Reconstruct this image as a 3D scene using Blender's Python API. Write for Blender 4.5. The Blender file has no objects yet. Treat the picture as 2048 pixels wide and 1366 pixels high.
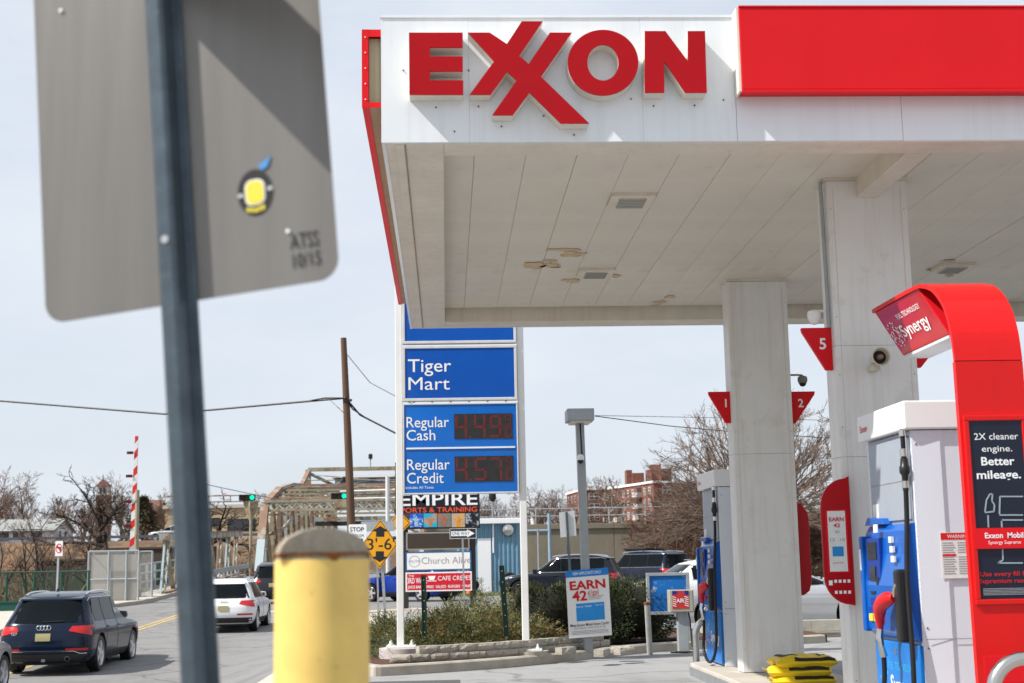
import bpy, math, random
import numpy as np
from mathutils import Vector, Matrix

# ------------------------------------------------------------------ camera
scene = bpy.context.scene
YAW, PITCH, ROLL = math.radians(2.776), math.radians(8.939), math.radians(-1.1)
EYE = np.array([0.0, 0.0, 1.4])
FPX = 2048 * 50 / 36.0
_fw = np.array([math.sin(YAW) * math.cos(PITCH), math.cos(YAW) * math.cos(PITCH), math.sin(PITCH)])
_r0 = np.array([math.cos(YAW), -math.sin(YAW), 0.0])
_u0 = np.cross(_r0, _fw)
_rt = _r0 * math.cos(ROLL) + _u0 * math.sin(ROLL)
_up = -_r0 * math.sin(ROLL) + _u0 * math.cos(ROLL)
cam_data = bpy.data.cameras.new('camera')
cam = bpy.data.objects.new('camera', cam_data)
scene.collection.objects.link(cam)
cam.matrix_world = Matrix(((_rt[0], _up[0], -_fw[0], EYE[0]), (_rt[1], _up[1], -_fw[1], EYE[1]),
                           (_rt[2], _up[2], -_fw[2], EYE[2]), (0, 0, 0, 1)))
cam_data.lens = 50
cam_data.sensor_width = 36
cam_data.clip_start = 0.1
cam_data.clip_end = 6000
cam_data.dof.use_dof = True
cam_data.dof.focus_distance = 16.0
cam_data.dof.aperture_fstop = 4.0
scene.camera = cam

# ------------------------------------------------------------------ sky and sun
SUN = Vector((-1.0, -0.33, 1.12)).normalized()
SUN_EL = math.asin(SUN.z)
SUN_AZ = math.atan2(SUN.x, SUN.y)
world = bpy.data.worlds.new('World')
scene.world = world
world.use_nodes = True
nt = world.node_tree
for n in list(nt.nodes):
    nt.nodes.remove(n)
w_out = nt.nodes.new('ShaderNodeOutputWorld')
w_bg = nt.nodes.new('ShaderNodeBackground')
w_sky = nt.nodes.new('ShaderNodeTexSky')
w_sky.sky_type = 'NISHITA'
w_sky.sun_disc = False
w_sky.sun_elevation = SUN_EL
w_sky.sun_rotation = SUN_AZ
w_sky.dust_density = 2.0
w_sky.air_density = 1.0
w_sky.ozone_density = 1.0
w_tc = nt.nodes.new('ShaderNodeTexCoord')
w_map = nt.nodes.new('ShaderNodeMapping')
w_map.inputs['Scale'].default_value = (1.6, 1.6, 4.5)
w_noise = nt.nodes.new('ShaderNodeTexNoise')
w_noise.inputs['Scale'].default_value = 2.2
w_noise.inputs['Detail'].default_value = 7
w_noise.inputs['Roughness'].default_value = 0.55
w_ramp = nt.nodes.new('ShaderNodeMapRange')
w_ramp.inputs['From Min'].default_value = 0.36
w_ramp.inputs['From Max'].default_value = 0.64
w_ramp.inputs['To Min'].default_value = 0.74
w_ramp.inputs['To Max'].default_value = 0.97
w_mix = nt.nodes.new('ShaderNodeMix')
w_mix.data_type = 'RGBA'
w_mix.inputs[7].default_value = (5.05, 5.42, 5.95, 1)     # thin bright veil of high cloud
nt.links.new(w_tc.outputs['Generated'], w_map.inputs['Vector'])
nt.links.new(w_map.outputs['Vector'], w_noise.inputs['Vector'])
nt.links.new(w_noise.outputs['Fac'], w_ramp.inputs['Value'])
nt.links.new(w_ramp.outputs['Result'], w_mix.inputs[0])
nt.links.new(w_sky.outputs['Color'], w_mix.inputs[6])
nt.links.new(w_mix.outputs[2], w_bg.inputs['Color'])
w_bg.inputs['Strength'].default_value = 0.12
nt.links.new(w_bg.outputs['Background'], w_out.inputs['Surface'])
sun_data = bpy.data.lights.new('sun', 'SUN')
sun_data.energy = 4.9
sun_data.angle = math.radians(0.6)
sun_data.color = (1.0, 0.955, 0.89)
sun = bpy.data.objects.new('sun', sun_data)
scene.collection.objects.link(sun)
sun.rotation_euler = SUN.to_track_quat('Z', 'Y').to_euler()
sun.location = (-20, -10, 30)
vs = scene.view_settings
vs.view_transform = 'Standard'
vs.look = 'None'
vs.gamma = 1
vs.use_curve_mapping = False
vs.exposure = 0.40
scene.cycles.use_denoising = True
scene.cycles.max_bounces = 7
scene.cycles.transparent_max_bounces = 12
scene.cycles.sample_clamp_indirect = 8

# ------------------------------------------------------------------ pixels of the photograph -> points of the place
def ray(px, py):
    return _fw + _rt * (px - 1024) / FPX + _up * (683 - py) / FPX
def pY(px, py, y):
    d = ray(px, py); p = EYE + d * (y / d[1]); return Vector(p)
def pZ(px, py, z):
    d = ray(px, py); p = EYE + d * ((z - EYE[2]) / d[2]); return Vector(p)
def pX(px, py, x):
    d = ray(px, py); p = EYE + d * (x / d[0]); return Vector(p)

# ------------------------------------------------------------------ helpers
RNG = random.Random(7)
COL = scene.collection

def lin(c):
    return tuple((v / 255 / 12.92) if v / 255 <= 0.04045 else ((v / 255 + 0.055) / 1.055) ** 2.4 for v in c)

MATS = {}
def mat(name, col, rough=0.6, metal=0.0, var=0.12, scale=6.0, bump=0.0, bscale=40.0, streak=0.0, dirt=(0.2, 0.17, 0.13),
        coat=0.0, emit=0.0, spec=0.3, stretch=(1, 1, 1), spots=0.0, spotcol=(0.15, 0.07, 0.03), spotscale=8.0, spotedge=0.6, cracks=0.0, crackscale=0.5):
    """procedural principled material: base colour broken up by noise, optional vertical dirt streaks, spots and fine relief"""
    if name in MATS:
        return MATS[name]
    m = bpy.data.materials.new(name); m.use_nodes = True
    t = m.node_tree; N = t.nodes; b = N['Principled BSDF']
    b.inputs['Roughness'].default_value = rough
    b.inputs['Metallic'].default_value = metal
    b.inputs['Specular IOR Level'].default_value = spec
    if coat:
        b.inputs['Coat Weight'].default_value = coat; b.inputs['Coat Roughness'].default_value = 0.05
    c4 = (*col, 1)
    b.inputs['Base Color'].default_value = c4
    tc = N.new('ShaderNodeTexCoord')
    src = None
    def mix(a, bcol, fac_socket):
        mx = N.new('ShaderNodeMix'); mx.data_type = 'RGBA'
        t.links.new(fac_socket, mx.inputs[0])
        if a is None: mx.inputs[6].default_value = c4
        else: t.links.new(a, mx.inputs[6])
        mx.inputs[7].default_value = (*bcol, 1)
        return mx.outputs[2]
    def noise(sc, det=5, st=(1, 1, 1), rg=0.6):
        mp = N.new('ShaderNodeMapping'); mp.inputs['Scale'].default_value = st
        t.links.new(tc.outputs['Object'], mp.inputs['Vector'])
        n = N.new('ShaderNodeTexNoise'); n.inputs['Scale'].default_value = sc; n.inputs['Detail'].default_value = det
        n.inputs['Roughness'].default_value = rg
        t.links.new(mp.outputs['Vector'], n.inputs['Vector'])
        return n.outputs['Fac']
    def rng(s, a, bb, lo, hi):
        r = N.new('ShaderNodeMapRange'); r.inputs['From Min'].default_value = a; r.inputs['From Max'].default_value = bb
        r.inputs['To Min'].default_value = lo; r.inputs['To Max'].default_value = hi
        t.links.new(s, r.inputs['Value']); return r.outputs['Result']
    if var:
        f = rng(noise(scale, 6, stretch), 0.3, 0.7, 0.0, 1.0)
        dark = tuple(v * (1 - var) for v in col)
        src = mix(None, dark, f)
    if streak:
        f = rng(noise(3.0, 6, (4, 4, 0.22), 0.65), 0.5, 0.8, 0.0, streak)
        src = mix(src, dirt, f)
    if spots:
        f = rng(noise(spotscale, 4, (1, 1, 1), 0.7), spotedge, spotedge + 0.06, 0.0, spots)
        src = mix(src, spotcol, f)
    if cracks:      # thin wandering cracks and sealed joints
        nz = N.new('ShaderNodeTexNoise'); nz.inputs['Scale'].default_value = 1.3; nz.inputs['Detail'].default_value = 5
        t.links.new(tc.outputs['Object'], nz.inputs['Vector'])
        vm = N.new('ShaderNodeMix'); vm.data_type = 'VECTOR'; vm.inputs[0].default_value = 0.45
        t.links.new(tc.outputs['Object'], vm.inputs[4]); t.links.new(nz.outputs['Color'], vm.inputs[5])
        vo = N.new('ShaderNodeTexVoronoi'); vo.feature = 'DISTANCE_TO_EDGE'; vo.inputs['Scale'].default_value = crackscale
        t.links.new(vm.outputs[1], vo.inputs['Vector'])
        src = mix(src, tuple(v * 0.35 for v in col), rng(vo.outputs['Distance'], 0.0, 0.02, cracks, 0.0))
        src = mix(src, tuple(v * 0.62 for v in col), rng(noise(0.55, 4, (1, 0.25, 1), 0.6), 0.52, 0.66, 0.0, 0.7))
    if src is not None:
        t.links.new(src, b.inputs['Base Color'])
    if bump:
        bp = N.new('ShaderNodeBump'); bp.inputs['Strength'].default_value = min(1.0, bump); bp.inputs['Distance'].default_value = 0.02
        t.links.new(noise(bscale, 6), bp.inputs['Height']); t.links.new(bp.outputs['Normal'], b.inputs['Normal'])
        r2 = rng(noise(bscale * 0.3, 3), 0.3, 0.7, max(0.03, rough - 0.08), min(1, rough + 0.1))
        t.links.new(r2, b.inputs['Roughness'])
    if emit:
        b.inputs['Emission Color'].default_value = c4; b.inputs['Emission Strength'].default_value = emit
    MATS[name] = m
    return m

class MB:
    """collects faces of one mesh"""
    def __init__(s):
        s.v = []; s.f = []; s.m = []
    def _add(s, vs, fs, m):
        o = len(s.v); s.v += [tuple(p) for p in vs]
        s.f += [tuple(i + o for i in f) for f in fs]; s.m += [m] * len(fs)
        return s
    def poly(s, pts, m=0):
        return s._add(pts, [tuple(range(len(pts)))], m)
    def box(s, x0, x1, y0, y1, z0, z1, m=0):
        return s._add([(x0, y0, z0), (x1, y0, z0), (x1, y1, z0), (x0, y1, z0), (x0, y0, z1), (x1, y0, z1), (x1, y1, z1), (x0, y1, z1)],
                      [(3, 2, 1, 0), (4, 5, 6, 7), (0, 1, 5, 4), (1, 2, 6, 5), (2, 3, 7, 6), (3, 0, 4, 7)], m)
    def bar(s, a, b, w, h=None, m=0, up=(0, 0, 1)):
        """rectangular bar from a to b"""
        h = h or w; a = Vector(a); b = Vector(b); d = (b - a).normalized(); u = Vector(up)
        if abs(d.dot(u)) > 0.98: u = Vector((1, 0, 0))
        r = d.cross(u).normalized(); u = r.cross(d)
        q = []
        for p in (a, b):
            for sx, sz in ((-1, -1), (1, -1), (1, 1), (-1, 1)):
                q.append(p + r * (sx * w / 2) + u * (sz * h / 2))
        return s._add(q, [(0, 1, 2, 3), (7, 6, 5, 4), (1, 0, 4, 5), (2, 1, 5, 6), (3, 2, 6, 7), (0, 3, 7, 4)], m)
    def prism(s, pts, ax, a, b, m=0, mc=None):
        """extrude a 2-D outline along axis ax from a to b (ax 'y': pts are x,z; 'x': y,z; 'z': x,y)"""
        def P(p, t):
            return (p[0], t, p[1]) if ax == 'y' else ((t, p[0], p[1]) if ax == 'x' else (p[0], p[1], t))
        n = len(pts); mc = m if mc is None else mc
        area = sum(pts[i][0] * pts[(i + 1) % n][1] - pts[(i + 1) % n][0] * pts[i][1] for i in range(n))
        if (area < 0) != (ax == 'y'): pts = pts[::-1]
        o = len(s.v)
        s.v += [P(p, a) for p in pts] + [P(p, b) for p in pts]
        rev = tuple(range(o + n - 1, o - 1, -1)); fw = tuple(range(o + n, o + 2 * n))
        s.f += [rev, fw]; s.m += [mc, mc]
        for i in range(n):
            j = (i + 1) % n
            s.f.append((o + i, o + j, o + n + j, o + n + i)); s.m.append(m)
        return s
    def tube(s, pts, r, n=8, m=0, cap=True):
        pts = [Vector(p) for p in pts]; k = len(pts)
        rs = r if isinstance(r, (list, tuple)) else [r] * k
        o = len(s.v); prev = None
        for i, p in enumerate(pts):
            d = (pts[min(i + 1, k - 1)] - pts[max(i - 1, 0)])
            d = d.normalized() if d.length > 1e-9 else Vector((0, 0, 1))
            if prev is None:
                u = d.orthogonal().normalized()
            else:
                u = (prev - d * prev.dot(d))
                u = u.normalized() if u.length > 1e-6 else d.orthogonal().normalized()
            prev = u; w = d.cross(u)
            for j in range(n):
                a = 2 * math.pi * j / n
                s.v.append(tuple(p + (u * math.cos(a) + w * math.sin(a)) * rs[i]))
        for i in range(k - 1):
            for j in range(n):
                a = o + i * n + j; b = o + i * n + (j + 1) % n
                s.f.append((a, b, b + n, a + n)); s.m.append(m)
        if cap:
            s.f.append(tuple(range(o + n - 1, o - 1, -1))); s.m.append(m)
            s.f.append(tuple(range(o + (k - 1) * n, o + k * n))); s.m.append(m)
        return s
    def lathe(s, prof, n=24, c=(0, 0, 0), ax='z', m=0):
        """prof: list of (radius, height)"""
        o = len(s.v); k = len(prof)
        for r, h in prof:
            for j in range(n):
                a = 2 * math.pi * j / n; x, y = r * math.cos(a), r * math.sin(a)
                p = (x, y, h) if ax == 'z' else ((h, x, y) if ax == 'x' else (y, h, x))
                s.v.append((p[0] + c[0], p[1] + c[1], p[2] + c[2]))
        for i in range(k - 1):
            for j in range(n):
                a = o + i * n + j; b = o + i * n + (j + 1) % n
                s.f.append((a, b, b + n, a + n)); s.m.append(m)
        s.f.append(tuple(range(o + n - 1, o - 1, -1))); s.m.append(m)
        s.f.append(tuple(range(o + (k - 1) * n, o + k * n))); s.m.append(m)
        return s
    def grid(s, fn, nu, nv, m=0):
        o = len(s.v)
        for i in range(nu + 1):
            for j in range(nv + 1):
                s.v.append(tuple(fn(i / nu, j / nv)))
        for i in range(nu):
            for j in range(nv):
                a = o + i * (nv + 1) + j
                s.f.append((a, a + nv + 1, a + nv + 2, a + 1)); s.m.append(m)
        return s
    def xf(s, M):
        s.v = [tuple(M @ Vector(p)) for p in s.v]; return s
    def build(s, name, mats, parent=None, smooth=False, bevel=0.0, local=False, angle=40):
        if not isinstance(mats, (list, tuple)): mats = [mats]
        me = bpy.data.meshes.new(name)
        vs_ = s.v
        if parent is not None and not local:
            iw = world_of(parent).inverted()
            vs_ = [tuple(iw @ Vector(p)) for p in s.v]
        me.from_pydata(vs_, [], s.f)
        for mm in mats: me.materials.append(mm)
        if len(mats) > 1: me.polygons.foreach_set('material_index', s.m)
        if smooth:
            me.polygons.foreach_set('use_smooth', [True] * len(s.f))
            me.set_sharp_from_angle(angle=math.radians(angle))
        me.update()
        o = bpy.data.objects.new(name, me); COL.objects.link(o)
        if parent is not None: o.parent = parent
        if bevel:
            bv = o.modifiers.new('bevel', 'BEVEL'); bv.width = bevel; bv.segments = 2; bv.limit_method = 'ANGLE'
        return o

def world_of(o):
    M = Matrix.LocRotScale(o.location, o.rotation_euler, o.scale)
    return world_of(o.parent) @ M if o.parent is not None else M

def tag(o, label, cat, group=None):
    o['label'] = label; o['category'] = cat
    if group: o['group'] = group
    return o
def thing(name, label, cat, loc=(0, 0, 0), rz=0.0, group=None):
    o = bpy.data.objects.new(name, None); COL.objects.link(o)
    o.empty_display_size = 0.2
    o.location = loc; o.rotation_euler = (0, 0, rz)
    return tag(o, label, cat, group)
def struct(o, kind='structure'):
    o['kind'] = kind; return o
def copy_tree(o, parent=None):
    c = o.copy(); COL.objects.link(c)
    if parent is not None: c.parent = parent
    for ch in list(o.children): copy_tree(ch, c)
    return c
def piece(name, src, parent, loc, rz=0.0, scale=None, rot=None):
    """one more object sharing the mesh of src, placed in parent space"""
    o = bpy.data.objects.new(name, src if isinstance(src, bpy.types.Mesh) else src.data); COL.objects.link(o)
    o.parent = parent; o.location = loc
    o.rotation_euler = rot if rot else (0, 0, rz)
    if scale: o.scale = scale
    return o

_TXT = {}
def text_geo(s, bold=0.0):
    k = (s, bold)
    if k not in _TXT:
        cu = bpy.data.curves.new('t', 'FONT'); cu.body = s; cu.size = 1.0; cu.resolution_u = 3; cu.offset = bold
        ob = bpy.data.objects.new('t', cu); COL.objects.link(ob)
        dg = bpy.context.evaluated_depsgraph_get()
        me = bpy.data.meshes.new_from_object(ob.evaluated_get(dg))
        v = np.array([p.co[:2] for p in me.vertices]) if len(me.vertices) else np.zeros((1, 2))
        f = [tuple(p.vertices) for p in me.polygons]
        bpy.data.objects.remove(ob); bpy.data.curves.remove(cu); bpy.data.meshes.remove(me)
        _TXT[k] = (v, f)
    return _TXT[k]
def lettering(parent, s, o, ux, uz, h, material, align='L', fitw=None, bold=0.0, name='lettering', condense=1.0):
    """flat print: text with cap height h, baseline origin o, running along ux, upright along uz"""
    v, f = text_geo(s, bold)
    cap = 0.73
    x0, x1 = v[:, 0].min(), v[:, 0].max()
    k = h / cap; kx = k * condense
    if fitw: kx = fitw / (x1 - x0)
    off = {'L': x0, 'C': (x0 + x1) / 2, 'R': x1}[align]
    o = Vector(o); ux = Vector(ux).normalized(); uz = Vector(uz).normalized()
    mb = MB(); mb.v = [tuple(o + ux * ((a - off) * kx) + uz * (b * k)) for a, b in v]; mb.f = list(f); mb.m = [0] * len(f)
    return mb.build(name, material, parent)

def rrect(x0, x1, z0, z1, r, n=5):
    pts = []
    for cx, cz, a0 in ((x1 - r, z1 - r, 0), (x0 + r, z1 - r, 90), (x0 + r, z0 + r, 180), (x1 - r, z0 + r, 270)):
        for i in range(n + 1):
            a = math.radians(a0 + 90 * i / n); pts.append((cx + r * math.cos(a), cz + r * math.sin(a)))
    return pts

def smooth01(t):
    t = max(0.0, min(1.0, t)); return t * t * (3 - 2 * t)
def gz(x, y):
    """height of the paved ground: flat forecourt, street falling away to the left and rising to the bridge"""
    s = smooth01((-1.6 - x) / 3.6)
    t = 1.0 if y < 28 else max(0.0, 1 - (y - 28) / 32.0)
    z = -0.86 * s * t * smooth01((y - 2) / 8)
    z += max(0.0, min(1.0, (y - 66) / 32.0)) * 1.0 * smooth01((2 - x) / 6) * (1 if x > -17 else 0.0)
    return z
def pG(px, py):
    """photo pixel on the paved ground"""
    z = 0.0
    for i in range(25):
        p = pZ(px, py, min(z, 1.3)); z = 0.5 * z + 0.5 * gz(p.x, p.y)
    return Vector((p.x, p.y, gz(p.x, p.y)))

# ------------------------------------------------------------------ materials
M_white = mat('white_panel', (0.80, 0.80, 0.78), 0.35, var=0.07, scale=3, streak=0.22, dirt=(0.45, 0.43, 0.38))
M_fascia = mat('fascia_white', (0.77, 0.81, 0.84), 0.16, spec=0.5, var=0.05, scale=2, streak=0.28, dirt=(0.50, 0.49, 0.46))
M_ceil = mat('ceiling_white', (0.68, 0.635, 0.55), 0.5, var=0.10, scale=1.6, spots=0.25, spotcol=(0.45, 0.38, 0.28), spotscale=1.5, spotedge=0.58)
M_trim = mat('cream_trim', (0.70, 0.65, 0.56), 0.5, var=0.14, scale=2.5, streak=0.35, dirt=(0.38, 0.31, 0.22))
M_pillar = mat('pillar_white', (0.76, 0.76, 0.75), 0.42, var=0.09, scale=1.5, streak=0.5, dirt=(0.50, 0.45, 0.38), bump=0.05, bscale=3, spots=0.18, spotcol=(0.42, 0.37, 0.30), spotscale=2.2, spotedge=0.58)
M_red = mat('sign_red', (0.68, 0.010, 0.016), 0.42, spec=0.15, var=0.06, scale=2, streak=0.12, dirt=(0.60, 0.03, 0.04), bump=0.10, bscale=1.2)
M_redface = mat('letter_red', (0.43, 0.002, 0.007), 0.32, var=0.14, scale=1.2, spec=0.2)
M_arch = mat('arch_red', (0.66, 0.010, 0.010), 0.3, var=0.10, scale=1.5, coat=0.08, spec=0.2, streak=0.25, dirt=(0.42, 0.012, 0.012))
M_archpanel = mat('arch_panel_red', (0.50, 0.010, 0.016), 0.12, var=0.04, coat=0.15, spec=0.3)
M_cream = mat('letter_side', (0.74, 0.70, 0.62), 0.4, var=0.12, scale=8)
M_tan = mat('tan_soffit', (0.42, 0.27, 0.17), 0.7, var=0.2)
M_peel = mat('peeled_paint', (0.62, 0.47, 0.30), 0.8, var=0.25, scale=20)
M_dark = mat('dark_gap', (0.03, 0.03, 0.03), 0.8, var=0.2)
M_lens = mat('lamp_lens', (0.62, 0.60, 0.50), 0.25, var=0.25, scale=60)
M_conc = mat('concrete', (0.44, 0.40, 0.34), 0.85, var=0.25, scale=5, bump=0.25, bscale=60, spots=0.35, spotcol=(0.25, 0.22, 0.18), spotscale=4)
M_concl = mat('concrete_light', (0.50, 0.46, 0.40), 0.85, var=0.2, scale=2.5, bump=0.2, bscale=50)
M_asph = mat('asphalt_worn', (0.345, 0.345, 0.345), 0.9, var=0.3, scale=60, bump=0.3, bscale=150, spots=0.3, spotcol=(0.17, 0.165, 0.16), spotscale=1.2, spotedge=0.55, cracks=0.7)
M_asphd = mat('asphalt_street', (0.25, 0.245, 0.24), 0.9, var=0.3, scale=50, bump=0.3, bscale=150, spots=0.35, spotcol=(0.13, 0.13, 0.13), spotscale=0.7, spotedge=0.52, cracks=0.8)
M_soil = mat('soil', (0.15, 0.10, 0.065), 0.95, var=0.5, scale=0.5, bump=0.5, bscale=6, spots=0.7, spotcol=(0.20, 0.115, 0.06), spotscale=0.22, spotedge=0.5)
M_mulch = mat('mulch', (0.13, 0.065, 0.04), 0.95, var=0.55, scale=40, bump=0.8, bscale=60)
M_steel = mat('galvanised', (0.42, 0.44, 0.45), 0.45, metal=0.7, var=0.2, scale=10)
M_steelp = mat('grey_paint', (0.36, 0.39, 0.41), 0.45, var=0.15, scale=6, streak=0.15)
M_stain = mat('stainless', (0.62, 0.60, 0.56), 0.22, metal=1.0, var=0.08, scale=6)
M_black = mat('black_rubber', (0.014, 0.014, 0.015), 0.45, var=0.3, scale=12)
M_blackp = mat('black_plastic', (0.02, 0.021, 0.023), 0.35, var=0.2)
M_txtw = mat('print_white', (0.82, 0.83, 0.84), 0.5, var=0.03)
M_txtb = mat('print_black', (0.02, 0.02, 0.022), 0.5, var=0.1)
M_txtr = mat('print_red', (0.62, 0.012, 0.016), 0.5, var=0.05)
M_txtg = mat('print_grey', (0.30, 0.31, 0.33), 0.5, var=0.05)
M_yel = mat('paint_line_yellow', (0.60, 0.43, 0.16), 0.8, var=0.4, scale=5)
M_wl = mat('paint_line_white', (0.65, 0.65, 0.63), 0.8, var=0.3, scale=12)

# ------------------------------------------------------------------ ground, street, pavements
def terrain(x, y):
    z = gz(x, y) - 0.035
    if y < 58: 
        if x < -19: z = -0.9 - 1.5 * smooth01((-19 - x) / 8)
        return z
    if x < -1.5:                                   # river bed, far bank and terrace on the left
        y0 = 60 if x < -16.8 else 99
        k = smooth01((y - y0) / 10)
        far = 118 if x < -16.8 else 178
        up = smooth01((y - far) / 16)
        b = z * (1 - k) + (-2.6) * k
        z = b * (1 - up) + 4.3 * up
        if x < -16.8: z = min(z, -0.75) if y < far else z
    else:
        z = (gz(x, y) - 0.035) if y < 97.5 else 4.1
    if y > 200: z += min(14, (y - 200) * 0.018)
    return z
xs = np.unique(np.concatenate([np.arange(-3000, -100, 290), np.arange(-100, -30, 5), np.arange(-30, 14, 0.8), np.arange(14, 100, 5), np.arange(100, 3001, 290), [-16.8, -16.85, -1.5, -1.55]]))
ys = np.unique(np.concatenate([np.arange(-60, -4, 8), np.arange(-4, 240, 2.0), np.arange(240, 600, 30), np.arange(600, 4200, 300), [97.4, 97.5]]))
mb = MB()
mb.v = [(float(x), float(y), terrain(x, y)) for x in xs for y in ys]
ny = len(ys)
mb.f = [(i * ny + j, (i + 1) * ny + j, (i + 1) * ny + j + 1, i * ny + j + 1) for i in range(len(xs) - 1) for j in range(ny - 1)]
mb.m = [0] * len(mb.f)
struct(mb.build('ground', M_soil, smooth=True, angle=80))

def sheet(name, m, x0, x1, y0, y1, dz, step=1.0):
    nx = max(1, int((x1 - x0) / step)); n2 = max(1, int((y1 - y0) / step))
    b = MB().grid(lambda u, v: (x0 + (x1 - x0) * u, y0 + (y1 - y0) * v, gz(x0 + (x1 - x0) * u, y0 + (y1 - y0) * v) + dz), nx, n2)
    return struct(b.build(name, m, smooth=True, angle=80))
sheet('forecourt', M_asph, -1.55, 60, -8, 47.5, 0.0)
sheet('street', M_asphd, -13.6, -2.75, -8, 102, 0.0)
sheet('side_street', M_asphd, -2.75, 70, 50.5, 97, 0.0, 2)
sheet('road_apron', M_concl, -2.75, 60, 47.5, 50.5, 0.0, 1.5)
sheet('pavement', M_concl, -2.75, -1.55, -8, 47.5, 0.0)
# painted markings
for x in (-9.62, -9.86):
    sheet('centre_line', M_yel, x - 0.06, x + 0.06, 14, 96, 0.006, 0.5)
sheet('stop_line', M_wl, -9.3, -3.2, 54.4, 54.9, 0.006, 0.25)
sheet('brick_crossing', mat('red_paving', (0.42, 0.22, 0.17), 0.85, var=0.3), -2.7, 8, 48.0, 48.5, 0.006, 0.5)
sheet('tar_patch', mat('tar_patch', (0.10, 0.10, 0.10), 0.85, var=0.3, scale=30), -1.5, 0.15, 16.6, 18.15, 0.006, 0.3)
# left kerb and sidewalk
def strip(name, m, x0, x1, y0, y1, h):
    b = MB(); n = int((y1 - y0) / 2)
    ring = lambda y: [(x0, y, terrain(x0, y) - 0.3), (x0, y, gz(-13.6, y) + h), (x1, y, gz(-13.6, y) + h), (x1, y, gz(-13.6, y) - 0.25)]
    for i in range(n):
        a = ring(y0 + (y1 - y0) * i / n); c = ring(y0 + (y1 - y0) * (i + 1) / n)
        for k in range(3): b.poly([a[k], a[k + 1], c[k + 1], c[k]])
    return b.build(name, m)
struct(strip('sidewalk', M_concl, -18.2, -13.76, -4, 100, 0.15))
kerb_root = struct(bpy.data.objects.new('kerb', None)); COL.objects.link(kerb_root)
for i in range(30):
    y0 = 8 + i * 3.0
    strip('kerb_stone', M_conc, -13.756, -13.6, y0 + 0.01, y0 + 2.99, 0.16).parent = kerb_root

# ------------------------------------------------------------------ canopy of the filling station
CX0, CX1, CY0, CY1, ZU, ZD = -0.442, 14.0, 10.147, 18.45, 4.5, 4.68
ZT = 5.451
canopy = thing('canopy', 'large white filling station canopy with red letters and square pillars', 'canopy', (3.66, 14.0, 0))
b = MB().box(CX0 + 0.03, CX1, CY0 + 0.04, CY1 - 0.03, ZD + 0.05, ZT - 0.12); b.build('roof_deck', M_trim, canopy)
# perimeter box beam
IN = 0.017
for n_, a in (('soffit_beam', (CX0 + 0.012, IN, CY0 + 0.012, CY1 - 0.02)), ('soffit_beam', (IN, CX1, CY0 + 0.012, CY0 + 0.385)), ('soffit_beam', (IN, CX1, CY1 - 0.40, CY1 - 0.02))):
    MB().box(a[0], a[1], a[2], a[3], ZU, ZD + 0.05).build(n_, M_trim, canopy, bevel=0.008)
MB().box(CX0 + 0.17, CX0 + 0.176, CY0 + 0.05, CY1 - 0.05, ZU - 0.012, ZU - 0.001).build('soffit_seam', M_tan, canopy)
MB().box(CX0 + 0.10, CX0 + 0.165, CY0 + 0.05, CY1 - 0.05, ZU - 0.010, ZU - 0.001).build('soffit_strip', M_trim, canopy)
pw = 0.418
cp_me = MB().box(-pw / 2 + 0.0013, pw / 2 - 0.0013, 0, 7.42, 0, 0.03)
first = cp_me.build('ceiling_panel', M_ceil, canopy, local=True, bevel=0.0025)
x = 0.264 - pw / 2; k = 0; cl = canopy.location
while x < CX1 - 0.2:
    loc = Vector((x, CY0 + 0.42, ZD + RNG.uniform(-0.002, 0.003))) - cl
    if k == 0: first.location = loc
    else:
        o = piece('ceiling_panel', first, canopy, loc)
        bv = o.modifiers.new('bevel', 'BEVEL'); bv.width = 0.0025; bv.segments = 1
    x += pw; k += 1
# fascia panels, front and left side
edges = [CX0 - 0.0] + [pY(px, 160, CY0).x for px in (938, 1283, 1469, 1798)]
while edges[-1] < CX1: edges.append(edges[-1] + 1.19)
for i in range(len(edges) - 1):
    g = 0.0005 if i in (0, 1) else 0.0015
    MB().box(edges[i] + (0.0005 if i < 3 else 0.0015), edges[i + 1] - g, CY0 - 0.012 + 0.0004 * (i % 2), CY0 + 0.03, ZU - 0.012, ZT).build('fascia_panel', M_fascia, canopy, bevel=0.0008)
for i in range(7):
    y0 = CY0 + 0.034 + i * 1.185
    MB().box(CX0 + 0.0005, CX0 + 0.03, y0, y0 + 1.18, ZU - 0.008, ZT).build('fascia_panel', M_fascia, canopy)
MB().box(CX0 + 0.03, CX1, CY1 - 0.03, CY1, ZU - 0.008, ZT).build('rear_fascia', M_fascia, canopy)
MB().box(CX0 - 0.005, CX1, CY0 - 0.02, CY0 + 0.06, ZT, ZT + 0.02).build('coping', M_fascia, canopy)
# dark fixing screws on the fascia
for px, py in ((909, 263), (937, 141), (957, 213), (1003, 253), (1087, 232), (1148, 270), (1232, 193), (1262, 198), (1307, 212), (1389, 211), (807, 141), (872, 215), (1447, 200)):
    p = pY(px, py, CY0 - 0.014); MB().lathe([(0.006, 0.0), (0.006, -0.006)], 8, tuple(p), 'y').build('screw', M_dark, canopy)

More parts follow.
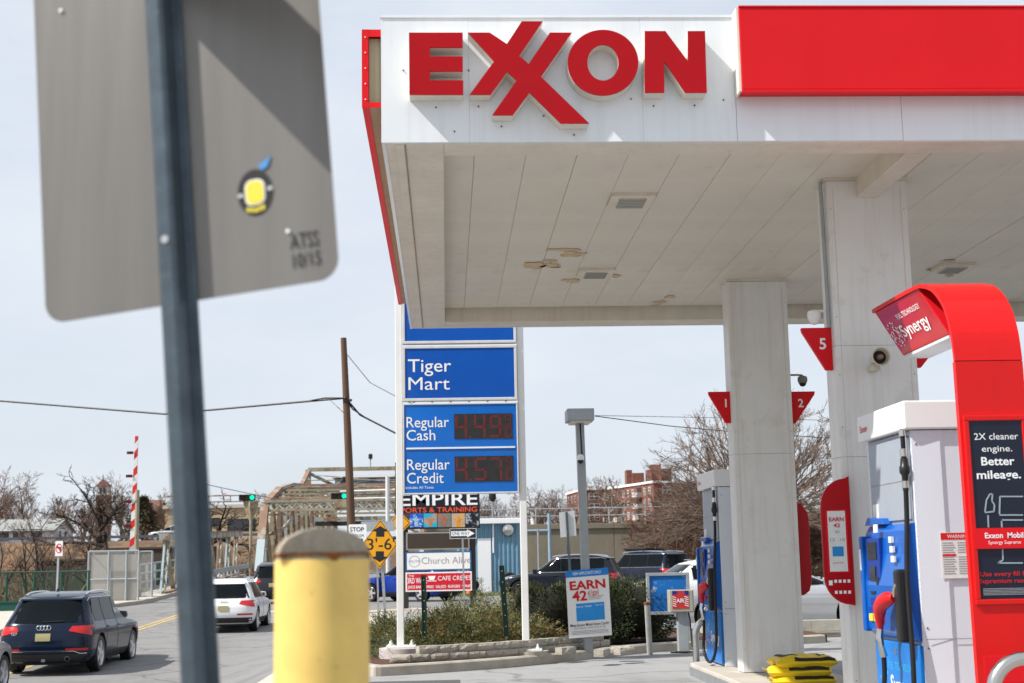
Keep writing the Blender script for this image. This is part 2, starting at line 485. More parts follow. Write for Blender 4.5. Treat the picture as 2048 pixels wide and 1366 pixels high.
# big letters
def cpx(x, y): return (700 + x / 1.951, y / 1.951)
LY = CY0 - 0.155
def letter(polys, holes=None):
    """outline in picture coordinates -> channel letter: cream side return with a red face"""
    pts = []
    for x, y in polys:
        p = pY(*cpx(x, y), LY); pts.append((p.x, p.z))
    o = MB().prism(pts, 'y', LY + 0.012, CY0 - 0.013).build('letter', M_cream, canopy)
    c = (sum(p[0] for p in pts) / len(pts), sum(p[1] for p in pts) / len(pts))
    MB().prism(pts, 'y', LY - 0.006, LY + 0.0115).build('letter_face', M_redface, o)
    return o
letter([(230, 128), (440, 128), (440, 186), (312, 186), (312, 221), (440, 221), (440, 279), (312, 279), (312, 314), (442, 314), (442, 370), (232, 370)])
letter([(460, 128), (545, 128), (612, 172), (670, 84), (752, 84), (660, 218), (697, 250), (780, 128), (865, 128), (745, 300), (933, 482), (822, 482),
        (700, 362), (635, 450), (555, 450), (650, 315), (613, 280), (548, 370), (467, 370), (562, 240)])
letter([(1150, 122), (1230, 122), (1318, 240), (1318, 122), (1385, 122), (1392, 362), (1308, 362), (1226, 240), (1226, 362), (1150, 362)])
def ring_letter(cx, cy, rx, ry, ix, iy, n=48):
    oc, ic = [], []
    for i in range(n):
        a = 2 * math.pi * i / n
        p = pY(*cpx(cx + rx * math.cos(a), cy + ry * math.sin(a)), LY); oc.append((p.x, p.z))
        p = pY(*cpx(cx + ix * math.cos(a), cy + iy * math.sin(a)), LY); ic.append((p.x, p.z))
    def ring(y0, y1):
        b = MB()
        for i in range(n):
            j = (i + 1) % n
            for y, sgn in ((y0, 1), (y1, -1)):
                q = [(oc[i][0], y, oc[i][1]), (oc[j][0], y, oc[j][1]), (ic[j][0], y, ic[j][1]), (ic[i][0], y, ic[i][1])]
                b.poly(q)
            b.poly([(oc[i][0], y0, oc[i][1]), (oc[j][0], y0, oc[j][1]), (oc[j][0], y1, oc[j][1]), (oc[i][0], y1, oc[i][1])])
            b.poly([(ic[i][0], y0, ic[i][1]), (ic[j][0], y0, ic[j][1]), (ic[j][0], y1, ic[j][1]), (ic[i][0], y1, ic[i][1])])
        return b
    o = ring(LY + 0.012, CY0 - 0.013).build('letter', M_cream, canopy)
    ring(LY - 0.006, LY + 0.0115).build('letter_face', M_redface, o)
ring_letter(987, 245, 138, 128, 61, 70)

# red band boxes
RY = CY0 - 0.19
p0 = pY(1472, 15, RY); p1 = pY(1472, 184, RY)
rz0, rz1, rx0 = p1.z, p0.z, p0.x
band = MB().box(rx0 + 0.02, CX1, RY, CY0 - 0.014, rz0 + 0.02, rz1).build('red_band', M_red, canopy, bevel=0.006)
MB().box(rx0, rx0 + 0.018, RY + 0.012, CY0 - 0.014, rz0 + 0.01, rz1 + 0.006).build('band_end_cap', M_cream, band)
MB().box(rx0 + 0.02, CX1, RY - 0.006, RY + 0.05, rz0 - 0.004, rz0 + 0.018).build('band_lip', M_red, band)
MB().box(rx0 + 0.02, CX1, RY - 0.006, RY + 0.03, rz1 + 0.001, rz1 + 0.014).build('band_lip', M_red, band)
for k in range(8):
    MB().box(rx0 + 1.18 * (k + 1), rx0 + 1.18 * (k + 1) + 0.0015, RY - 0.0004, RY + 0.01, rz0 + 0.03, rz1 - 0.005).build('band_joint', M_red, band)
lx = pY(724, 60, CY0 + 0.1).x; lz1 = pY(724, 60, CY0 + 0.1).z; lz0 = pY(724, 215, CY0 + 0.1).z
ya, yb = CY0 + 0.10, CY1 - 0.1
sideband = MB().box(lx, lx + 0.018, ya, yb, lz0, lz1).build('red_band', M_red, canopy)
MB().box(lx + 0.018, CX0, ya + 0.005, yb, lz1 - 0.03, lz1 - 0.002).build('band_lip', M_red, sideband)
MB().box(lx + 0.018, lx + 0.05, ya + 0.005, yb, lz0 + 0.001, lz0 + 0.016).build('band_lip', M_red, sideband)
MB().box(lx + 0.05, CX0, ya + 0.02, yb, lz0 + 0.012, lz0 + 0.03).build('band_soffit', M_tan, sideband)
fr = MB()
fr.box(lx - 0.002, lx + 0.048, ya - 0.008, ya + 0.004, lz0 - 0.002, lz1 + 0.002)
fr.box(lx + 0.048, CX0 - 0.001, ya - 0.007, ya + 0.004, lz0 - 0.001, lz0 + 0.038)
fr.box(lx + 0.048, CX0 - 0.001, ya - 0.007, ya + 0.004, lz1 - 0.055, lz1 + 0.001)
fr.build('band_end_frame', M_red, sideband)
MB().box(lx + 0.05, CX0 - 0.001, ya + 0.05, ya + 0.06, lz0 + 0.04, lz1 - 0.05).build('band_end_panel', mat('aged_acrylic', (0.46, 0.42, 0.27), 0.5, var=0.3, stretch=(8, 8, 0.3), scale=3), sideband)
for k in range(5):
    z = lz0 + 0.06 + k * (lz1 - lz0 - 0.12) / 4
    MB().lathe([(0.005, 0), (0.005, -0.005)], 8, (lx + 0.024, ya - 0.008, z), 'y').build('rivet', M_txtw, sideband)

# pillars
def pillar(y0, y1):
    x0, x1 = 3.335, 4.04
    o = MB().box(x0 + 0.03, x1 - 0.03, y0 + 0.03, y1 - 0.03, 0.14, ZD + 0.02).build('pillar', M_pillar, canopy)
    zs = [0.156, 2.25, 3.20, ZD - 0.03]
    if y0 > 14: zs = [0.156, 2.62, ZD - 0.03]
    for i in range(len(zs) - 1):
        a, c = zs[i] + 0.001, zs[i + 1] - 0.001
        MB().box(x0 + 0.002, x1 - 0.002, y0, y0 + 0.028, a, c).build('cladding_panel', M_pillar, o, bevel=0.002)
        MB().box(x0, x0 + 0.028, y0 + 0.03, y1, a + 0.001, c).build('cladding_panel', M_pillar, o, bevel=0.002)
        MB().box(x1 - 0.028, x1, y0 + 0.03, y1, a + 0.001, c).build('cladding_panel', M_pillar, o, bevel=0.002)
        for zz in (a + 0.25, c - 0.25):
            for xx in (x0 + 0.03, x1 - 0.03):
                MB().lathe([(0.006, 0), (0.004, -0.005)], 8, (xx, y0 - 0.0005, zz), 'y').build('screw', M_steel, o)
    for k_ in (-1, 1):                            # thin corner trim strips beside the joints
        xx = x0 + 0.055 if k_ < 0 else x1 - 0.055
        MB().box(xx - 0.003, xx + 0.003, y0 - 0.003, y0 + 0.002, 0.2, ZD - 0.1).build('joint', M_trim, o)
    MB().box(x0 - 0.015, x1 + 0.015, y0 - 0.015, y1 + 0.015, ZD - 0.028, ZD + 0.02).build('collar', M_trim, o)
    return o
PIL2 = pillar(11.87, 12.17)
PIL1 = pillar(16.3, 16.62)
MB().box(3.60, 3.785, CY0 + 0.386, 11.868, ZU - 0.002, ZD + 0.04).build('beam', M_trim, canopy, bevel=0.004)
# conduit
cp0 = pY(1634, 368, 11.8); cp1 = pY(1650, 650, 11.8)
MB().tube([(3.30, 11.93, ZD - 0.02), (3.305, 11.93, 4.4), (3.31, 11.93, cp1.z + 0.3), (3.31, 11.93, cp1.z)], 0.017, 10).build('conduit', M_steelp, canopy, smooth=True)
# ceiling lamps with louvred lens
def ceil_lamp(px, py):
    c = pZ(px, py, ZD - 0.02)
    o = MB().box(c.x - 0.20, c.x + 0.20, c.y - 0.22, c.y + 0.22, ZD - 0.035, ZD + 0.01).build('ceiling_lamp', M_trim, canopy, bevel=0.008)
    MB().box(c.x - 0.125, c.x + 0.125, c.y - 0.15, c.y + 0.15, ZD - 0.045, ZD - 0.034).build('lens', M_lens, o)
    for k in range(6):
        yy = c.y - 0.14 + k * 0.056
        MB().box(c.x - 0.122, c.x + 0.122, yy, yy + 0.008, ZD - 0.052, ZD - 0.044).build('louvre', M_txtg, o)
for a in ((1262, 402), (1191, 547), (1905, 537)): ceil_lamp(*a)
# peeling paint
def blob(px, py, rx, ry, seed, n=16):
    r = random.Random(seed); c = pZ(px, py, ZD - 0.006); q = []
    for i in range(n):
        a = 2 * math.pi * i / n; k = r.uniform(0.55, 1.15)
        q.append((c.x + rx * k * math.cos(a), c.y + ry * k * math.sin(a), ZD - 0.006))
    MB().poly(q).build('peeled_patch', M_peel, canopy)
    q2 = [(v[0], v[1], v[2] - 0.006 - 0.010 * r.random()) for v in q[:5]] + [q[4], q[3], q[2], q[1], q[0]]
    MB().poly(q2).build('paint_flake', M_ceil, canopy)
for i, a in enumerate(((1068, 531, .14, .20), (1100, 531, .13, .14), (1098, 522, .08, .08), (1128, 500, .24, .08), (1148, 509, .15, .16), (1142, 561, .12, .12), (1228, 552, .08, .1), (1318, 604, .13, .12), (1340, 594, .08, .12), (1310, 611, .08, .07))):
    blob(*a, seed=i)
for px, py, rx, ry in ((1860, 540, .06, .05), (1900, 521, .1, .04), (1935, 528, .14, .04), (1898, 551, .07, .05)):
    blob(px, py, rx, ry, seed=int(px))

# ------------------------------------------------------------------ small helpers for flat things facing the street
def rpx(px0, py0, px1, py1, y):
    a = pY(px0, py0, y); c = pY(px1, py1, y)
    return min(a.x, c.x), max(a.x, c.x), min(a.z, c.z), max(a.z, c.z)
def mpp(y): return y / FPX * 1.012
def tpx(parent, s, px, py, y, hpx, m, align='L', wpx=None, bold=0.0, condense=1.0, rise=0.0):
    """print on a plane facing the camera side (-y): baseline pixel, cap height and width in photo pixels"""
    return lettering(parent, s, pY(px, py, y), (1, 0, rise), (-rise, 0, 1), hpx * mpp(y), m, align, wpx * mpp(y) if wpx else None, bold, condense=condense)
def plate(x0, x1, z0, z1, y, t=0.012, r=0.0):
    b = MB()
    if r: b.prism(rrect(x0, x1, z0, z1, r), 'y', y, y + t)
    else: b.box(x0, x1, y, y + t, z0, z1)
    return b

# ------------------------------------------------------------------ islands
island = thing('pump_island', 'raised concrete pump island carrying the two pillars', 'island', (3.66, 13.5, 0))
MB().prism(rrect(3.03, 4.30, 9.0, 18.35, 0.3), 'z', 0.0, 0.15).build('slab', M_concl, island, bevel=0.015)
MB().prism(rrect(3.015, 4.315, 8.985, 18.365, 0.31), 'z', -0.02, 0.11).build('steel_edge', M_steel, island)

# ------------------------------------------------------------------ fuel pumps
M_pgrey = mat('pump_grey', (0.34, 0.38, 0.43), 0.35, metal=0.15, var=0.06)
M_pblue = mat('pump_blue', (0.001, 0.10, 0.44), 0.28, var=0.10, scale=4, coat=0.2)
M_pblue2 = mat('pump_blue_dark', (0.004, 0.035, 0.25), 0.35, var=0.1)
M_pdoor = mat('pump_door_blue', (0.004, 0.19, 0.62), 0.3, var=0.35, scale=2.0)
M_screen = mat('screen_dark', (0.015, 0.02, 0.03), 0.12, var=0.1)
M_nozr = mat('nozzle_red', (0.60, 0.015, 0.02), 0.35, var=0.1)
M_stick = mat('sticker_white', (0.75, 0.75, 0.73), 0.5, var=0.15, scale=60)
M_yelb = mat('button_yellow', (0.75, 0.62, 0.05), 0.4, var=0.1)
M_cyan = mat('print_cyan', (0.05, 0.45, 0.75), 0.5, var=0.05)
def dotted_panel():
    m = bpy.data.materials.new('dotted_white'); m.use_nodes = True
    t = m.node_tree; N = t.nodes; b = N['Principled BSDF']; b.inputs['Roughness'].default_value = 0.4
    tc = N.new('ShaderNodeTexCoord'); mp = N.new('ShaderNodeMapping'); mp.inputs['Scale'].default_value = (34, 34, 34); mp.inputs['Rotation'].default_value = (0, 0.5, 0)
    v = N.new('ShaderNodeTexVoronoi'); v.inputs['Scale'].default_value = 1.0; v.inputs['Randomness'].default_value = 0.0
    r = N.new('ShaderNodeMapRange'); r.inputs['From Min'].default_value = 0.22; r.inputs['From Max'].default_value = 0.34
    mx = N.new('ShaderNodeMix'); mx.data_type = 'RGBA'; mx.inputs[6].default_value = (0.52, 0.56, 0.62, 1); mx.inputs[7].default_value = (0.63, 0.67, 0.73, 1)
    t.links.new(tc.outputs['Object'], mp.inputs['Vector']); t.links.new(mp.outputs['Vector'], v.inputs['Vector'])
    t.links.new(v.outputs['Distance'], r.inputs['Value']); t.links.new(r.outputs['Result'], mx.inputs[0]); t.links.new(mx.outputs[2], b.inputs['Base Color'])
    return m
M_dots = dotted_panel()

def make_pump(label):
    T = thing('fuel_pump', label, 'fuel pump', (3.66, 10.55, 0.15), 0.0, 'fuel pumps on the island')
    B = lambda: MB()
    val = B().box(-0.39, 0.39, -0.58, 0.58, 2.155, 2.36).build('valance', M_txtw if False else mat('valance_white', (0.78, 0.78, 0.78), 0.3, var=0.04), T, bevel=0.012, local=True)
    lettering(T, 'Exxon', (3.66 - 0.3925, 10.55 + 0.50, 0.15 + 2.225), (0, -1, 0), (0, 0, 1), 0.055, M_txtr, bold=0.01)
    B().box(-0.33, 0.33, -0.50, 0.50, 0.0, 2.15).build('body', M_pgrey, T, local=True, bevel=0.01)
    for s in (-1, 1):      # end panels, folded sheet
        o = B().prism([(-0.335, s * 0.50), (-0.335, s * 0.535), (-0.13, s * 0.552), (-0.10, s * 0.540), (0.10, s * 0.540), (0.13, s * 0.552), (0.335, s * 0.535), (0.335, s * 0.50)], 'z', 0.0, 2.15)
        o.build('end_panel', M_dots, T, local=True, bevel=0.006)
    for s in (-1, 1):      # both faces
        f = lambda a, c: (min(s * a, s * c), max(s * a, s * c))
        def bx(a, c, y0, y1, z0, z1, nm, m, bev=0.0, par=T):
            x0, x1 = f(a, c)
            return B().box(x0, x1, y0, y1, z0, z1).build(nm, m, par, bevel=bev, local=True)
        bx(0.325, 0.345, -0.46, 0.46, 1.52, 2.12, 'upper_panel', M_pgrey, 0.005)
        door = bx(0.325, 0.365, -0.53, 0.50, 0.02, 0.64, 'lower_door', M_pdoor, 0.008)
        # bezel, stepped in profile
        prof = [(0.33, 0.67), (0.345, 0.66), (0.425, 0.72), (0.435, 1.05), (0.40, 1.28), (0.395, 1.44), (0.36, 1.495), (0.33, 1.495)]
        q = B(); q.prism([(s * a, z) for a, z in prof], 'y', -0.52, 0.50)
        bez = q.build('bezel', M_pblue, T, bevel=0.008, local=True)
        # raised left crest of the bezel
        q = B(); q.prism([(0.02, 1.50), (0.06, 1.545), (0.40, 1.56), (0.48, 1.50)], 'x', *f(0.33, 0.405)); q.build('bezel_crest', M_pblue, bez, local=True, bevel=0.006)
        bx(0.388, 0.43, 0.06, 0.40, 0.84, 1.40, 'fascia_recess', M_pblue2, 0.006)
        bx(0.425, 0.436, 0.12, 0.34, 1.24, 1.37, 'display', M_screen)
        bx(0.425, 0.438, 0.16, 0.30, 1.08, 1.19, 'keypad', M_screen)
        for k in range(3):
            bx(0.437, 0.4385, -0.40, -0.33, 0.90 + k * 0.07, 0.945 + k * 0.07, 'sticker', M_stick) if k < 1 else None
            bx(0.40 + 0.012 * (2 - k), 0.4225 + 0.008 * (2 - k), -0.32 + 0.05 * k, -0.24 + 0.04 * k, 1.22 + k * 0.07, 1.265 + k * 0.07, 'sticker', M_stick)
            bx(0.42, 0.445, 0.02 + k * 0.13, 0.10 + k * 0.13, 0.78, 0.835, 'grade_button', M_yelb if k else M_nozr, 0.004)
        bx(0.33, 0.455, 0.432, 0.497, 0.70, 1.42, 'bezel_side_lip', M_pblue, 0.012)
        bx(0.425, 0.442, 0.19, 0.29, 0.985, 1.005, 'card_slot', M_blackp); bx(0.425, 0.436, 0.10, 0.16, 1.05, 1.11, 'card_reader', M_blackp, 0.004)
        bx(0.425, 0.437, 0.13, 0.33, 0.90, 0.96, 'receipt_slot', M_pblue2, 0.004); bx(0.456, 0.459, 0.445, 0.485, 1.16, 1.32, 'side_label', M_stick)
        bx(0.3655, 0.372, -0.02, 0.02, 0.55, 0.59, 'door_lock', M_stain, 0.004); bx(0.3455, 0.349, -0.44, 0.44, 1.80, 1.806, 'panel_joint', M_txtg)
        bx(0.437, 0.445, 0.03, 0.12, 1.44, 1.50, 'logo_sticker', M_txtw)
        bx(0.345, 0.349, 0.28, 0.42, 1.53, 1.66, 'notice', M_stick)
        # nozzle boot, nozzle, hose
        boot = bx(0.40, 0.49, -0.515, -0.42, 0.66, 1.17, 'nozzle_boot', M_blackp, 0.02)
        nz = B()
        nz.tube([(s * 0.49, -0.42, 0.97), (s * 0.51, -0.37, 0.965), (s * 0.52, -0.27, 0.94), (s * 0.525, -0.19, 0.89), (s * 0.52, -0.15, 0.81), (s * 0.51, -0.13, 0.74)], [0.03, 0.052, 0.056, 0.05, 0.034, 0.022], 10)
        nozzle = nz.build('nozzle', M_nozr, T, smooth=True, local=True)
        B().tube([(s * 0.48, -0.47, 1.06), (s * 0.485, -0.44, 1.04), (s * 0.49, -0.40, 0.97)], 0.016, 8).build('spout', M_stain, nozzle, smooth=True, local=True)
        B().tube([(s * 0.51, -0.13, 0.75), (s * 0.52, -0.13, 0.68), (s * 0.52, -0.16, 0.62), (s * 0.50, -0.14, 0.55)], [0.024, 0.028, 0.024, 0.03], 8).build('swivel', M_stain, nozzle, smooth=True, local=True)
        hp = [(s * 0.385, -0.515, 2.16), (s * 0.385, -0.515, 2.02)]
        hp2 = [(s * 0.385, -0.515, 1.72), (s * 0.39, -0.51, 1.5), (s * 0.42, -0.53, 1.1), (s * 0.43, -0.58, 0.6), (s * 0.44, -0.58, 0.28), (s * 0.46, -0.52, 0.12), (s * 0.48, -0.40, 0.05), (s * 0.50, -0.24, 0.07), (s * 0.51, -0.10, 0.2), (s * 0.50, -0.13, 0.40), (s * 0.50, -0.14, 0.57)]
        # smooth the hose with extra points
        sm = []
        for i in range(len(hp2) - 1):
            p0, p1, p2, p3 = (Vector(hp2[max(0, i - 1)]), Vector(hp2[i]), Vector(hp2[i + 1]), Vector(hp2[min(len(hp2) - 1, i + 2)]))
            for t in (0, 0.25, 0.5, 0.75):
                sm.append(0.5 * ((2 * p1) + (p2 - p0) * t + (2 * p0 - 5 * p1 + 4 * p2 - p3) * t * t + (3 * p1 - p0 - 3 * p2 + p3) * t ** 3))
        sm.append(Vector(hp2[-1]))
        hose = B().tube(sm, 0.018, 10).build('hose', M_black, T, smooth=True, local=True)
        B().tube(hp, 0.017, 10).build('hose_whip', M_black, hose, smooth=True, local=True)
        B().lathe([(0.02, 2.02), (0.02, 1.955), (0.026, 1.95), (0.03, 1.90), (0.038, 1.89), (0.038, 1.85), (0.024, 1.83), (0.022, 1.74), (0.02, 1.72)], 12, (s * 0.385, -0.515, 0)).build('breakaway', M_blackp, hose, smooth=True, local=True)
        for z0, z1 in ((2.11, 2.155), (1.965, 2.02), (1.835, 1.86), (1.74, 1.79)):
            B().lathe([(0.027 if z0 > 1.8 else 0.025, z0), (0.027 if z0 > 1.8 else 0.025, z1)], 12, (s * 0.385, -0.515, 0)).build('coupling', M_stain, hose, smooth=True, local=True)
        # print on the lower door
        ox = 3.66 + s * 0.367
        ux = (0, -1, 0) if s < 0 else (0, 1, 0)
        yo = 10.55 + (0.30 if s < 0 else -0.30)
        lettering(T, 'FUEL TECHNOLOGY', (ox, yo - (0.10 if s < 0 else -0.10), 0.15 + 0.44), ux, (0, 0, 1), 0.055, M_cyan, fitw=0.6)
        lettering(T, 'Synergy', (ox, yo - (0.14 if s < 0 else -0.14), 0.15 + 0.27), ux, (0, 0, 1), 0.13, M_txtw, fitw=0.56, bold=0.015)
        rr = random.Random(4)
        bd = B()
        for k in range(34):       # dotted burst
            a = rr.uniform(0, 6.283); rad = rr.uniform(0.04, 0.12); w = 0.008 + 0.006 * rr.random()
            yy, zz = (yo + (0.02 if s < 0 else -0.02)) + rad * math.cos(a), 0.15 + 0.33 + rad * 1.2 * math.sin(a)
            bd.poly([(ox, yy - w, zz - w), (ox, yy + w, zz - w), (ox, yy + w, zz + w), (ox, yy - w, zz + w)], k % 3)
        bd.build('burst_mark', [M_txtw, M_cyan, M_txtr], T)
    for s_ in (-1, 1):
        MB().box(3.66 - 0.32, 3.66 + 0.32, 10.55 + s_ * 0.5535 - 0.001, 10.55 + s_ * 0.5535 + 0.001, 0.15 + 0.68, 0.15 + 0.686).build('panel_joint', M_txtg, T)
        for xx_ in (-0.30, 0.30):
            for zz_ in (0.10, 0.62, 0.76, 2.05): MB().lathe([(0.008, 0), (0.006, s_ * 0.005)], 8, (3.66 + xx_, 10.55 + s_ * 0.538, 0.15 + zz_), 'y').build('screw', M_stain, T)
    # warning notice on the end panel
    xw0, yw = 3.66 - 0.175, 10.55 - 0.5535
    nt_ = MB().box(xw0, xw0 + 0.23, yw - 0.004, yw, 0.15 + 1.10, 0.15 + 1.42).build('warning_notice', M_stick, T)
    MB().box(xw0 + 0.004, xw0 + 0.226, yw - 0.006, yw - 0.0045, 0.15 + 1.37, 0.15 + 1.417).build('red_header', M_txtr, nt_)
    lettering(nt_, 'WARNING', (xw0 + 0.05, yw - 0.008, 0.15 + 1.38), (1, 0, 0), (0, 0, 1), 0.026, M_txtw, fitw=0.16)
    MB().box(xw0 + 0.01, xw0 + 0.105, yw - 0.006, yw - 0.0045, 0.15 + 1.255, 0.15 + 1.27).build('red_header', M_txtr, nt_)
    for k in range(14):
        for xx in (0.012, 0.122):
            zz = 0.15 + 1.345 - k * 0.0165
            if k == 5: continue
            MB().box(xw0 + xx, xw0 + xx + 0.085 + 0.008 * ((k * 7) % 3 - 1), yw - 0.0055, yw - 0.0043, zz, zz + 0.006).build('text_line', M_txtg, nt_)
    return T
pump_a = make_pump('grey and blue fuel pump under the red arch, nearest the camera')
pump_b = copy_tree(pump_a)
pump_b['label'] = 'grey and blue fuel pump half hidden behind the pillar numbered 1'
pump_b.location = (3.66, 17.86, 0.15)

# ------------------------------------------------------------------ red arch over the near pump
arch = thing('pump_topper_arch', 'tall glossy red arch with dark panel reading 2X cleaner engine', 'pump topper', (3.655, 9.5, 0.15))
AX0, AX1 = 3.424, 3.885
prof = [(9.27, 0.15), (9.285, 1.5), (9.30, 2.70), (9.335, 2.90), (9.41, 3.06), (9.51, 3.17), (9.66, 3.27), (9.84, 3.33), (10.0, 3.352), (10.5, 3.362), (11.06, 3.366)]
def ribbon(pts, th, x0, x1, nm, par, m, taper=None):
    b = MB(); n = len(pts); ins = []
    for i, p in enumerate(pts):
        a = Vector(pts[max(0, i - 1)]); c = Vector(pts[min(n - 1, i + 1)]); d = (c - a).normalized()
        ins.append((p[0] + d[1] * th, p[1] - d[0] * th))
    for i in range(n - 1):
        o0, o1, i0, i1 = pts[i], pts[i + 1], ins[i], ins[i + 1]
        b.poly([(x0, *o0), (x1, *o0), (x1, *o1), (x0, *o1)]); b.poly([(x0, *i1), (x1, *i1), (x1, *i0), (x0, *i0)])
        b.poly([(x0, *o0), (x0, *o1), (x0, *i1), (x0, *i0)]); b.poly([(x1, *o1), (x1, *o0), (x1, *i0), (x1, *i1)])
    b.poly([(x0, *pts[0]), (x0, *ins[0]), (x1, *ins[0]), (x1, *pts[0])]); b.poly([(x0, *ins[-1]), (x0, *pts[-1]), (x1, *pts[-1]), (x1, *ins[-1])])
    return b.build(nm, m, par, smooth=True, angle=35)
fine = []
for i in range(2, len(prof) - 1):
    p0, p1, p2, p3 = (Vector(prof[max(2, i - 1)]), Vector(prof[i]), Vector(prof[i + 1]), Vector(prof[min(len(prof) - 1, i + 2)]))
    for t in (0, 0.25, 0.5, 0.75):
        q = 0.5 * ((2 * p1) + (p2 - p0) * t + (2 * p0 - 5 * p1 + 4 * p2 - p3) * t * t + (3 * p1 - p0 - 3 * p2 + p3) * t ** 3)
        fine.append((q.x, q.y))
fine.append(prof[-1])
ribbon([prof[0], prof[1], (9.30, 2.694)], 0.05, AX0, AX1, 'front_panel', arch, M_arch)
ribbon(fine, 0.03, AX0, AX1, 'arch_sheet', arch, M_arch)
# hanging trapezoid box carrying the side signs
a0, a1, c0, c1 = 9.98, 11.03, 9.72, 10.75
xt0, xt1, xb0, xb1, zt_, zb_ = AX0 + 0.012, AX1 - 0.012, 3.55, 3.76, 3.325, 2.945
b = MB()
V = [(xt0, a0, zt_), (xt1, a0, zt_), (xt1, a1, zt_ + 0.01), (xt0, a1, zt_ + 0.01), (xb0, c0, zb_), (xb1, c0, zb_), (xb1, c1, zb_), (xb0, c1, zb_)]
b._add(V, [(0, 1, 2, 3), (7, 6, 5, 4), (4, 5, 1, 0), (5, 6, 2, 1), (6, 7, 3, 2), (7, 4, 0, 3)], 0)
box_ = b.build('sign_box', M_archpanel, arch, bevel=0.008)
MB().box(xb0 + 0.004, xb1 - 0.004, c0 + 0.02, c1 - 0.01, zb_ - 0.022, zb_ - 0.001).build('lamp_strip', mat('diffuser', (0.6, 0.62, 0.66), 0.3, var=0.1), arch)
uzv = (Vector(V[3]) - Vector(V[7])).normalized()
uxv = Vector((0, -1, 0))
nrm = uxv.cross(uzv).normalized()
if nrm.x > 0: nrm = -nrm
def on_panel(u, v): # u from far end 0..1, v up 0..1
    a = Vector(V[7]).lerp(Vector(V[4]), u); c = Vector(V[3]).lerp(Vector(V[0]), u)
    return a.lerp(c, v) + nrm * 0.006
lettering(arch, 'Synergy', on_panel(0.27, 0.30), uxv, uzv, 0.125, M_txtw, fitw=0.60, bold=0.012)
lettering(arch, 'FUEL TECHNOLOGY', on_panel(0.35, 0.66), uxv, uzv, 0.052, M_txtw, fitw=0.52, bold=0.01)
rr = random.Random(9); bd = MB()
for k in range(70):
    a = rr.uniform(0, 6.283); rad = rr.choice((0.045, 0.07, 0.09, 0.115)) ; w = 0.0055 + 0.003 * rr.random()
    c = on_panel(0.15, 0.42) + uxv * rad * math.cos(a) + uzv * rad * 1.1 * math.sin(a)
    bd.poly([c - uxv * w - uzv * w, c + uxv * w - uzv * w, c + uxv * w + uzv * w, c - uxv * w + uzv * w])
bd.build('burst_mark', M_txtw, arch)
# dark poster on the front
YF = 9.275
x0, x1, z0, z1 = rpx(1937, 842, 2060, 1197, YF)
x0 = AX0 + 0.052; x1 = AX1 - 0.052
fr = MB()
fr.box(x0 - 0.035, x1 + 0.035, YF - 0.014, YF + 0.02, z1, z1 + 0.035); fr.box(x0 - 0.035, x1 + 0.035, YF - 0.014, YF + 0.02, z0 - 0.035, z0)
fr.box(x0 - 0.035, x0, YF - 0.013, YF + 0.02, z0, z1); fr.box(x1, x1 + 0.035, YF - 0.013, YF + 0.02, z0, z1)
fr.build('poster_frame', M_arch, arch, bevel=0.005)
M_post = mat('poster_dark', (0.012, 0.016, 0.032), 0.18, var=0.1)
MB().box(x0, x1, YF - 0.003, YF + 0.02, z0, z1).build('poster', M_post, arch)
MB().box(x0 - 0.02, x1 + 0.02, YF - 0.020, YF - 0.0145, pY(2000, 1097, YF).z, pY(2000, 1056, YF).z).build('red_strip', M_red, arch)
yt = YF - 0.005; xc = (x0 + x1) / 2
def ctext(s, py, hpx, m, w=None, bold=0.0, y=yt, xx=None):
    p = pY(1992, py, y); lettering(arch, s, (xx if xx is not None else xc, y, p.z), (1, 0, 0), (0, 0, 1), hpx * mpp(y), m, 'C', w * mpp(y) if w else None, bold)
ctext('2X cleaner', 879, 14, M_txtw, 90); ctext('engine.', 903, 13, M_txtw, 62)
ctext('Better', 930, 17, M_txtw, 68, 0.02); ctext('mileage.', 957, 17, M_txtw, 90, 0.02)
ctext('Exxon  Mobil', 1076, 11, M_txtw, 78, 0.02, YF - 0.022); ctext('Synergy Supreme', 1088, 7, M_txtw, 66, 0, YF - 0.022)
ctext('Use every fill for', 1152, 9, M_txtr, 104, 0.01); ctext('Supremium results', 1166, 9, M_txtr, 108, 0.01)
for k in range(5):
    zz = pY(1992, 1178 + 3 * k, yt).z
    MB().box(x0 + 0.02, x1 - 0.02, yt, yt + 0.002, zz, zz + 0.004).build('fine_print', M_txtg, arch)
# outline drawing of a pump on the poster
M_line = mat('print_line_grey', (0.30, 0.36, 0.40), 0.5, var=0.05)
def pl(pts, r=0.0045):
    q = [pY(a, c, yt) for a, c in pts]; b = MB()
    for i in range(len(q) - 1):
        b.bar(q[i], q[i + 1], 0.003, r * 2, up=(1, 0, 0) if abs(q[i].z - q[i + 1].z) > abs(q[i].x - q[i + 1].x) else (0, 0, 1))
    b.build('pump_drawing', M_line, arch)
for pts in ([(1974, 1024), (1977, 1000), (1984, 988), (1989, 988), (1988, 1002), (1993, 1010), (1992, 1023), (1974, 1025)], [(1980, 1030), (1981, 1055)],
            [(2004, 993), (2050, 993)], [(2004, 993), (2003, 1028)], [(2003, 1030), (2050, 1030)], [(2008, 1040), (2050, 1040)], [(2007, 1042), (2008, 1055)],
            [(2009, 1098), (2010, 1120), (2000, 1126), (2050, 1126)]):
    pl([(a - 4, c) for a, c in pts])
MB().box(x0 - 0.005, x1 + 0.005, YF - 0.004, YF + 0.01, pY(2000, 1366, YF).z, pY(2000, 1312, YF).z).build('lower_badge', M_red, arch)
lettering(arch, 'Exxon', (xc, YF - 0.008, pY(2000, 1330, YF).z), (1, 0, 0), (0, 0, 1), 0.03, M_txtr, 'C', bold=0.02)

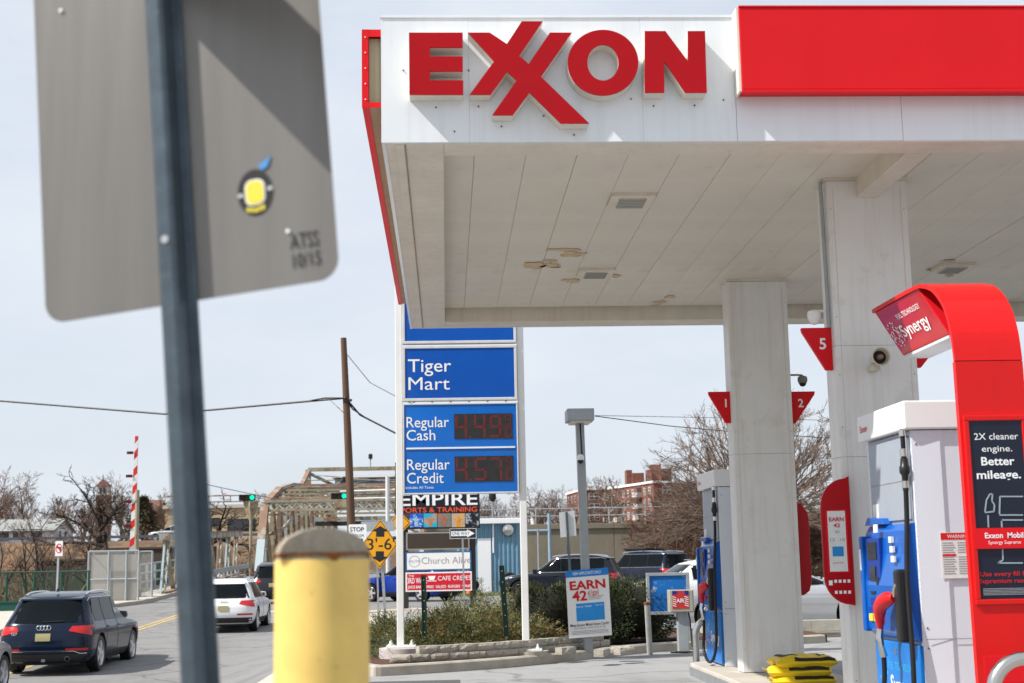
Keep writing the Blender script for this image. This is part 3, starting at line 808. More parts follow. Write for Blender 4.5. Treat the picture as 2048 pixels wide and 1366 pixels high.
# ------------------------------------------------------------------ pillar furniture (each screwed on, but separate things)
def flag(px_at, py0, py1, px_tip, y, num, label, side):
    a = pY(px_at, py0, y); t = pY(px_tip, py0 + (8 if side < 0 else 1), y); c = pY(px_at, py1, y)
    T = thing('pump_number_flag', label, 'number sign', (a.x, y, c.z), 0, 'red triangular pump number flags')
    xe = 3.3345 if side < 0 else 4.0405
    pts = [(xe, a.z), (t.x, a.z - 0.0), (t.x - 0.005 * side, a.z - 0.035), (xe + side * 0.06, c.z), (xe, c.z)]
    MB().prism(pts, 'y', y, y + 0.05).build('flag_plate', M_red, T, bevel=0.006)
    q = pY(*num[1:3], y - 0.003)
    if num[0]: lettering(T, num[0], q, (1, 0, 0), (0, 0, 1), num[3] * mpp(y), M_txtw, 'C', bold=0.02)
    return T
flag(1665, 655, 740, 1603, 11.95, ('5', 1646, 698, 23), 'red triangular flag with number 5 beside the white dome camera', -1)
flag(1845, 655, 735, 1900, 11.95, ('6', 1858, 698, 23), 'red triangular flag mostly hidden behind the red arch', 1)
flag(1460, 783, 846, 1417, 16.4, ('1', 1452, 814, 17), 'red triangular flag with a 1 on the left of the far pillar', -1)
flag(1592, 783, 846, 1630, 16.4, ('2', 1602, 814, 17), 'red triangular flag with a 2 right of the far pillar below the grey camera', 1)

def dome(p_wall, p_head, label, dark, r):
    T = thing('dome_camera', label, 'camera', p_head, 0, 'dome security cameras')
    a, h = Vector(p_wall), Vector(p_head)
    mid = Vector((h.x, h.y, a.z))
    MB().tube([a, a.lerp(mid, 0.7), mid + Vector((0, 0, -0.005)), h + Vector((0, 0, r * 0.8))], r * 0.2, 8).build('arm', dark, T, smooth=True)
    MB().lathe([(r * 0.35, r * 1.0), (r * 0.9, r * 0.75), (r, r * 0.35), (r, -r * 0.15), (r * 0.92, -r * 0.2), (r * 0.85, -r * 0.55)], 20, tuple(h)).build('housing', dark, T, smooth=True)
    MB().lathe([(r * 0.72, -r * 0.55), (r * 0.68, -r * 0.85), (r * 0.45, -r * 1.15), (r * 0.1, -r * 1.25)], 20, tuple(h)).build('bubble', M_blackp if dark is not M_white else M_white, T, smooth=True)
    if p_wall[0] != p_head[0]:
        MB().lathe([(r * 0.5, 0), (r * 0.5, 0.02)], 12, tuple(a), 'x').build('bracket', dark, T)
    return T
M_camg = mat('camera_grey', (0.25, 0.24, 0.21), 0.5, var=0.15)
w = pY(1655, 622, 11.95); h = pY(1628, 633, 11.95); dome((3.334, 11.95, w.z), h, 'white dome camera on an arm above flag 5', M_white, 0.058)
w = pY(1590, 750, 16.5); h = pY(1605, 761, 16.5); dome((4.041, 16.5, w.z), h, 'small grey dome camera on an arm above flag 2', M_camg, 0.058)

# horn loudspeaker
hc = pY(1762, 713, 11.60)
horn = thing('horn_speaker', 'cream horn loudspeaker mounted on the near pillar', 'loudspeaker', (hc.x, 11.86, hc.z - 0.1))
M_horn = mat('horn_cream', (0.62, 0.58, 0.48), 0.5, var=0.2, streak=0.3)
MB().lathe([(0.040, 0.20), (0.045, 0.12), (0.062, 0.05), (0.078, 0.0), (0.080, -0.012), (0.070, -0.010), (0.052, 0.06), (0.03, 0.10)], 20, tuple(hc), 'y').build('bell', M_horn, horn, smooth=True)
MB().lathe([(0.060, 0.045), (0.01, 0.046)], 20, tuple(hc), 'y').build('throat', M_dark, horn)
MB().lathe([(0.026, 0.06), (0.022, 0.0), (0.008, -0.02)], 16, tuple(hc), 'y').build('reflex_cone', mat('horn_brown', (0.30, 0.17, 0.12), 0.5), horn, smooth=True)
MB().box(hc.x - 0.045, hc.x + 0.03, 11.72, 11.868, hc.z - 0.10, hc.z - 0.055).build('bracket', M_horn, horn, bevel=0.01)

# red side wings on the pillars
wing = thing('pillar_poster_panel', 'curved red panel holding a white poster reading EARN 42', 'poster panel', (3.2, 11.8, pY(1670, 1212, 11.8).z))
ang = Matrix.Translation((3.375, 11.82, 0)) @ Matrix.Rotation(math.radians(-8), 4, 'Z')
zA, zB = pY(1670, 1212, 11.85).z, pY(1670, 953, 11.85).z
Wd = 0.245
def curvy(x0, x1, z0, z1, left=True):
    pts = [(x1, z0), (x1, z1)]
    n = 8; R = 0.20; k = (x1 - x0)
    for i in range(n + 1):
        a = math.pi / 2 * i / n; pts.append((x0 + k * 0.85 - k * 0.85 * math.sin(a), z1 - 0.02 - (R - R * math.cos(a)) * 1.2))
    for i in range(n + 1):
        a = math.pi / 2 * (1 - i / n); pts.append((x0 + k * 0.85 - k * 0.85 * math.sin(a), z0 + 0.01 + (R - R * math.cos(a)) * 1.2))
    return pts
wp = MB().prism(curvy(-Wd, 0.0, zA, zB), 'y', -0.03, 0.03).xf(ang).build('panel', M_redface, wing, bevel=0.008)
def wquad(x0, x1, z0, z1, y, nm, m, par=wing):
    return MB().box(x0, x1, y, y + 0.004, z0, z1).xf(ang).build(nm, m, par)
zp0, zp1 = pY(1670, 1143, 11.8).z, pY(1670, 1022, 11.8).z
wquad(-Wd + 0.035, -0.035, zp0 - 0.012, zp1 + 0.012, -0.034, 'frame', M_red)
wquad(-Wd + 0.05, -0.05, zp0, zp1, -0.037, 'poster', M_stick)
R3 = ang.to_3x3(); wux = R3 @ Vector((1, 0, 0))
def wtext(s, x, z, hgt, m, w=None, bold=0.0):
    o = ang @ Vector((x, -0.040, z)); lettering(wing, s, o, wux, (0, 0, 1), hgt, m, 'C', w, bold)
hz = zp1 - zp0; xm = -Wd / 2
wtext('EARN', xm, zp1 - hz * 0.17, 0.034, M_txtr, 0.12, 0.02); wtext('42', xm, zp1 - hz * 0.27, 0.032, M_txtr, 0.055, 0.02)
wtext('30', xm, zp1 - hz * 0.37, 0.024, M_txtg, 0.04); wtext('12  10', xm, zp1 - hz * 0.50, 0.024, M_txtg, 0.12)
wquad(xm - 0.045, xm + 0.045, zp0 + hz * 0.25, zp0 + hz * 0.41, -0.040, 'blue_card', mat('card_blue', (0.02, 0.25, 0.62), 0.4))
wtext('Exxon Mobil', xm, zp0 + hz * 0.13, 0.014, M_txtr, 0.08)
for i in range(4):
    for j in range(2):
        wquad(-0.165 + i * 0.036, -0.143 + i * 0.036, zA + 0.10 + j * 0.09, zA + 0.125 + j * 0.09, -0.034, 'safety_symbol', M_txtw)
wquad(-0.21, -0.18, zA + 0.17, zA + 0.21, -0.034, 'camera_symbol', M_txtw)
wing2 = thing('pillar_side_wing', 'dark red rounded panel on the right side of pillar 1', 'poster panel', (4.1, 16.4, pY(1620, 1190, 16.4).z))
zA, zB = pY(1620, 1190, 16.5).z, pY(1620, 1005, 16.5).z
pts = [(4.0405, zA), (4.0405, zB), (4.12, zB - 0.01), (4.19, zB - 0.12), (4.20, zB - 0.2), (4.20, zA + 0.16), (4.17, zA + 0.05), (4.10, zA)]
MB().prism(pts, 'y', 16.42, 16.50).build('panel', M_redface, wing2, bevel=0.012)

# stainless hoops
def hoop(x0, x1, y, h, label, r=0.045):
    T = thing('guard_hoop', label, 'guard rail', ((x0 + x1) / 2, y, 0), 0, 'stainless guard hoops')
    R = 0.2; pts = [(x0, y, -0.01), (x0, y, h - R)]
    for i in range(1, 8):
        a = math.pi / 2 * i / 8; pts.append((x0 + R - R * math.cos(a), y, h - R + R * math.sin(a)))
    pts.append((x0 + R, y, h)); pts.append((x1 - R, y, h))
    for i in range(1, 8):
        a = math.pi / 2 * i / 8; pts.append((x1 - R + R * math.sin(a), y, h - R + R * math.cos(a)))
    pts += [(x1, y, h - R), (x1, y, -0.01)]
    MB().tube(pts, r, 16).build('hoop_pipe', M_stain, T, smooth=True)
    for xx in (x0, x1): MB().lathe([(0.075, -0.005), (0.075, 0.012), (0.05, 0.02)], 16, (xx, y, 0)).build('base_flange', M_stain, T)
hoop(3.36, 4.4, 8.85, 0.77, 'stainless guard hoop at the bottom right corner before the red arch')
hx = pY(1392, 1300, 18.75).x
hoop(hx, hx + 1.0, 18.75, 0.66, 'stainless guard hoop beside the far pump')

# yellow bags
M_bag = mat('bag_yellow', (0.78, 0.56, 0.02), 0.35, var=0.10, scale=10)
def bag(cx, cy, z, L, W, H, seed, label, rz):
    T = thing('salt_bag', label, 'bag', (cx, cy, z), rz, 'yellow plastic bags stacked on the island')
    r = random.Random(seed); ph = [r.uniform(0, 6) for _ in range(6)]
    def surf(u, v, top):
        x = (u - 0.5) * L; y = (v - 0.5) * W
        e = (1 - (2 * u - 1) ** 6) ** 0.5 * (1 - (2 * v - 1) ** 4) ** 0.6
        wob = 0.010 * math.sin(9 * u + ph[0]) * math.cos(7 * v + ph[1]) + 0.006 * math.sin(23 * u + ph[2] + 5 * v) + 0.004 * math.sin(31 * v + ph[3])
        z = H * 0.45 + (0.55 * H * e + wob * e) * (1 if top else 0) + (-H * 0.45 * e) * (0 if top else 1)
        return (x * (1 - 0.04 * math.sin(6 * v + ph[4])), y * (1 - 0.08 * math.sin(5 * u + ph[5])), z)
    b = MB(); b.grid(lambda u, v: surf(u, v, True), 24, 14); b.grid(lambda u, v: surf(v, u, False), 14, 24)
    b.build('sack', M_bag, T, smooth=True, angle=60, local=True)
    def patch(u0, u1, v0, v1, nm, m):
        q = MB(); q.grid(lambda u, v: Vector(surf(u0 + (u1 - u0) * u, v0 + (v1 - v0) * v, True)) + Vector((0, 0, 0.004)), 6, 5); q.build(nm, m, T, smooth=True, local=True)
    patch(0.10, 0.40, 0.25, 0.85, 'dark_print', M_txtb); patch(0.30, 0.95, 0.012, 0.10, 'dark_print', M_txtb)
    patch(0.72, 0.76, 0.2, 0.55, 'dark_print', M_txtb); patch(0.80, 0.84, 0.25, 0.6, 'dark_print', M_txtb); patch(0.88, 0.91, 0.3, 0.6, 'dark_print', M_txtb)
    b = MB(); b.grid(lambda u, v: (-L / 2 - 0.05 * u + 0.015, (v - 0.5) * W * (0.35 + 0.25 * u), H * 0.45 + 0.03 * u + 0.008 * math.sin(14 * v)), 4, 8); b.build('gathered_end', M_bag, T, smooth=True, local=True)
for i, (dx, rz) in enumerate(((0.0, 3), (-0.05, -3), (0.03, 2))):
    bag(3.55 + dx * 0.6, 14.5, 0.15 + i * 0.088, 0.62, 0.40, 0.128, i, ('yellow salt bag at the bottom of the stack on the island', 'yellow salt bag in the middle of the stack', 'topmost yellow salt bag with dark print')[i], math.radians(rz))

# ------------------------------------------------------------------ foreground: back of a street sign, bollard
M_alu = mat('aluminium_back', (0.22, 0.21, 0.195), 0.34, metal=0.45, var=0.22, scale=2.2, stretch=(5, 5, 0.35), streak=0.4, dirt=(0.19, 0.15, 0.11))
M_uchan = mat('sign_post_steel', (0.10, 0.13, 0.155), 0.35, metal=0.5, var=0.35, scale=14, spots=0.3, spotcol=(0.2, 0.2, 0.2), spotscale=60)
fs = thing('street_sign', 'grey metal back of a rectangular street sign on a leaning post', 'street sign', (-0.39, 2.78, 0.0))
tl = math.radians(4.5)
FP = pY(395, 1366, 2.78)
FM = Matrix.Translation(FP) @ Matrix.Rotation(math.radians(-18), 4, 'Z') @ Matrix.Rotation(-tl, 4, 'Y')
FN = FM.to_3x3() @ Vector((0, 1, 0)); FQ = FM @ Vector((0, 0.0165, 0))
def fpt(px, py):
    d = Vector(ray(px, py)); e = Vector(EYE); t = (FQ - e).dot(FN) / d.dot(FN)
    p = FM.inverted() @ (e + d * t); return p.x, p.z
ax0, az0 = fpt(92, 640); bx0, bz0 = fpt(680, 565)
X0, X1, Z0 = ax0, bx0, (az0 + bz0) / 2
MB().prism(rrect(X0, X1, Z0, Z0 + 0.775, 0.043, 8), 'y', 0.016, 0.0185).xf(FM).build('sign_panel', M_alu, fs)
# hat-section channel post: flanges against the panel, rounded web towards the camera
sec = [(-0.040, 0.0155), (-0.040, 0.010), (-0.024, 0.009), (-0.020, -0.028), (-0.012, -0.034), (0.012, -0.034), (0.020, -0.028), (0.024, 0.009), (0.040, 0.010), (0.040, 0.0155), (0.020, 0.0155), (0.015, -0.024), (-0.015, -0.024), (-0.020, 0.0155)]
MB().prism(sec, 'z', -1.20, 1.40).xf(FM).build('post', M_uchan, fs, bevel=0.002)
# added out-of-view blade on the post top, casts the diagonal shadow across the panel
MB().box(FP.x - 0.135, FP.x - 0.128, FP.y - 0.72, FP.y + 0.01, 2.60, 2.86).build('shadow_blade', M_alu, fs, bevel=0.002)
for z in (Z0 + 0.12, Z0 + 0.65): MB().lathe([(0.009, -0.036), (0.009, -0.028)], 6, (0.0, 0, z), 'y').xf(FM).build('bolt', M_steel, fs)
FX = (FM.to_3x3() @ Vector((1, 0, 0))); FZ = (FM.to_3x3() @ Vector((0, 0, 1)))
def ftxt(s, px, py, hpx, wpx):
    x, z = fpt(px, py); o = FM @ Vector((x, 0.0135, z)); lettering(fs, s, o, FX, FZ, hpx * mpp(2.72), M_txtb, 'L', wpx * mpp(2.72))
ftxt('ATSS', 582, 500, 34, 62); ftxt('10/15', 588, 537, 31, 60)
cx_, cz_ = fpt(511, 385); k = mpp(2.72)
MB().lathe([(39 * k, 0.0142), (39 * k, 0.0155)], 32, (0, 0, 0), 'y').xf(FM @ Matrix.Translation((cx_, 0, cz_)) @ Matrix.Scale(1.25, 4, (0, 0, 1))).build('round_sticker', M_txtb, fs)
st = Matrix.Translation((cx_, 0, cz_))
MB().prism(rrect(-19 * k, 19 * k, -25 * k, 24 * k, 14 * k), 'y', 0.0125, 0.0138).xf(FM @ st).build('sticker_print', mat('sticker_yellow', (0.75, 0.62, 0.06), 0.5, var=0.1), fs)
MB().prism([(18 * k, 44 * k), (32 * k, 50 * k), (40 * k, 72 * k), (28 * k, 62 * k), (12 * k, 56 * k)], 'y', 0.0125, 0.0138).xf(FM @ st).build('sticker_print', mat('sticker_blue', (0.06, 0.28, 0.62), 0.5, var=0.1), fs)
MB().prism(rrect(-22 * k, 22 * k, -28 * k, 27 * k, 16 * k), 'y', 0.0135, 0.0141).xf(FM @ st).build('sticker_outline', M_txtw, fs)
for i in range(5): MB().box((-20 + i * 8.5) * k, (-14 + i * 8.5) * k, 0.0128, 0.0140, (-43 + abs(i - 2) * 1.6) * k, (-34 + abs(i - 2) * 2.0) * k).xf(FM @ st).build('sticker_print', MATS['sticker_yellow'], fs)
for i in (-1, 1):
    for j in range(3): MB().box((i * 33 - 4 + j * 4) * k, (i * 33 - 2 + j * 4) * k, 0.0128, 0.0140, (i * 3 - 4) * k, (i * 3 + 4) * k).xf(FM @ st).build('sticker_print', M_txtw, fs)
for px, py in ((577, 463), (123, 22)):
    x, z = fpt(px, py); MB().lathe([(0.004, 0.012), (0.004, 0.0155)], 10, (x, 0, z), 'y').xf(FM).build('rivet', M_txtw, fs)

bol = thing('bollard', 'yellow painted steel bollard with domed concrete top in the foreground', 'bollard', (-0.27, 3.12, 0.0))
M_by = mat('bollard_yellow', (0.82, 0.58, 0.17), 0.55, var=0.18, scale=9, spots=0.5, spotcol=(0.42, 0.27, 0.06), spotscale=16, spotedge=0.66, streak=0.2, dirt=(0.5, 0.3, 0.06))
M_bc = mat('bollard_concrete', (0.50, 0.43, 0.32), 0.95, var=0.3, scale=60, bump=0.8, bscale=120)
M_rust = mat('rust', (0.26, 0.085, 0.02), 0.9, var=0.5, scale=30)
bz = pY(640, 1106, 3.12).z; BR = 0.1015
MB().lathe([(BR, 0.0), (BR, bz - 0.014)], 48, (-0.268, 3.12, 0)).build('pipe', M_by, bol, smooth=True, angle=50)
rb = MB(); n = 96; rr = random.Random(3)
lows = [0.004 + 0.014 * max(0, math.sin(i * 0.55) * math.sin(i * 0.13 + 1)) ** 2 + 0.003 * rr.random() for i in range(n)]
for i in range(n):
    a, c = 2 * math.pi * i / n, 2 * math.pi * (i + 1) / n; R = BR + 0.0012
    f = lambda an, z, r=R: (-0.268 + r * math.cos(an), 3.12 + r * math.sin(an), z)
    rb.poly([f(a, bz - lows[i]), f(c, bz - lows[(i + 1) % n]), f(c, bz), f(a, bz)]); rb.poly([f(a, bz), f(c, bz), f(c, bz, BR - 0.01), f(a, bz, BR - 0.01)])
rb.build('rusty_rim', M_rust, bol)
MB().lathe([(BR - 0.002, bz - 0.016), (BR - 0.001, bz + 0.004), (BR - 0.006, bz + 0.016), (BR - 0.02, bz + 0.032), (BR - 0.05, bz + 0.047), (0.02, bz + 0.054), (0.004, bz + 0.054)], 40, (-0.268, 3.12, 0)).build('concrete_cap', M_bc, bol, smooth=True, angle=70)

# ------------------------------------------------------------------ planter
planter = struct(MB().prism([(-1.25, 19.4), (-0.9, 19.35), (0.72, 20.2), (1.9, 21.4), (3.15, 22.85), (3.6, 23.5), (6.5, 24.6), (6.5, 27.5), (-1.3, 27.5), (-1.5, 24)], 'z', -0.4, 0.125).build('planting_bed', M_mulch), 'structure')
def catmull(pts, per=6):
    out = []; P = [Vector(p) for p in pts]
    for i in range(len(P) - 1):
        p0, p1, p2, p3 = P[max(0, i - 1)], P[i], P[i + 1], P[min(len(P) - 1, i + 2)]
        for k in range(per):
            t = k / per
            out.append(0.5 * ((2 * p1) + (p2 - p0) * t + (2 * p0 - 5 * p1 + 4 * p2 - p3) * t * t + (3 * p1 - p0 - 3 * p2 + p3) * t ** 3))
    out.append(P[-1]); return out
def walk(pts, step):
    """points and headings every step metres along a 2-D path"""
    out = []; acc = 0.0; nxt = step / 2
    for a, c in zip(pts[:-1], pts[1:]):
        d = (c - a).length
        while nxt <= acc + d:
            t = (nxt - acc) / d; p = a.lerp(c, t); out.append((p, math.atan2(c.y - a.y, c.x - a.x))); nxt += step
        acc += d
    return out
kerb2 = struct(bpy.data.objects.new('forecourt_kerb', None)); COL.objects.link(kerb2)
front = catmull([(-1.32, 19.9), (-1.05, 19.22), (-0.75, 19.12), (0.72, 20.02), (1.9, 21.25), (3.1, 22.68), (3.9, 23.2), (6.4, 24.3)])
def kerb_stone(pth, i0, i1):
    b = MB(); q = []
    for i in range(i0, i1 + 1):
        p = pth[i]; d = (pth[min(i + 1, len(pth) - 1)] - pth[max(i - 1, 0)]).normalized(); nn = Vector((-d.y, d.x))
        o = p; w = p + nn * 0.16
        q.append([(o.x, o.y, -0.05), (o.x + nn.x * 0.012, o.y + nn.y * 0.012, 0.115), (o.x + nn.x * 0.035, o.y + nn.y * 0.035, 0.135), (w.x, w.y, 0.137), (w.x, w.y, -0.05)])
    for a, c in zip(q[:-1], q[1:]):
        for k in range(4): b.poly([a[k], c[k], c[k + 1], a[k + 1]])
    b.poly(q[0]); b.poly(q[-1][::-1])
    return b.build('kerb_stone', M_conc, kerb2)
cuts = [0, 8, 17, 24, 30, 36, len(front) - 1]
for a, c in zip(cuts[:-1], cuts[1:]): kerb_stone(front, a, c)

M_blk = mat('wall_block', (0.45, 0.41, 0.35), 0.9, var=0.35, scale=14, bump=0.9, bscale=45)
def block_mesh(seed, L=0.285, W=0.16, H=0.098):
    r = random.Random(seed); b = MB(); nx, nz = 5, 3
    b.box(-L / 2, L / 2, 0.02, W, 0.0, H)
    def f(u, v):
        e = min(1, 4 * min(u, 1 - u) + 0.15) * min(1, 3 * min(v, 1 - v) + 0.25)
        return (-L / 2 + L * u, 0.02 - (0.012 + 0.018 * r.random()) * e, H * v)
    b.grid(f, nx, nz)
    return b
wall = thing('block_retaining_wall', 'low curved retaining wall of split grey blocks around the planting bed', 'garden wall', (0.8, 20.6, 0.12))
protos = []
wpath = catmull([(-0.78, 19.72), (-0.45, 19.7), (0.75, 20.30), (1.75, 21.35), (2.6, 22.4)])
top_path = walk(wpath, 0.292)
bi = 0
for course in range(2):
    for i, (p, a) in enumerate(walk(wpath, 0.292)):
        if course == 1 and (i < 1 or i > 13): continue
        if course == 0 and i > 14: continue
        d = Vector((math.cos(a), math.sin(a))); nn = Vector((-d.y, d.x))
        q = p + d * (0.146 * course) + nn * 0.03 * course
        loc = Vector((q.x, q.y, 0.137 + course * 0.1 + RNG.uniform(-0.004, 0.004))) - wall.location
        if len(protos) < 6:
            o = block_mesh(bi).build('block', M_blk, wall, local=True, bevel=0.006); protos.append(o); o.location = loc; o.rotation_euler = (0, 0, a + RNG.uniform(-0.04, 0.04))
        else: piece('block', protos[bi % 6], wall, loc, a + RNG.uniform(-0.05, 0.05))
        bi += 1
for px, py, rz in ((880, 1302, 0.4), (1140, 1302, 0.7), (1215, 1306, 1.2), (1240, 1300, -0.3), (1258, 1303, 0.6)):
    p = pZ(px, py, 0.17); piece('block', protos[bi % 6], wall, Vector((p.x, p.y, 0.125)) - wall.location, rz); bi += 1

# foliage made of many small leaf faces
def leaves(name, centres, normals, size, mats, parent, seed, aspect=0.5, jitter=0.9, weights=None):
    """one mesh of diamond leaves at the given points (numpy arrays)"""
    r = np.random.default_rng(seed); n = len(centres)
    d = normals + r.normal(0, jitter, (n, 3)); d /= np.linalg.norm(d, axis=1)[:, None] + 1e-9
    s = r.normal(0, 1, (n, 3)); s -= (s * d).sum(1)[:, None] * d; s /= np.linalg.norm(s, axis=1)[:, None] + 1e-9
    L = size * r.uniform(0.6, 1.4, n)[:, None]
    v = np.empty((n, 4, 3)); v[:, 0] = centres; v[:, 1] = centres + d * L * 0.5 + s * L * aspect * 0.5; v[:, 2] = centres + d * L; v[:, 3] = centres + d * L * 0.5 - s * L * aspect * 0.5
    me = bpy.data.meshes.new(name)
    me.vertices.add(4 * n); me.vertices.foreach_set('co', v.reshape(-1)); me.loops.add(4 * n); me.polygons.add(n)
    me.loops.foreach_set('vertex_index', np.arange(4 * n, dtype=np.int32)); me.polygons.foreach_set('loop_start', np.arange(0, 4 * n, 4, dtype=np.int32))
    for m in mats: me.materials.append(m)
    if weights is not None and not isinstance(weights, list): mi = weights
    else: mi = r.choice(len(mats), n, p=weights)
    me.polygons.foreach_set('material_index', mi.astype(np.int32))
    me.update(calc_edges=True)
    o = bpy.data.objects.new(name, me); COL.objects.link(o)
    if parent is not None:
        o.parent = parent; o.matrix_parent_inverse = world_of(parent).inverted()
    return o
G1 = mat('juniper_green', (0.125, 0.135, 0.04), 0.6, var=0.4, scale=4)
G2 = mat('juniper_light', (0.25, 0.23, 0.09), 0.6, var=0.4, scale=4)
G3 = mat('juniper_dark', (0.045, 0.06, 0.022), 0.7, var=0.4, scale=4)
G4 = mat('juniper_brown', (0.26, 0.13, 0.04), 0.8, var=0.4, scale=4)
H1 = mat('yew_green', (0.022, 0.040, 0.014), 0.55, var=0.4, scale=5)
H2 = mat('yew_light', (0.060, 0.078, 0.022), 0.55, var=0.4, scale=5)
H3 = mat('yew_bronze', (0.10, 0.055, 0.02), 0.6, var=0.4, scale=5)
M_stem = mat('stem_brown', (0.13, 0.08, 0.05), 0.85, var=0.3)
def juniper(cx, cy, rx, ry, h, n, seed, label, brown=0.03, z0=0.12):
    r = np.random.default_rng(seed)
    T = thing('juniper_shrub', label, 'shrub', (cx, cy, z0), 0, 'spreading juniper shrubs in the planting bed')
    ns = int(n * 1.3)
    a = r.uniform(0, 2 * math.pi, ns); q = np.sqrt(r.uniform(0, 1, ns))
    hh = h * (1 - q ** 2.2) * (0.75 + 0.25 * np.sin(3 * a + seed)) + 0.05
    b = np.stack([cx + rx * q * np.cos(a), cy + ry * q * np.sin(a), z0 + hh * r.uniform(0.75, 1.0, ns)], 1)
    out = np.stack([np.cos(a) * (0.35 + q), np.sin(a) * (0.35 + q), 0.75 - 0.5 * q], 1) + r.normal(0, 0.35, (ns, 3))
    out /= np.linalg.norm(out, axis=1)[:, None]
    K = 12
    t = np.linspace(0, 1, K)[None, :, None]
    Ls = r.uniform(0.16, 0.34, ns)[:, None, None]
    pts = b[:, None, :] + out[:, None, :] * t * Ls
    pts[:, :, 2] -= (t[..., 0] ** 2) * 0.05
    pts += r.normal(0, 0.008, pts.shape)
    nr = np.repeat(out[:, None, :], K, 1)
    w = r.choice(4, ns, p=[0.48, 0.32, 0.20 - brown, brown]); w = np.repeat(w[:, None], K, 1)
    patch = (np.sin(b[:, 0] * 3.1 + seed) * np.cos(b[:, 1] * 2.3) > 0.86)
    w[patch] = np.where(r.random(w[patch].shape) < 0.6, 3, w[patch])
    leaves('foliage', pts.reshape(-1, 3), nr.reshape(-1, 3), 0.052, [G1, G2, G3, G4], T, seed, 0.2, 0.45, w.reshape(-1))
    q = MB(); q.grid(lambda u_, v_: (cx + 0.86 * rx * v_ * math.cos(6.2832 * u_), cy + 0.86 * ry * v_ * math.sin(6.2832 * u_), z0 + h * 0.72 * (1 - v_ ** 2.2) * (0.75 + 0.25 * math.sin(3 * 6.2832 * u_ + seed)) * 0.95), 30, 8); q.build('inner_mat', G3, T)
    s = MB()
    for i in range(18):
        an = i * 2.4; rad = 0.3 + 0.6 * ((i * 37) % 10) / 10
        s.tube([(cx, cy, z0 - 0.02), (cx + rx * rad * 0.5 * math.cos(an), cy + ry * rad * 0.5 * math.sin(an), z0 + h * 0.35), (cx + rx * rad * math.cos(an), cy + ry * rad * math.sin(an), z0 + h * 0.45)], [0.02, 0.013, 0.005], 5)
    s.build('stems', M_stem, T)
    return T
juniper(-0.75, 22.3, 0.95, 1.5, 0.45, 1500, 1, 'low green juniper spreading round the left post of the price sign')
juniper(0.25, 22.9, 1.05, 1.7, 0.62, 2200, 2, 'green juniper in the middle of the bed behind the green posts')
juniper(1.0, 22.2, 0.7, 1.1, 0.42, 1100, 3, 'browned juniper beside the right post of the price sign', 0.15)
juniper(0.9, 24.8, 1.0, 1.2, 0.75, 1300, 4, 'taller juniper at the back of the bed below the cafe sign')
def yew(cx, cy, rx, ry, h, n, seed, label, z0=0.1):
    r = np.random.default_rng(seed)
    T = thing('yew_hedge', label, 'hedge', (cx, cy, z0), 0, 'dark clipped hedge shrubs')
    u = r.normal(0, 1, (n, 3)); u /= np.linalg.norm(u, axis=1)[:, None]
    e = np.abs(u) ** 0.62 * np.sign(u)
    k = r.uniform(0.80, 1.0, n)[:, None] * (1 + 0.06 * np.sin(5 * u[:, :1] * 3 + seed) + 0.05 * np.cos(7 * u[:, 1:2] * 2))
    p = e * k
    pts = np.stack([cx + rx * p[:, 0], cy + ry * p[:, 1], z0 + h * (0.5 + 0.5 * p[:, 2])], 1)
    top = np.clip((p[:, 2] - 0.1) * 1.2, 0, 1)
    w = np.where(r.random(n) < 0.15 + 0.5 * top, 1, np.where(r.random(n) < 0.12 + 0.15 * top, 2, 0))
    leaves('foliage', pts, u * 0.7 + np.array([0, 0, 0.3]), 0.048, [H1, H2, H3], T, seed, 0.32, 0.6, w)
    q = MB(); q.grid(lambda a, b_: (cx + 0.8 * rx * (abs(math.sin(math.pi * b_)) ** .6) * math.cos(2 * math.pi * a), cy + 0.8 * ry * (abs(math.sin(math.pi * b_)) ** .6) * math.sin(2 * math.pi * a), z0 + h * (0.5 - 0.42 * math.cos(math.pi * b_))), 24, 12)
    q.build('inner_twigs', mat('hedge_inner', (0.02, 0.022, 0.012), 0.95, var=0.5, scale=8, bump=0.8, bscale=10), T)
    return T
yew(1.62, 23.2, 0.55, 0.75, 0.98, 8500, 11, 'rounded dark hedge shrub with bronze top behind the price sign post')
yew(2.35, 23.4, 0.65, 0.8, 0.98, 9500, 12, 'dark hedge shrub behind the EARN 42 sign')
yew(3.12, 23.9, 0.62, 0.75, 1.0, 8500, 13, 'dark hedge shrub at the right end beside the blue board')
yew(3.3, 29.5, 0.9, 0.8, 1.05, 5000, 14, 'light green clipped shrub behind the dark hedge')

# ------------------------------------------------------------------ price sign
GY = 20.8
M_blue = mat('sign_blue', (0.001, 0.085, 0.43), 0.25, var=0.10, scale=1.5, coat=0.2)
M_blue2 = mat('sign_blue_price', (0.002, 0.15, 0.60), 0.25, var=0.22, scale=0.8, coat=0.2)
M_cab = mat('cabinet_grey', (0.66, 0.66, 0.65), 0.4, var=0.1, streak=0.25)
gs = thing('price_sign', 'tall blue fuel price sign on two white posts', 'price sign', (0.22, GY, 0.12))
lx_, rx_ = pY(799, 980, GY).x, pY(1046, 980, GY).x
for xx, cut in ((lx_, 0), (rx_, 1)):
    bzp = 0.30 if cut == 0 else 0.215
    post = MB().box(xx - 0.05, xx + 0.05, GY - 0.01, GY + 0.09, bzp, 7.4).build('post', M_white, gs, bevel=0.008)
    MB().box(xx - 0.20, xx + 0.22, GY - 0.17, GY + 0.25, bzp - 0.03, bzp).build('base_plate', M_white, post, bevel=0.005)
    for dx, dy in ((-.14, -.11), (.16, -.11), (-.14, .19), (.16, .19)):
        MB().lathe([(0.026, bzp), (0.026, bzp + 0.03), (0.014, bzp + 0.032), (0.013, bzp + 0.07)], 6, (xx + dx, GY + dy, 0)).build('anchor_nut', M_white, post)
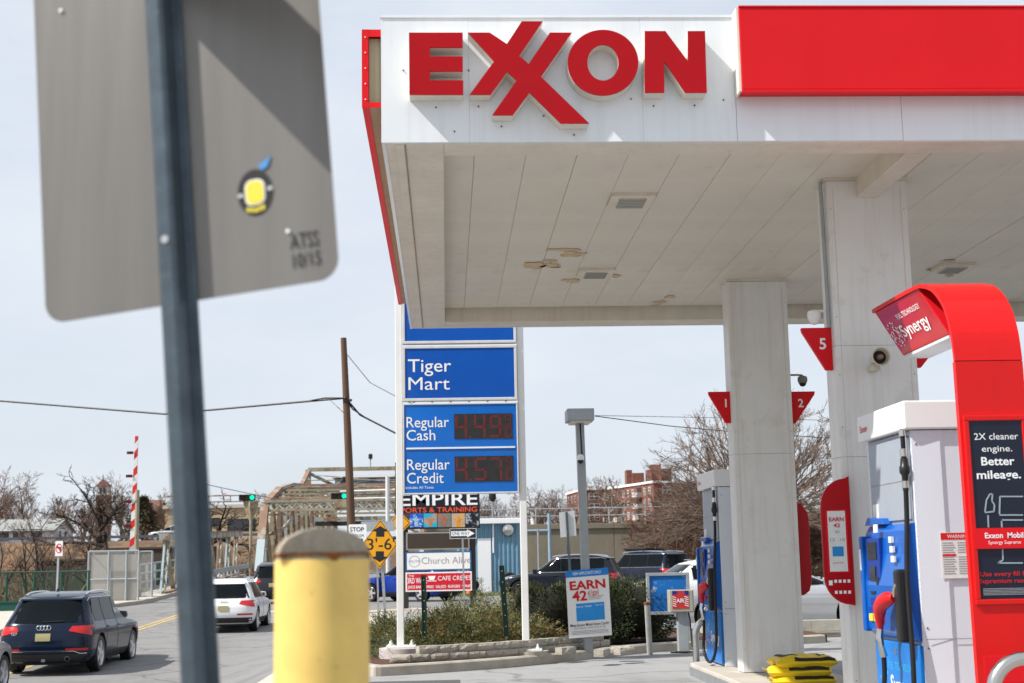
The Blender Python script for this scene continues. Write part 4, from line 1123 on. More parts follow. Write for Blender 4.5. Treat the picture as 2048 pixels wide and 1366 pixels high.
MB().lathe([(0.33, 0.1), (0.33, 0.262), (0.31, 0.268)], 32, (lx_ + 0.02, GY + 0.04, 0)).build('concrete_footing', mat('footing_white', (0.52, 0.47, 0.46), 0.8, var=0.2, spots=0.4, spotcol=(0.4, 0.33, 0.3)), gs, smooth=True)
MB().lathe([(0.30, 0.1), (0.30, 0.184)], 24, (rx_ + 0.02, GY + 0.04, 0)).build('concrete_footing', M_conc, gs)
def cabinet(px0, py0, px1, py1, m, frame=0.04):
    x0, x1, z0, z1 = rpx(px0, py0, px1, py1, GY)
    x0 = lx_ + 0.055; x1 = rx_ - 0.055
    c = MB().box(x0, x1, GY - 0.02, GY + 0.10, z0, z1).build('cabinet', M_cab, gs, bevel=0.012)
    f = MB()
    for a in ((x0, x1, z1 - frame, z1), (x0, x1, z0, z0 + frame), (x0, x0 + frame, z0 + frame, z1 - frame), (x1 - frame, x1, z0 + frame, z1 - frame)):
        f.box(a[0], a[1], GY - 0.045, GY - 0.021, a[2], a[3])
    f.build('frame', M_cab, c, bevel=0.005)
    MB().box(x0 + frame, x1 - frame, GY - 0.033, GY - 0.0205, z0 + frame, z1 - frame).build('face', m, c, bevel=0.003)
    return c, x0, x1, z0, z1
YP = GY - 0.036
cabinet(803, 395, 1034, 686, M_blue)
c2, *_ = cabinet(803, 693, 1034, 800, M_blue)
tpx(c2, 'Tiger', 816, 744, YP, 27, M_txtw, wpx=86, bold=0.004); tpx(c2, 'Mart', 817, 780, YP, 27, M_txtw, wpx=82, bold=0.0)
c3, cx0, cx1, cz0, cz1 = cabinet(803, 808, 1038, 986, M_blue2, 0.022)
zd = pY(920, 896, GY).z
MB().box(cx0 + 0.05, cx1 - 0.05, GY - 0.045, GY - 0.034, zd - 0.012, zd + 0.012).build('divider', M_txtw, c3)
for s, px, py, w_ in (('Regular', 813, 855, 84), ('Cash', 813, 881, 57), ('Regular', 814, 940, 84), ('Credit', 814, 967, 72)):
    tpx(c3, s, px, py, YP, 22, M_txtw, wpx=w_, bold=0.004)
tpx(c3, 'Includes All Taxes', 811, 978, YP, 5.5, M_txtw, wpx=55)
M_led = mat('led_red', (0.42, 0.015, 0.012), 0.5, var=0.0, emit=0.14)
M_ledp = mat('led_panel', (0.035, 0.035, 0.037), 0.3, var=0.3, scale=8)
SEG = {'0': 'abcdef', '1': 'bc', '4': 'bcfg', '5': 'acdfg', '7': 'abc', '9': 'abcdfg', '.': '.'}
def led(px0, py0, px1, py1, chars):
    x0, x1, z0, z1 = rpx(px0, py0, px1, py1, YP)
    MB().box(x0, x1, YP - 0.004, YP + 0.004, z0, z1).build('display_panel', M_ledp, c3)
    W = x1 - x0; H = z1 - z0; y = YP - 0.0055
    def dot(x, z, r):
        b.poly([(x + r * math.cos(a * math.pi / 3), y, z + r * math.sin(a * math.pi / 3)) for a in range(6)])
    for ch, u0, u1, v0, v1, rows, n in chars:
        b = MB()
        a0, a1, b0, b1 = x0 + W * u0, x0 + W * u1, z0 + H * v0, z0 + H * v1
        r = 0.0052 if rows > 1 else 0.0042; st = 0.018
        if ch == '.':
            for i in (0, 1):
                for j in (0, 1): dot(a0 + i * st, b0 + j * st, r)
            b.build('led_point', M_led, c3); continue
        mid = (b0 + b1) / 2
        L = {'a': (a0, b1, a1, b1, 0, -1), 'd': (a0, b0, a1, b0, 0, 1), 'g': (a0, mid, a1, mid, 0, -1), 'f': (a0, mid, a0, b1, 1, 0), 'e': (a0, b0, a0, mid, 1, 0), 'b': (a1, mid, a1, b1, -1, 0), 'c': (a1, b0, a1, mid, -1, 0)}
        for sg in SEG[ch]:
            xa, za, xb, zb, ox, oz = L[sg]; nn = n if sg in 'adg' else int(n * 1.0)
            for i in range(nn + 1):
                for k_ in range(rows): dot(xa + (xb - xa) * i / nn + ox * k_ * st, za + (zb - za) * i / nn + oz * k_ * st, r)
        b.build('led_digit', M_led, c3)
for (a, dg) in (((908, 828, 1025, 876), '4.49'), ((909, 913, 1027, 962), '4.57')):
    led(*a, [(dg[0], 0.03, 0.21, 0.07, 0.92, 2, 9), ('.', 0.26, 0, 0.05, 0, 1, 1), (dg[2], 0.35, 0.53, 0.07, 0.92, 2, 9), (dg[3], 0.62, 0.80, 0.07, 0.92, 2, 9),
             ('9', 0.88, 0.97, 0.56, 0.94, 1, 5), ('1', 0.84, 0.88, 0.06, 0.48, 1, 6), ('0', 0.91, 0.98, 0.06, 0.48, 1, 5)])
for k in range(6):
    xx = cx0 + 0.15 + k * 0.27; zz = cz1 + 0.02
    MB().box(xx, xx + 0.03, GY - 0.03, GY + 0.0, zz - 0.008, zz + 0.012).build('clip', M_steelp, gs)

# ------------------------------------------------------------------ green channel posts in the bed
M_gp = mat('post_green', (0.012, 0.045, 0.028), 0.5, var=0.3)
for px0, py0, px1, py1, lab in ((847, 1150, 850, 1303, 'dark green perforated channel post left of the bed'), (1003, 1131, 1016, 1295, 'dark green perforated channel post leaning at the right of the bed')):
    yy = 21.3; a, c = pY(px1, py1, yy), pY(px0, py0, yy)
    T = thing('channel_post', lab, 'post', (a.x, yy, a.z - 0.1), 0, 'dark green channel posts')
    a.z -= 0.12
    s = MB(); s.bar(a, c, 0.06, 0.012, up=(0, 1, 0)); s.build('web', M_gp, T)
    s = MB()
    for k_ in (-1, 1): s.bar(a + Vector((k_ * 0.032, 0.0, 0)), c + Vector((k_ * 0.032, 0.0, 0)), 0.012, 0.035, up=(0, 1, 0))
    s.build('flange', M_gp, T)
    for i in range(22):
        p = a.lerp(c, 0.08 + 0.9 * i / 22); MB().box(p.x - 0.006, p.x + 0.006, yy - 0.008, yy - 0.0062, p.z - 0.006, p.z + 0.006).build('hole', M_txtw if i % 3 == 0 else M_dark, T)

# ------------------------------------------------------------------ lamp post, EARN sign
LYP = 21.5
lp = thing('lamp_post', 'square grey lamp post with a box floodlight and dome camera', 'lamp post', (2.08, LYP, 0.12))
a, c = pY(1178, 1312, LYP), pY(1160, 845, LYP)
s = MB().bar((a.x, LYP + 0.06, 0.1), (c.x, LYP + 0.06, c.z), 0.125, 0.125, up=(0, 1, 0)); s.build('post', M_steelp, lp, bevel=0.006)
s = MB().bar((c.x + 0.02, LYP - 0.005, c.z - 0.6), (c.x + 0.0, LYP - 0.005, c.z), 0.02, 0.008, up=(0, 1, 0)); s.build('cable_cover', M_dark, lp)
x0, x1, z0, z1 = rpx(1132, 820, 1186, 843, LYP)
hd = MB().box(x0, x1, LYP - 0.22, LYP + 0.28, z0, z1).build('lamp_head', M_steelp, lp, bevel=0.01)
MB().box(x0 + 0.05, x1 - 0.05, LYP - 0.2, LYP + 0.26, z0 - 0.03, z0 - 0.001).build('lens', M_lens, hd)
h = pY(1161, 919, LYP - 0.06)
MB().lathe([(0.03, 0.075), (0.05, 0.05), (0.055, 0.02), (0.055, -0.01)], 16, tuple(h)).build('camera_dome', M_white, lp, smooth=True)
MB().lathe([(0.045, -0.01), (0.04, -0.04), (0.015, -0.06)], 16, tuple(h)).build('camera_bubble', M_blackp, lp, smooth=True)

es = thing('promotion_sign', 'white EARN 42 promotion sign with a blue card fixed to the lamp post', 'sign', (2.1, 21.4, 0.3))
EYS = 21.38
pa, pb, pc, pd = pY(1131, 1142, EYS), pY(1216, 1135, EYS), pY(1224, 1270, EYS), pY(1138, 1277, EYS)
M_sheet = mat('sign_sheet', (0.80, 0.80, 0.79), 0.4, var=0.05)
MB().prism([(p.x, p.z) for p in (pa, pb, pc, pd)], 'y', EYS, EYS + 0.01).build('sheet', M_sheet, es)
rise = (pb.z - pa.z) / (pb.x - pa.x)
def on_es(u, v): return pa.lerp(pb, u).lerp(pd.lerp(pc, u), v)
def esq(u0, u1, v0, v1, nm, m, dy=0.003):
    q = [on_es(u0, v0), on_es(u1, v0), on_es(u1, v1), on_es(u0, v1)]
    MB().prism([(p.x, p.z) for p in q], 'y', EYS - dy, EYS - 0.0005).build(nm, m, es)
esq(0.0, 1.0, 0.0, 0.105, 'blue_header', mat('header_blue', (0.015, 0.21, 0.62), 0.35, var=0.05))
esq(0.20, 0.86, 0.50, 0.76, 'blue_card', mat('card_cyan', (0.02, 0.30, 0.75), 0.35, var=0.2, scale=3))
def est(s, u, v, hpx, m, w, al='C', bold=0.0):
    p = on_es(u, v); lettering(es, s, (p.x, EYS - 0.005, p.z), (1, 0, rise), (-rise, 0, 1), hpx * mpp(EYS), m, al, w * mpp(EYS), bold)
est('NEW APPLICANTS ONLY', 0.5, 0.075, 6.0, M_txtw, 56, bold=0.01); est('EARN', 0.5, 0.29, 17, M_txtr, 70, bold=0.03)
est('42', 0.30, 0.455, 19, M_txtr, 29, bold=0.03); est('¢/gal', 0.62, 0.385, 11, M_txtr, 21)
est('Exxon  Mobil', 0.38, 0.56, 4, M_txtw, 30); est('Smart Card', 0.74, 0.55, 3, M_txtw, 14)
est('Meet Exxon Mobil Smart Card+', 0.5, 0.835, 5.5, M_txtb, 76, bold=0.01); est('Earn smarter credit card savings', 0.5, 0.875, 4, M_txtg, 62)
for k in range(3): esq(0.5, 0.86 - 0.04 * k, 0.40 + 0.022 * k, 0.408 + 0.022 * k, 'fine_print', M_txtg); esq(0.08, 0.92, 0.905 + 0.02 * k, 0.911 + 0.02 * k, 'fine_print', M_txtg)
MB().box(2.08 - 0.02, 2.08 + 0.02, EYS + 0.011, 21.50, 0.9, 0.95).build('bracket', M_steel, es)

# ------------------------------------------------------------------ blue board, air machine, short bollard
BY = 23.2
bd = thing('blue_notice_board', 'faded blue notice board in a grey metal frame on two posts', 'notice board', (3.6, BY, 0.12))
x0, x1, z0, z1 = rpx(1292, 1146, 1381, 1228, BY)
M_bb = mat('faded_blue', (0.012, 0.17, 0.55), 0.5, var=0.3, scale=1.5, spots=0.85, spotcol=(0.45, 0.52, 0.58), spotscale=5, spotedge=0.57)
MB().box(x0 + 0.05, x1 - 0.05, BY, BY + 0.02, z0 + 0.05, z1 - 0.05).build('panel', M_bb, bd)
for a in ((x0, x1, z1 - 0.05, z1), (x0, x1, z0, z0 + 0.05), (x0, x0 + 0.05, z0 + 0.05, z1 - 0.05), (x1 - 0.05, x1, z0 + 0.05, z1 - 0.05)):
    MB().box(a[0], a[1], BY - 0.02, BY + 0.04, a[2], a[3]).build('frame_rail', M_steelp, bd, bevel=0.004)
for xx in (x0 + 0.03, x1 - 0.03): MB().box(xx - 0.025, xx + 0.025, BY + 0.041, BY + 0.09, 0.0, z1 - 0.1).build('post', M_steelp, bd)
AY = 22.6
air = thing('air_machine', 'coin air pump box with red AIR notice on a grey pedestal', 'air pump', (3.68, AY, 0))
x0, x1, z0, z1 = rpx(1336, 1180, 1386, 1224, AY)
M_abox = mat('box_beige', (0.42, 0.39, 0.32), 0.5, var=0.15, streak=0.2)
MB().box(x0, x1, AY - 0.12, AY + 0.12, z0, z1).build('box', M_abox, air, bevel=0.01)
MB().box(x0 + 0.02, x1 - 0.02, AY - 0.128, AY - 0.121, z0 + 0.015, z1 - 0.015).build('door', M_abox, air, bevel=0.004)
nx0, nx1, nz0, nz1 = rpx(1344, 1182, 1378, 1217, AY - 0.13)
MB().box(nx0, nx1, AY - 0.133, AY - 0.1285, nz0, nz1).build('red_notice', mat('notice_red', (0.55, 0.04, 0.04), 0.45), air)
MB().box(nx0, nx0 + 0.075, AY - 0.135, AY - 0.1335, nz1 - 0.05, nz1).build('blue_star_field', M_pblue2, air)
MB().box(nx1 - 0.06, nx1, AY - 0.135, AY - 0.1335, nz1 - 0.06, nz1).build('blue_star_field', M_pblue2, air)
for k_ in range(5):
    zz = nz0 + 0.03 + k_ * 0.033
    for xa, xb in ((nx0 + 0.003, nx0 + 0.06), (nx1 - 0.065, nx1 - 0.003)):
        MB().prism([(xa, zz + 0.02), (xb, zz), (xb, zz + 0.012), (xa, zz + 0.032)], 'y', AY - 0.135, AY - 0.1335).build('white_stripe', M_txtw, air)
tpx(air, 'AIR', 1361, 1205, AY - 0.137, 8, M_txtw, 'C', 16, 0.02)
MB().box(x0 + 0.13, x0 + 0.29, AY - 0.06, AY + 0.10, 0.0, z0).build('pedestal', M_steelp, air, bevel=0.006)
MB().box(x0 + 0.10, x0 + 0.32, AY - 0.09, AY + 0.13, -0.01, 0.02).build('base_plate', M_rust, air)
MB().tube([(x0 + 0.31, AY, z0), (x0 + 0.33, AY - 0.02, 0.5), (x0 + 0.34, AY - 0.05, 0.1), (x0 + 0.40, AY - 0.15, 0.02), (x0 + 0.2, AY - 0.28, 0.018), (x0 - 0.02, AY - 0.2, 0.018), (x0 + 0.1, AY - 0.12, 0.018), (x0 + 0.35, AY - 0.2, 0.02)], 0.011, 8).build('air_hose', M_black, air, smooth=True)
p = pG(1300, 1310)
sb = thing('pipe_bollard', 'rusty grey pipe bollard leaning beside the blue board', 'bollard', (p.x, p.y, 0))
t_ = pY(1294, 1206, p.y)
MB().tube([(p.x, p.y, -0.02), (p.x * 0.5 + t_.x * 0.5, p.y, t_.z * 0.5), (t_.x, p.y, t_.z)], 0.045, 16).build('pipe', mat('pipe_rusty', (0.38, 0.38, 0.37), 0.6, var=0.2, spots=0.9, spotcol=(0.20, 0.08, 0.03), spotscale=9, spotedge=0.6), sb, smooth=True)
MB().lathe([(0.049, -0.03), (0.05, 0.0), (0.04, 0.015)], 16, tuple(t_)).build('cap', M_rust, sb)
cb = thing('black_pipe', 'black corrugated pipe lying along the back of the kerb', 'pipe', (3.0, 23.0, 0.13))
MB().tube([(2.45, 22.95, 0.16), (3.1, 23.25, 0.155), (3.9, 23.6, 0.16)], 0.03, 10).build('pipe_run', M_black, cb, smooth=True)

# ------------------------------------------------------------------ street signs
M_ylw = mat('sign_yellow', (0.78, 0.36, 0.012), 0.45, var=0.08)
M_post = mat('post_galv', (0.38, 0.40, 0.41), 0.5, metal=0.5, var=0.25)
def post_to(T, px0, py0, px1, py1, y, w=0.05, m=M_post, base=None):
    a, c = pY(px1, py1, y), pY(px0, py0, y)
    zg = gz(a.x, y) if base is None else base
    a = Vector((a.x, y, zg - 0.05))
    MB().bar(a, c, w, w * 0.6, up=(0, 1, 0)).build('post', m, T)
    return a
dy = 36.0
dg = thing('clearance_sign', 'yellow diamond clearance sign with black arrows behind the yellow bollard', 'road sign', (pY(768, 1250, dy).x, dy, gz(-2, dy)))
c = pY(760, 1088, dy); R = 48.5 * mpp(dy)
dm = Matrix.Translation((c.x, 0, c.z)) @ Matrix.Rotation(math.radians(1.5), 4, 'Y')
def diamond(r, y0, y1, nm, m):
    pts = [(0, r), (r * 0.72, 0), (0, -r), (-r * 0.72, 0)]
    q = []
    for i in range(4):
        a, b_, d_ = Vector(pts[i - 1]), Vector(pts[i]), Vector(pts[(i + 1) % 4])
        for t in (0.1, 0.04, 0.0, -0.04, -0.1):
            q.append(tuple(b_.lerp(a, t) * 0.985 if t > 0 else b_.lerp(d_, -t) * 0.985 if t < 0 else b_ * 0.965))
    MB().prism(q, 'y', y0, y1).xf(dm).build(nm, m, dg)
diamond(R, dy, dy + 0.006, 'sign_plate', M_ylw); diamond(R * 0.955, dy - 0.002, dy - 0.0005, 'black_border', M_txtb); diamond(R * 0.915, dy - 0.004, dy - 0.0025, 'sign_face', M_ylw)
u = mpp(dy)
up_ = [(0, 34), (16, 24), (8, 23), (8, 13), (-8, 13), (-8, 23), (-16, 24)]
MB().prism([(a * u, (b_ + 1) * u) for a, b_ in up_], 'y', dy - 0.006, dy - 0.0045).xf(dm).build('arrow', M_txtb, dg)
MB().prism([(a * u, -(b_ + 1) * u) for a, b_ in up_], 'y', dy - 0.006, dy - 0.0045).xf(dm).build('arrow', M_txtb, dg)
lettering(dg, '13\'-6"', (c.x - 0.02, dy - 0.0055, c.z - 11 * u), (1, 0, 0), (0, 0, 1), 23 * u, M_txtb, 'C', 71 * u, 0.006)
post_to(dg, 762, 1095, 772, 1258, dy + 0.05, 0.07)
# second diamond further back
d2y = 45.0
d2 = thing('warning_sign', 'small yellow diamond sign partly behind the white post of the price sign', 'road sign', (pY(795, 1200, d2y).x, d2y, gz(-1.6, d2y)))
c = pY(800, 1046, d2y); R2 = 22 * mpp(d2y)
MB().prism([(c.x, c.z + R2), (c.x + R2, c.z), (c.x, c.z - R2), (c.x - R2, c.z)], 'y', d2y, d2y + 0.006).build('sign_plate', M_ylw, d2)
MB().prism([(c.x, c.z + R2 * .88), (c.x + R2 * .88, c.z), (c.x, c.z - R2 * .88), (c.x - R2 * .88, c.z)], 'y', d2y - 0.002, d2y - 0.0005).build('black_border', M_txtb, d2)
MB().prism([(c.x, c.z + R2 * .80), (c.x + R2 * .80, c.z), (c.x, c.z - R2 * .80), (c.x - R2 * .80, c.z)], 'y', d2y - 0.004, d2y - 0.0025).build('sign_face', M_ylw, d2)
post_to(d2, 800, 1060, 801, 1200, d2y + 0.05)
# white STOP HERE ON RED sign
sy = 40.0
sr = thing('stop_line_sign', 'white sign reading STOP beside the yellow diamond', 'road sign', (pY(722, 1200, sy).x, sy, gz(-2.4, sy)))
x0, x1, z0, z1 = rpx(697, 1049, 733, 1092, sy)
MB().prism(rrect(x0, x1, z0, z1, 0.03), 'y', sy, sy + 0.005).build('sign_plate', M_txtw, sr)
tpx(sr, 'STOP', 700, 1063, sy - 0.004, 8.5, M_txtb, wpx=27, bold=0.01); tpx(sr, 'HERE ON', 701, 1074, sy - 0.004, 5.5, M_txtb, wpx=26); tpx(sr, 'RED', 706, 1085, sy - 0.004, 7, M_txtb, wpx=16)
post_to(sr, 716, 1052, 722, 1230, sy + 0.05)
sg = thing('street_sign', 'grey back of a wide road sign behind the STOP sign', 'road sign', (pY(750, 1200, 43).x, 43.0, gz(-2.4, 43)))
x0, x1, z0, z1 = rpx(722, 1043, 790, 1062, 43.0)
MB().prism(rrect(x0, x1, z0, z1, 0.03), 'y', 43.0, 43.006).build('sign_plate', M_steelp, sg)
post_to(sg, 752, 1045, 757, 1200, 43.05)

# one way sign
oy = 48.6
ow = thing('one_way_sign', 'black and white ONE WAY sign with arrow on a thin post', 'road sign', (pY(929, 1206, oy).x, oy, gz(0.5, oy)))
x0, x1, z0, z1 = rpx(900, 1058, 952, 1076, oy)
MB().prism(rrect(x0, x1, z0, z1, 0.03), 'y', oy, oy + 0.005).build('sign_plate', M_txtb, ow)
zc = (z0 + z1) / 2; W = x1 - x0; H = z1 - z0
MB().prism([(x0 + W * .04, zc + H * .26), (x0 + W * .66, zc + H * .26), (x0 + W * .66, zc + H * .42), (x1 - W * .05, zc), (x0 + W * .66, zc - H * .42), (x0 + W * .66, zc - H * .26), (x0 + W * .04, zc - H * .26)], 'y', oy - 0.002, oy - 0.0005).build('arrow', M_txtw, ow)
tpx(ow, 'ONE WAY', 904, 1070.5, oy - 0.004, 7, M_txtb, wpx=34)
for a in ((x0 - .012, x1 + .012, z1, z1 + .012), (x0 - .012, x1 + .012, z0 - .012, z0), (x0 - .012, x0, z0, z1), (x1, x1 + .012, z0, z1)):
    MB().box(a[0], a[1], oy - 0.001, oy + 0.005, a[2], a[3]).build('white_edge', M_txtw, ow)
post_to(ow, 925, 1076, 929, 1208, oy + 0.03, 0.06)

# back of a sign by the lamp post
by_ = 34.0
bs = thing('street_sign', 'pale grey back of a street sign left of the lamp post', 'street sign', (pY(1142, 1180, by_).x, by_, 0))
q = [pY(1118, 1025, by_), pY(1149, 1021, by_), pY(1153, 1071, by_), pY(1121, 1075, by_)]
MB().prism([(p.x, p.z) for p in q], 'y', by_, by_ + 0.005).build('sign_panel', mat('alu_light', (0.56, 0.57, 0.57), 0.4, metal=0.3, var=0.08), bs)
post_to(bs, 1133, 1024, 1145, 1190, by_ - 0.03, 0.055, M_uchan)

# ------------------------------------------------------------------ advertising pylon across the street
py_ = 50.0
pyl = thing('advertising_pylon', 'dark pylon with Empire Sports board, Church Alive and cafe signs', 'sign', (pY(880, 1205, py_).x, py_, 0))
M_brown = mat('pylon_brown', (0.035, 0.028, 0.024), 0.6, var=0.2)
for px in (811, 946):
    xx = pY(px, 1150, py_).x
    MB().box(xx - 0.10, xx + 0.10, py_ - 0.02, py_ + 0.22, -0.05, 6.6).build('post', M_brown, pyl)
def board(px0, py0, px1, py1, m, y=py_ - 0.10, fr=None, t=0.07):
    x0, x1, z0, z1 = rpx(px0, py0, px1, py1, y)
    o = MB().box(x0, x1, y, y + t, z0, z1).build('board', fr or m, pyl)
    if fr: MB().box(x0 + 0.05, x1 - 0.05, y - 0.006, y - 0.0005, z0 + 0.05, z1 - 0.05).build('board_face', m, o)
    return o
M_nb = mat('board_black', (0.012, 0.013, 0.022), 0.3, var=0.1)
b1 = board(790, 925, 960, 1056, M_nb)
Yb = py_ - 0.104
tpx(b1, 'EMPIRE', 955, 1009, Yb, 25, M_txtw, 'R', 152, 0.012)
tpx(b1, 'SPORTS & TRAINING', 954, 1023, Yb, 10, mat('print_orange', (0.80, 0.09, 0.02), 0.5), 'R', 157, 0.01)
cols = [((0.10, 0.05, 0.05), (0.03, 0.03, 0.04)), ((0.02, 0.10, 0.55), (0.35, 0.55, 0.75)), ((0.02, 0.42, 0.62), (0.50, 0.25, 0.12)), ((0.16, 0.22, 0.18), (0.45, 0.14, 0.09)), ((0.45, 0.38, 0.33), (0.75, 0.33, 0.03)), ((0.01, 0.012, 0.02), (0.35, 0.38, 0.42))]
for k_, (ca, cb_) in enumerate(cols):
    m = mat('photo_tile_%d' % k_, ca, 0.4, var=0.2, scale=3, spots=0.95, spotcol=cb_, spotscale=5.0, spotedge=0.53)
    x0, x1, z0, z1 = rpx(792 + k_ * 28 - 1, 1027, 792 + (k_ + 1) * 28 - 2, 1054, Yb)
    MB().box(x0, x1, Yb, Yb + 0.003, z0, z1).build('photo_tile', m, b1)
    cx_, cz_ = (x0 + x1) / 2, (z0 + z1) / 2; m2 = mat('photo_figure_%d' % k_, cb_, 0.4, var=0.4, scale=9)
    if k_ in (1, 2, 3, 4): # a soft upright figure shape in each photo
        w_ = (x1 - x0)
        MB().prism([(cx_ - w_ * .12, z0 + 0.02), (cx_ - w_ * .16, cz_), (cx_ - w_ * .38, cz_ + w_ * .12), (cx_ - w_ * .06, cz_ + w_ * .14), (cx_ - w_ * .07, cz_ + w_ * .30), (cx_ + w_ * .07, cz_ + w_ * .30), (cx_ + w_ * .06, cz_ + w_ * .14), (cx_ + w_ * .38, cz_ + w_ * .08), (cx_ + w_ * .15, cz_), (cx_ + w_ * .12, z0 + 0.02)], 'y', Yb - 0.003, Yb - 0.0005).build('photo_figure', m2, b1)
M_frameg = mat('frame_grey', (0.30, 0.29, 0.27), 0.5)
board(812, 1065, 939, 1098, mat('blank_brown', (0.055, 0.042, 0.03), 0.35, var=0.1), fr=M_frameg)
b3 = board(811, 1104, 943, 1140, M_sheet, fr=mat('frame_blue', (0.02, 0.12, 0.32), 0.5))
Yc = py_ - 0.109
tpx(b3, 'Church Alive', 843, 1128, Yc, 13.5, M_txtg, wpx=96); tpx(b3, 'ALIVE', 819, 1125, Yc, 5, M_line, wpx=20)
cc = pY(829, 1123, Yc); rg = MB()
for i in range(28):
    a, c_ = 2 * math.pi * i / 28, 2 * math.pi * (i + 1) / 28; r1, r2 = 11 * mpp(50), 10 * mpp(50)
    rg.poly([(cc.x + r * math.cos(t), Yc, cc.z + r * math.sin(t)) for r, t in ((r1, a), (r1, c_), (r2, c_), (r2, a))])
rg.build('ring_logo', M_line, b3)
b4 = board(811, 1145, 944, 1181, mat('cafe_red', (0.55, 0.012, 0.03), 0.4, var=0.05), fr=M_sheet)
tpx(b4, 'THE', 817, 1154, Yc, 4, M_txtw, wpx=11); tpx(b4, '3RD WAVE', 815, 1167, Yc, 11, M_txtw, wpx=38, bold=0.01); tpx(b4, 'CAFE CREPES', 876, 1161, Yc, 9, M_txtw, wpx=64)
tpx(b4, 'JUICE BAR · DRINKS · SALADS · BURGERS · WRAPS', 816, 1177, Yc, 5.5, M_txtw, wpx=124, bold=0.01)
cupx0, cupx1, cupz0, cupz1 = rpx(856, 1152, 871, 1161, Yc)
MB().prism([(cupx0, cupz1), (cupx1, cupz1), (cupx1 - .05, cupz0 + 0.02), (cupx0 + .05, cupz0 + 0.02)], 'y', Yc, Yc + 0.003).build('cup_logo', M_txtw, b4)
MB().box(cupx0 - 0.02, cupx1 + 0.04, Yc, Yc + 0.003, cupz0 - 0.025, cupz0).build('cup_logo', M_txtw, b4)

# ------------------------------------------------------------------ traffic cone, small shed, camera masts
cn = thing('traffic_cone', 'orange traffic cone beside the foot of the pylon', 'traffic cone', tuple(pG(938, 1190)))
M_cone = mat('cone_orange', (0.85, 0.13, 0.02), 0.5, var=0.08)
p = Vector(cn.location)
MB().lathe([(0.17, 0.03), (0.15, 0.06), (0.04, 0.75), (0.03, 0.75)], 20, tuple(p)).build('cone', M_cone, cn, smooth=True)
MB().box(p.x - 0.2, p.x + 0.2, p.y - 0.2, p.y + 0.2, p.z - 0.005, p.z + 0.03).build('base', M_cone, cn)
MB().lathe([(0.128, 0.22), (0.098, 0.40)], 20, tuple(p)).build('white_band', M_txtw, cn, smooth=True)
sh_y = 74.0
shed = thing('blue_shed', 'light blue corrugated metal shed with a white door and flat roof', 'shed', (pY(985, 1165, sh_y).x, sh_y + 2, 0))
x0, x1, z0, z1 = rpx(915, 1048, 1038, 1172, sh_y)
M_shed = mat('shed_blue', (0.16, 0.31, 0.42), 0.5, var=0.15, streak=0.2)
xx = x0; k_ = 0; rib = 0.23
src = None
while xx < x1 - 0.05:
    pts = [(0, 0), (rib * .12, -0.05), (rib * .42, -0.05), (rib * .55, 0), (rib * .98, 0), (rib * .98, 0.03), (0, 0.03)]
    if src is None: src = MB().prism(pts, 'z', 0, z1).build('wall_sheet', M_shed, shed, local=True); src.location = Vector((xx, sh_y, -0.02)) - shed.location
    else: piece('wall_sheet', src, shed, Vector((xx, sh_y, -0.02)) - shed.location)
    xx += rib; k_ += 1
MB().box(x0, x1, sh_y + 0.031, sh_y + 5, -0.05, z1 - 0.05).build('wall_core', M_shed, shed)
zr = pY(985, 1037, sh_y).z
MB().box(x0 - 0.3, x1 + 0.15, sh_y - 0.35, sh_y + 5.2, z1 - 0.02, zr).build('roof', M_txtw, shed, bevel=0.02)
d0, d1, e0, e1 = rpx(955, 1077, 983, 1163, sh_y - 0.06)
MB().box(d0, d1, sh_y - 0.09, sh_y - 0.051, 0.0, e1).build('door', M_txtw, shed, bevel=0.01)
f = pY(1016, 1060, sh_y - 0.1)
MB().lathe([(0.33, 0.05), (0.33, -0.02), (0.28, -0.1), (0.16, -0.12), (0.16, -0.2), (0.1, -0.24)], 24, tuple(f), 'y').build('vent_fan', M_stain, shed, smooth=True)
MB().tube([pY(986, 1048, sh_y - 0.1), pY(987, 1106, sh_y - 0.1)], 0.04, 8).build('drain_pipe', M_txtw, shed)
p = pY(1018, 1150, sh_y - 0.45)
tr = thing('spare_tyre', 'black truck tyre standing against the blue shed', 'tyre', (p.x, p.y, 0))
MB().lathe([(0.33, -0.12), (0.46, -0.13), (0.52, -0.08), (0.52, 0.08), (0.46, 0.13), (0.33, 0.12), (0.33, -0.12)], 28, (p.x, p.y, 0.53), 'y').build('tyre_ring', M_black, tr, smooth=True)
p = pY(985, 1003, 82.0)
T = thing('camera_mast', 'thin grey mast with a small dark camera behind the shed', 'mast', (p.x, 82.0, 0))
MB().tube([(p.x, 82.0, -0.1), tuple(p)], 0.06, 8).build('pole', M_post, T)
MB().lathe([(0.1, 0.5), (0.2, 0.45), (0.22, 0.2), (0.1, 0.0)], 12, tuple(p)).build('camera_head', M_blackp, T, smooth=True)

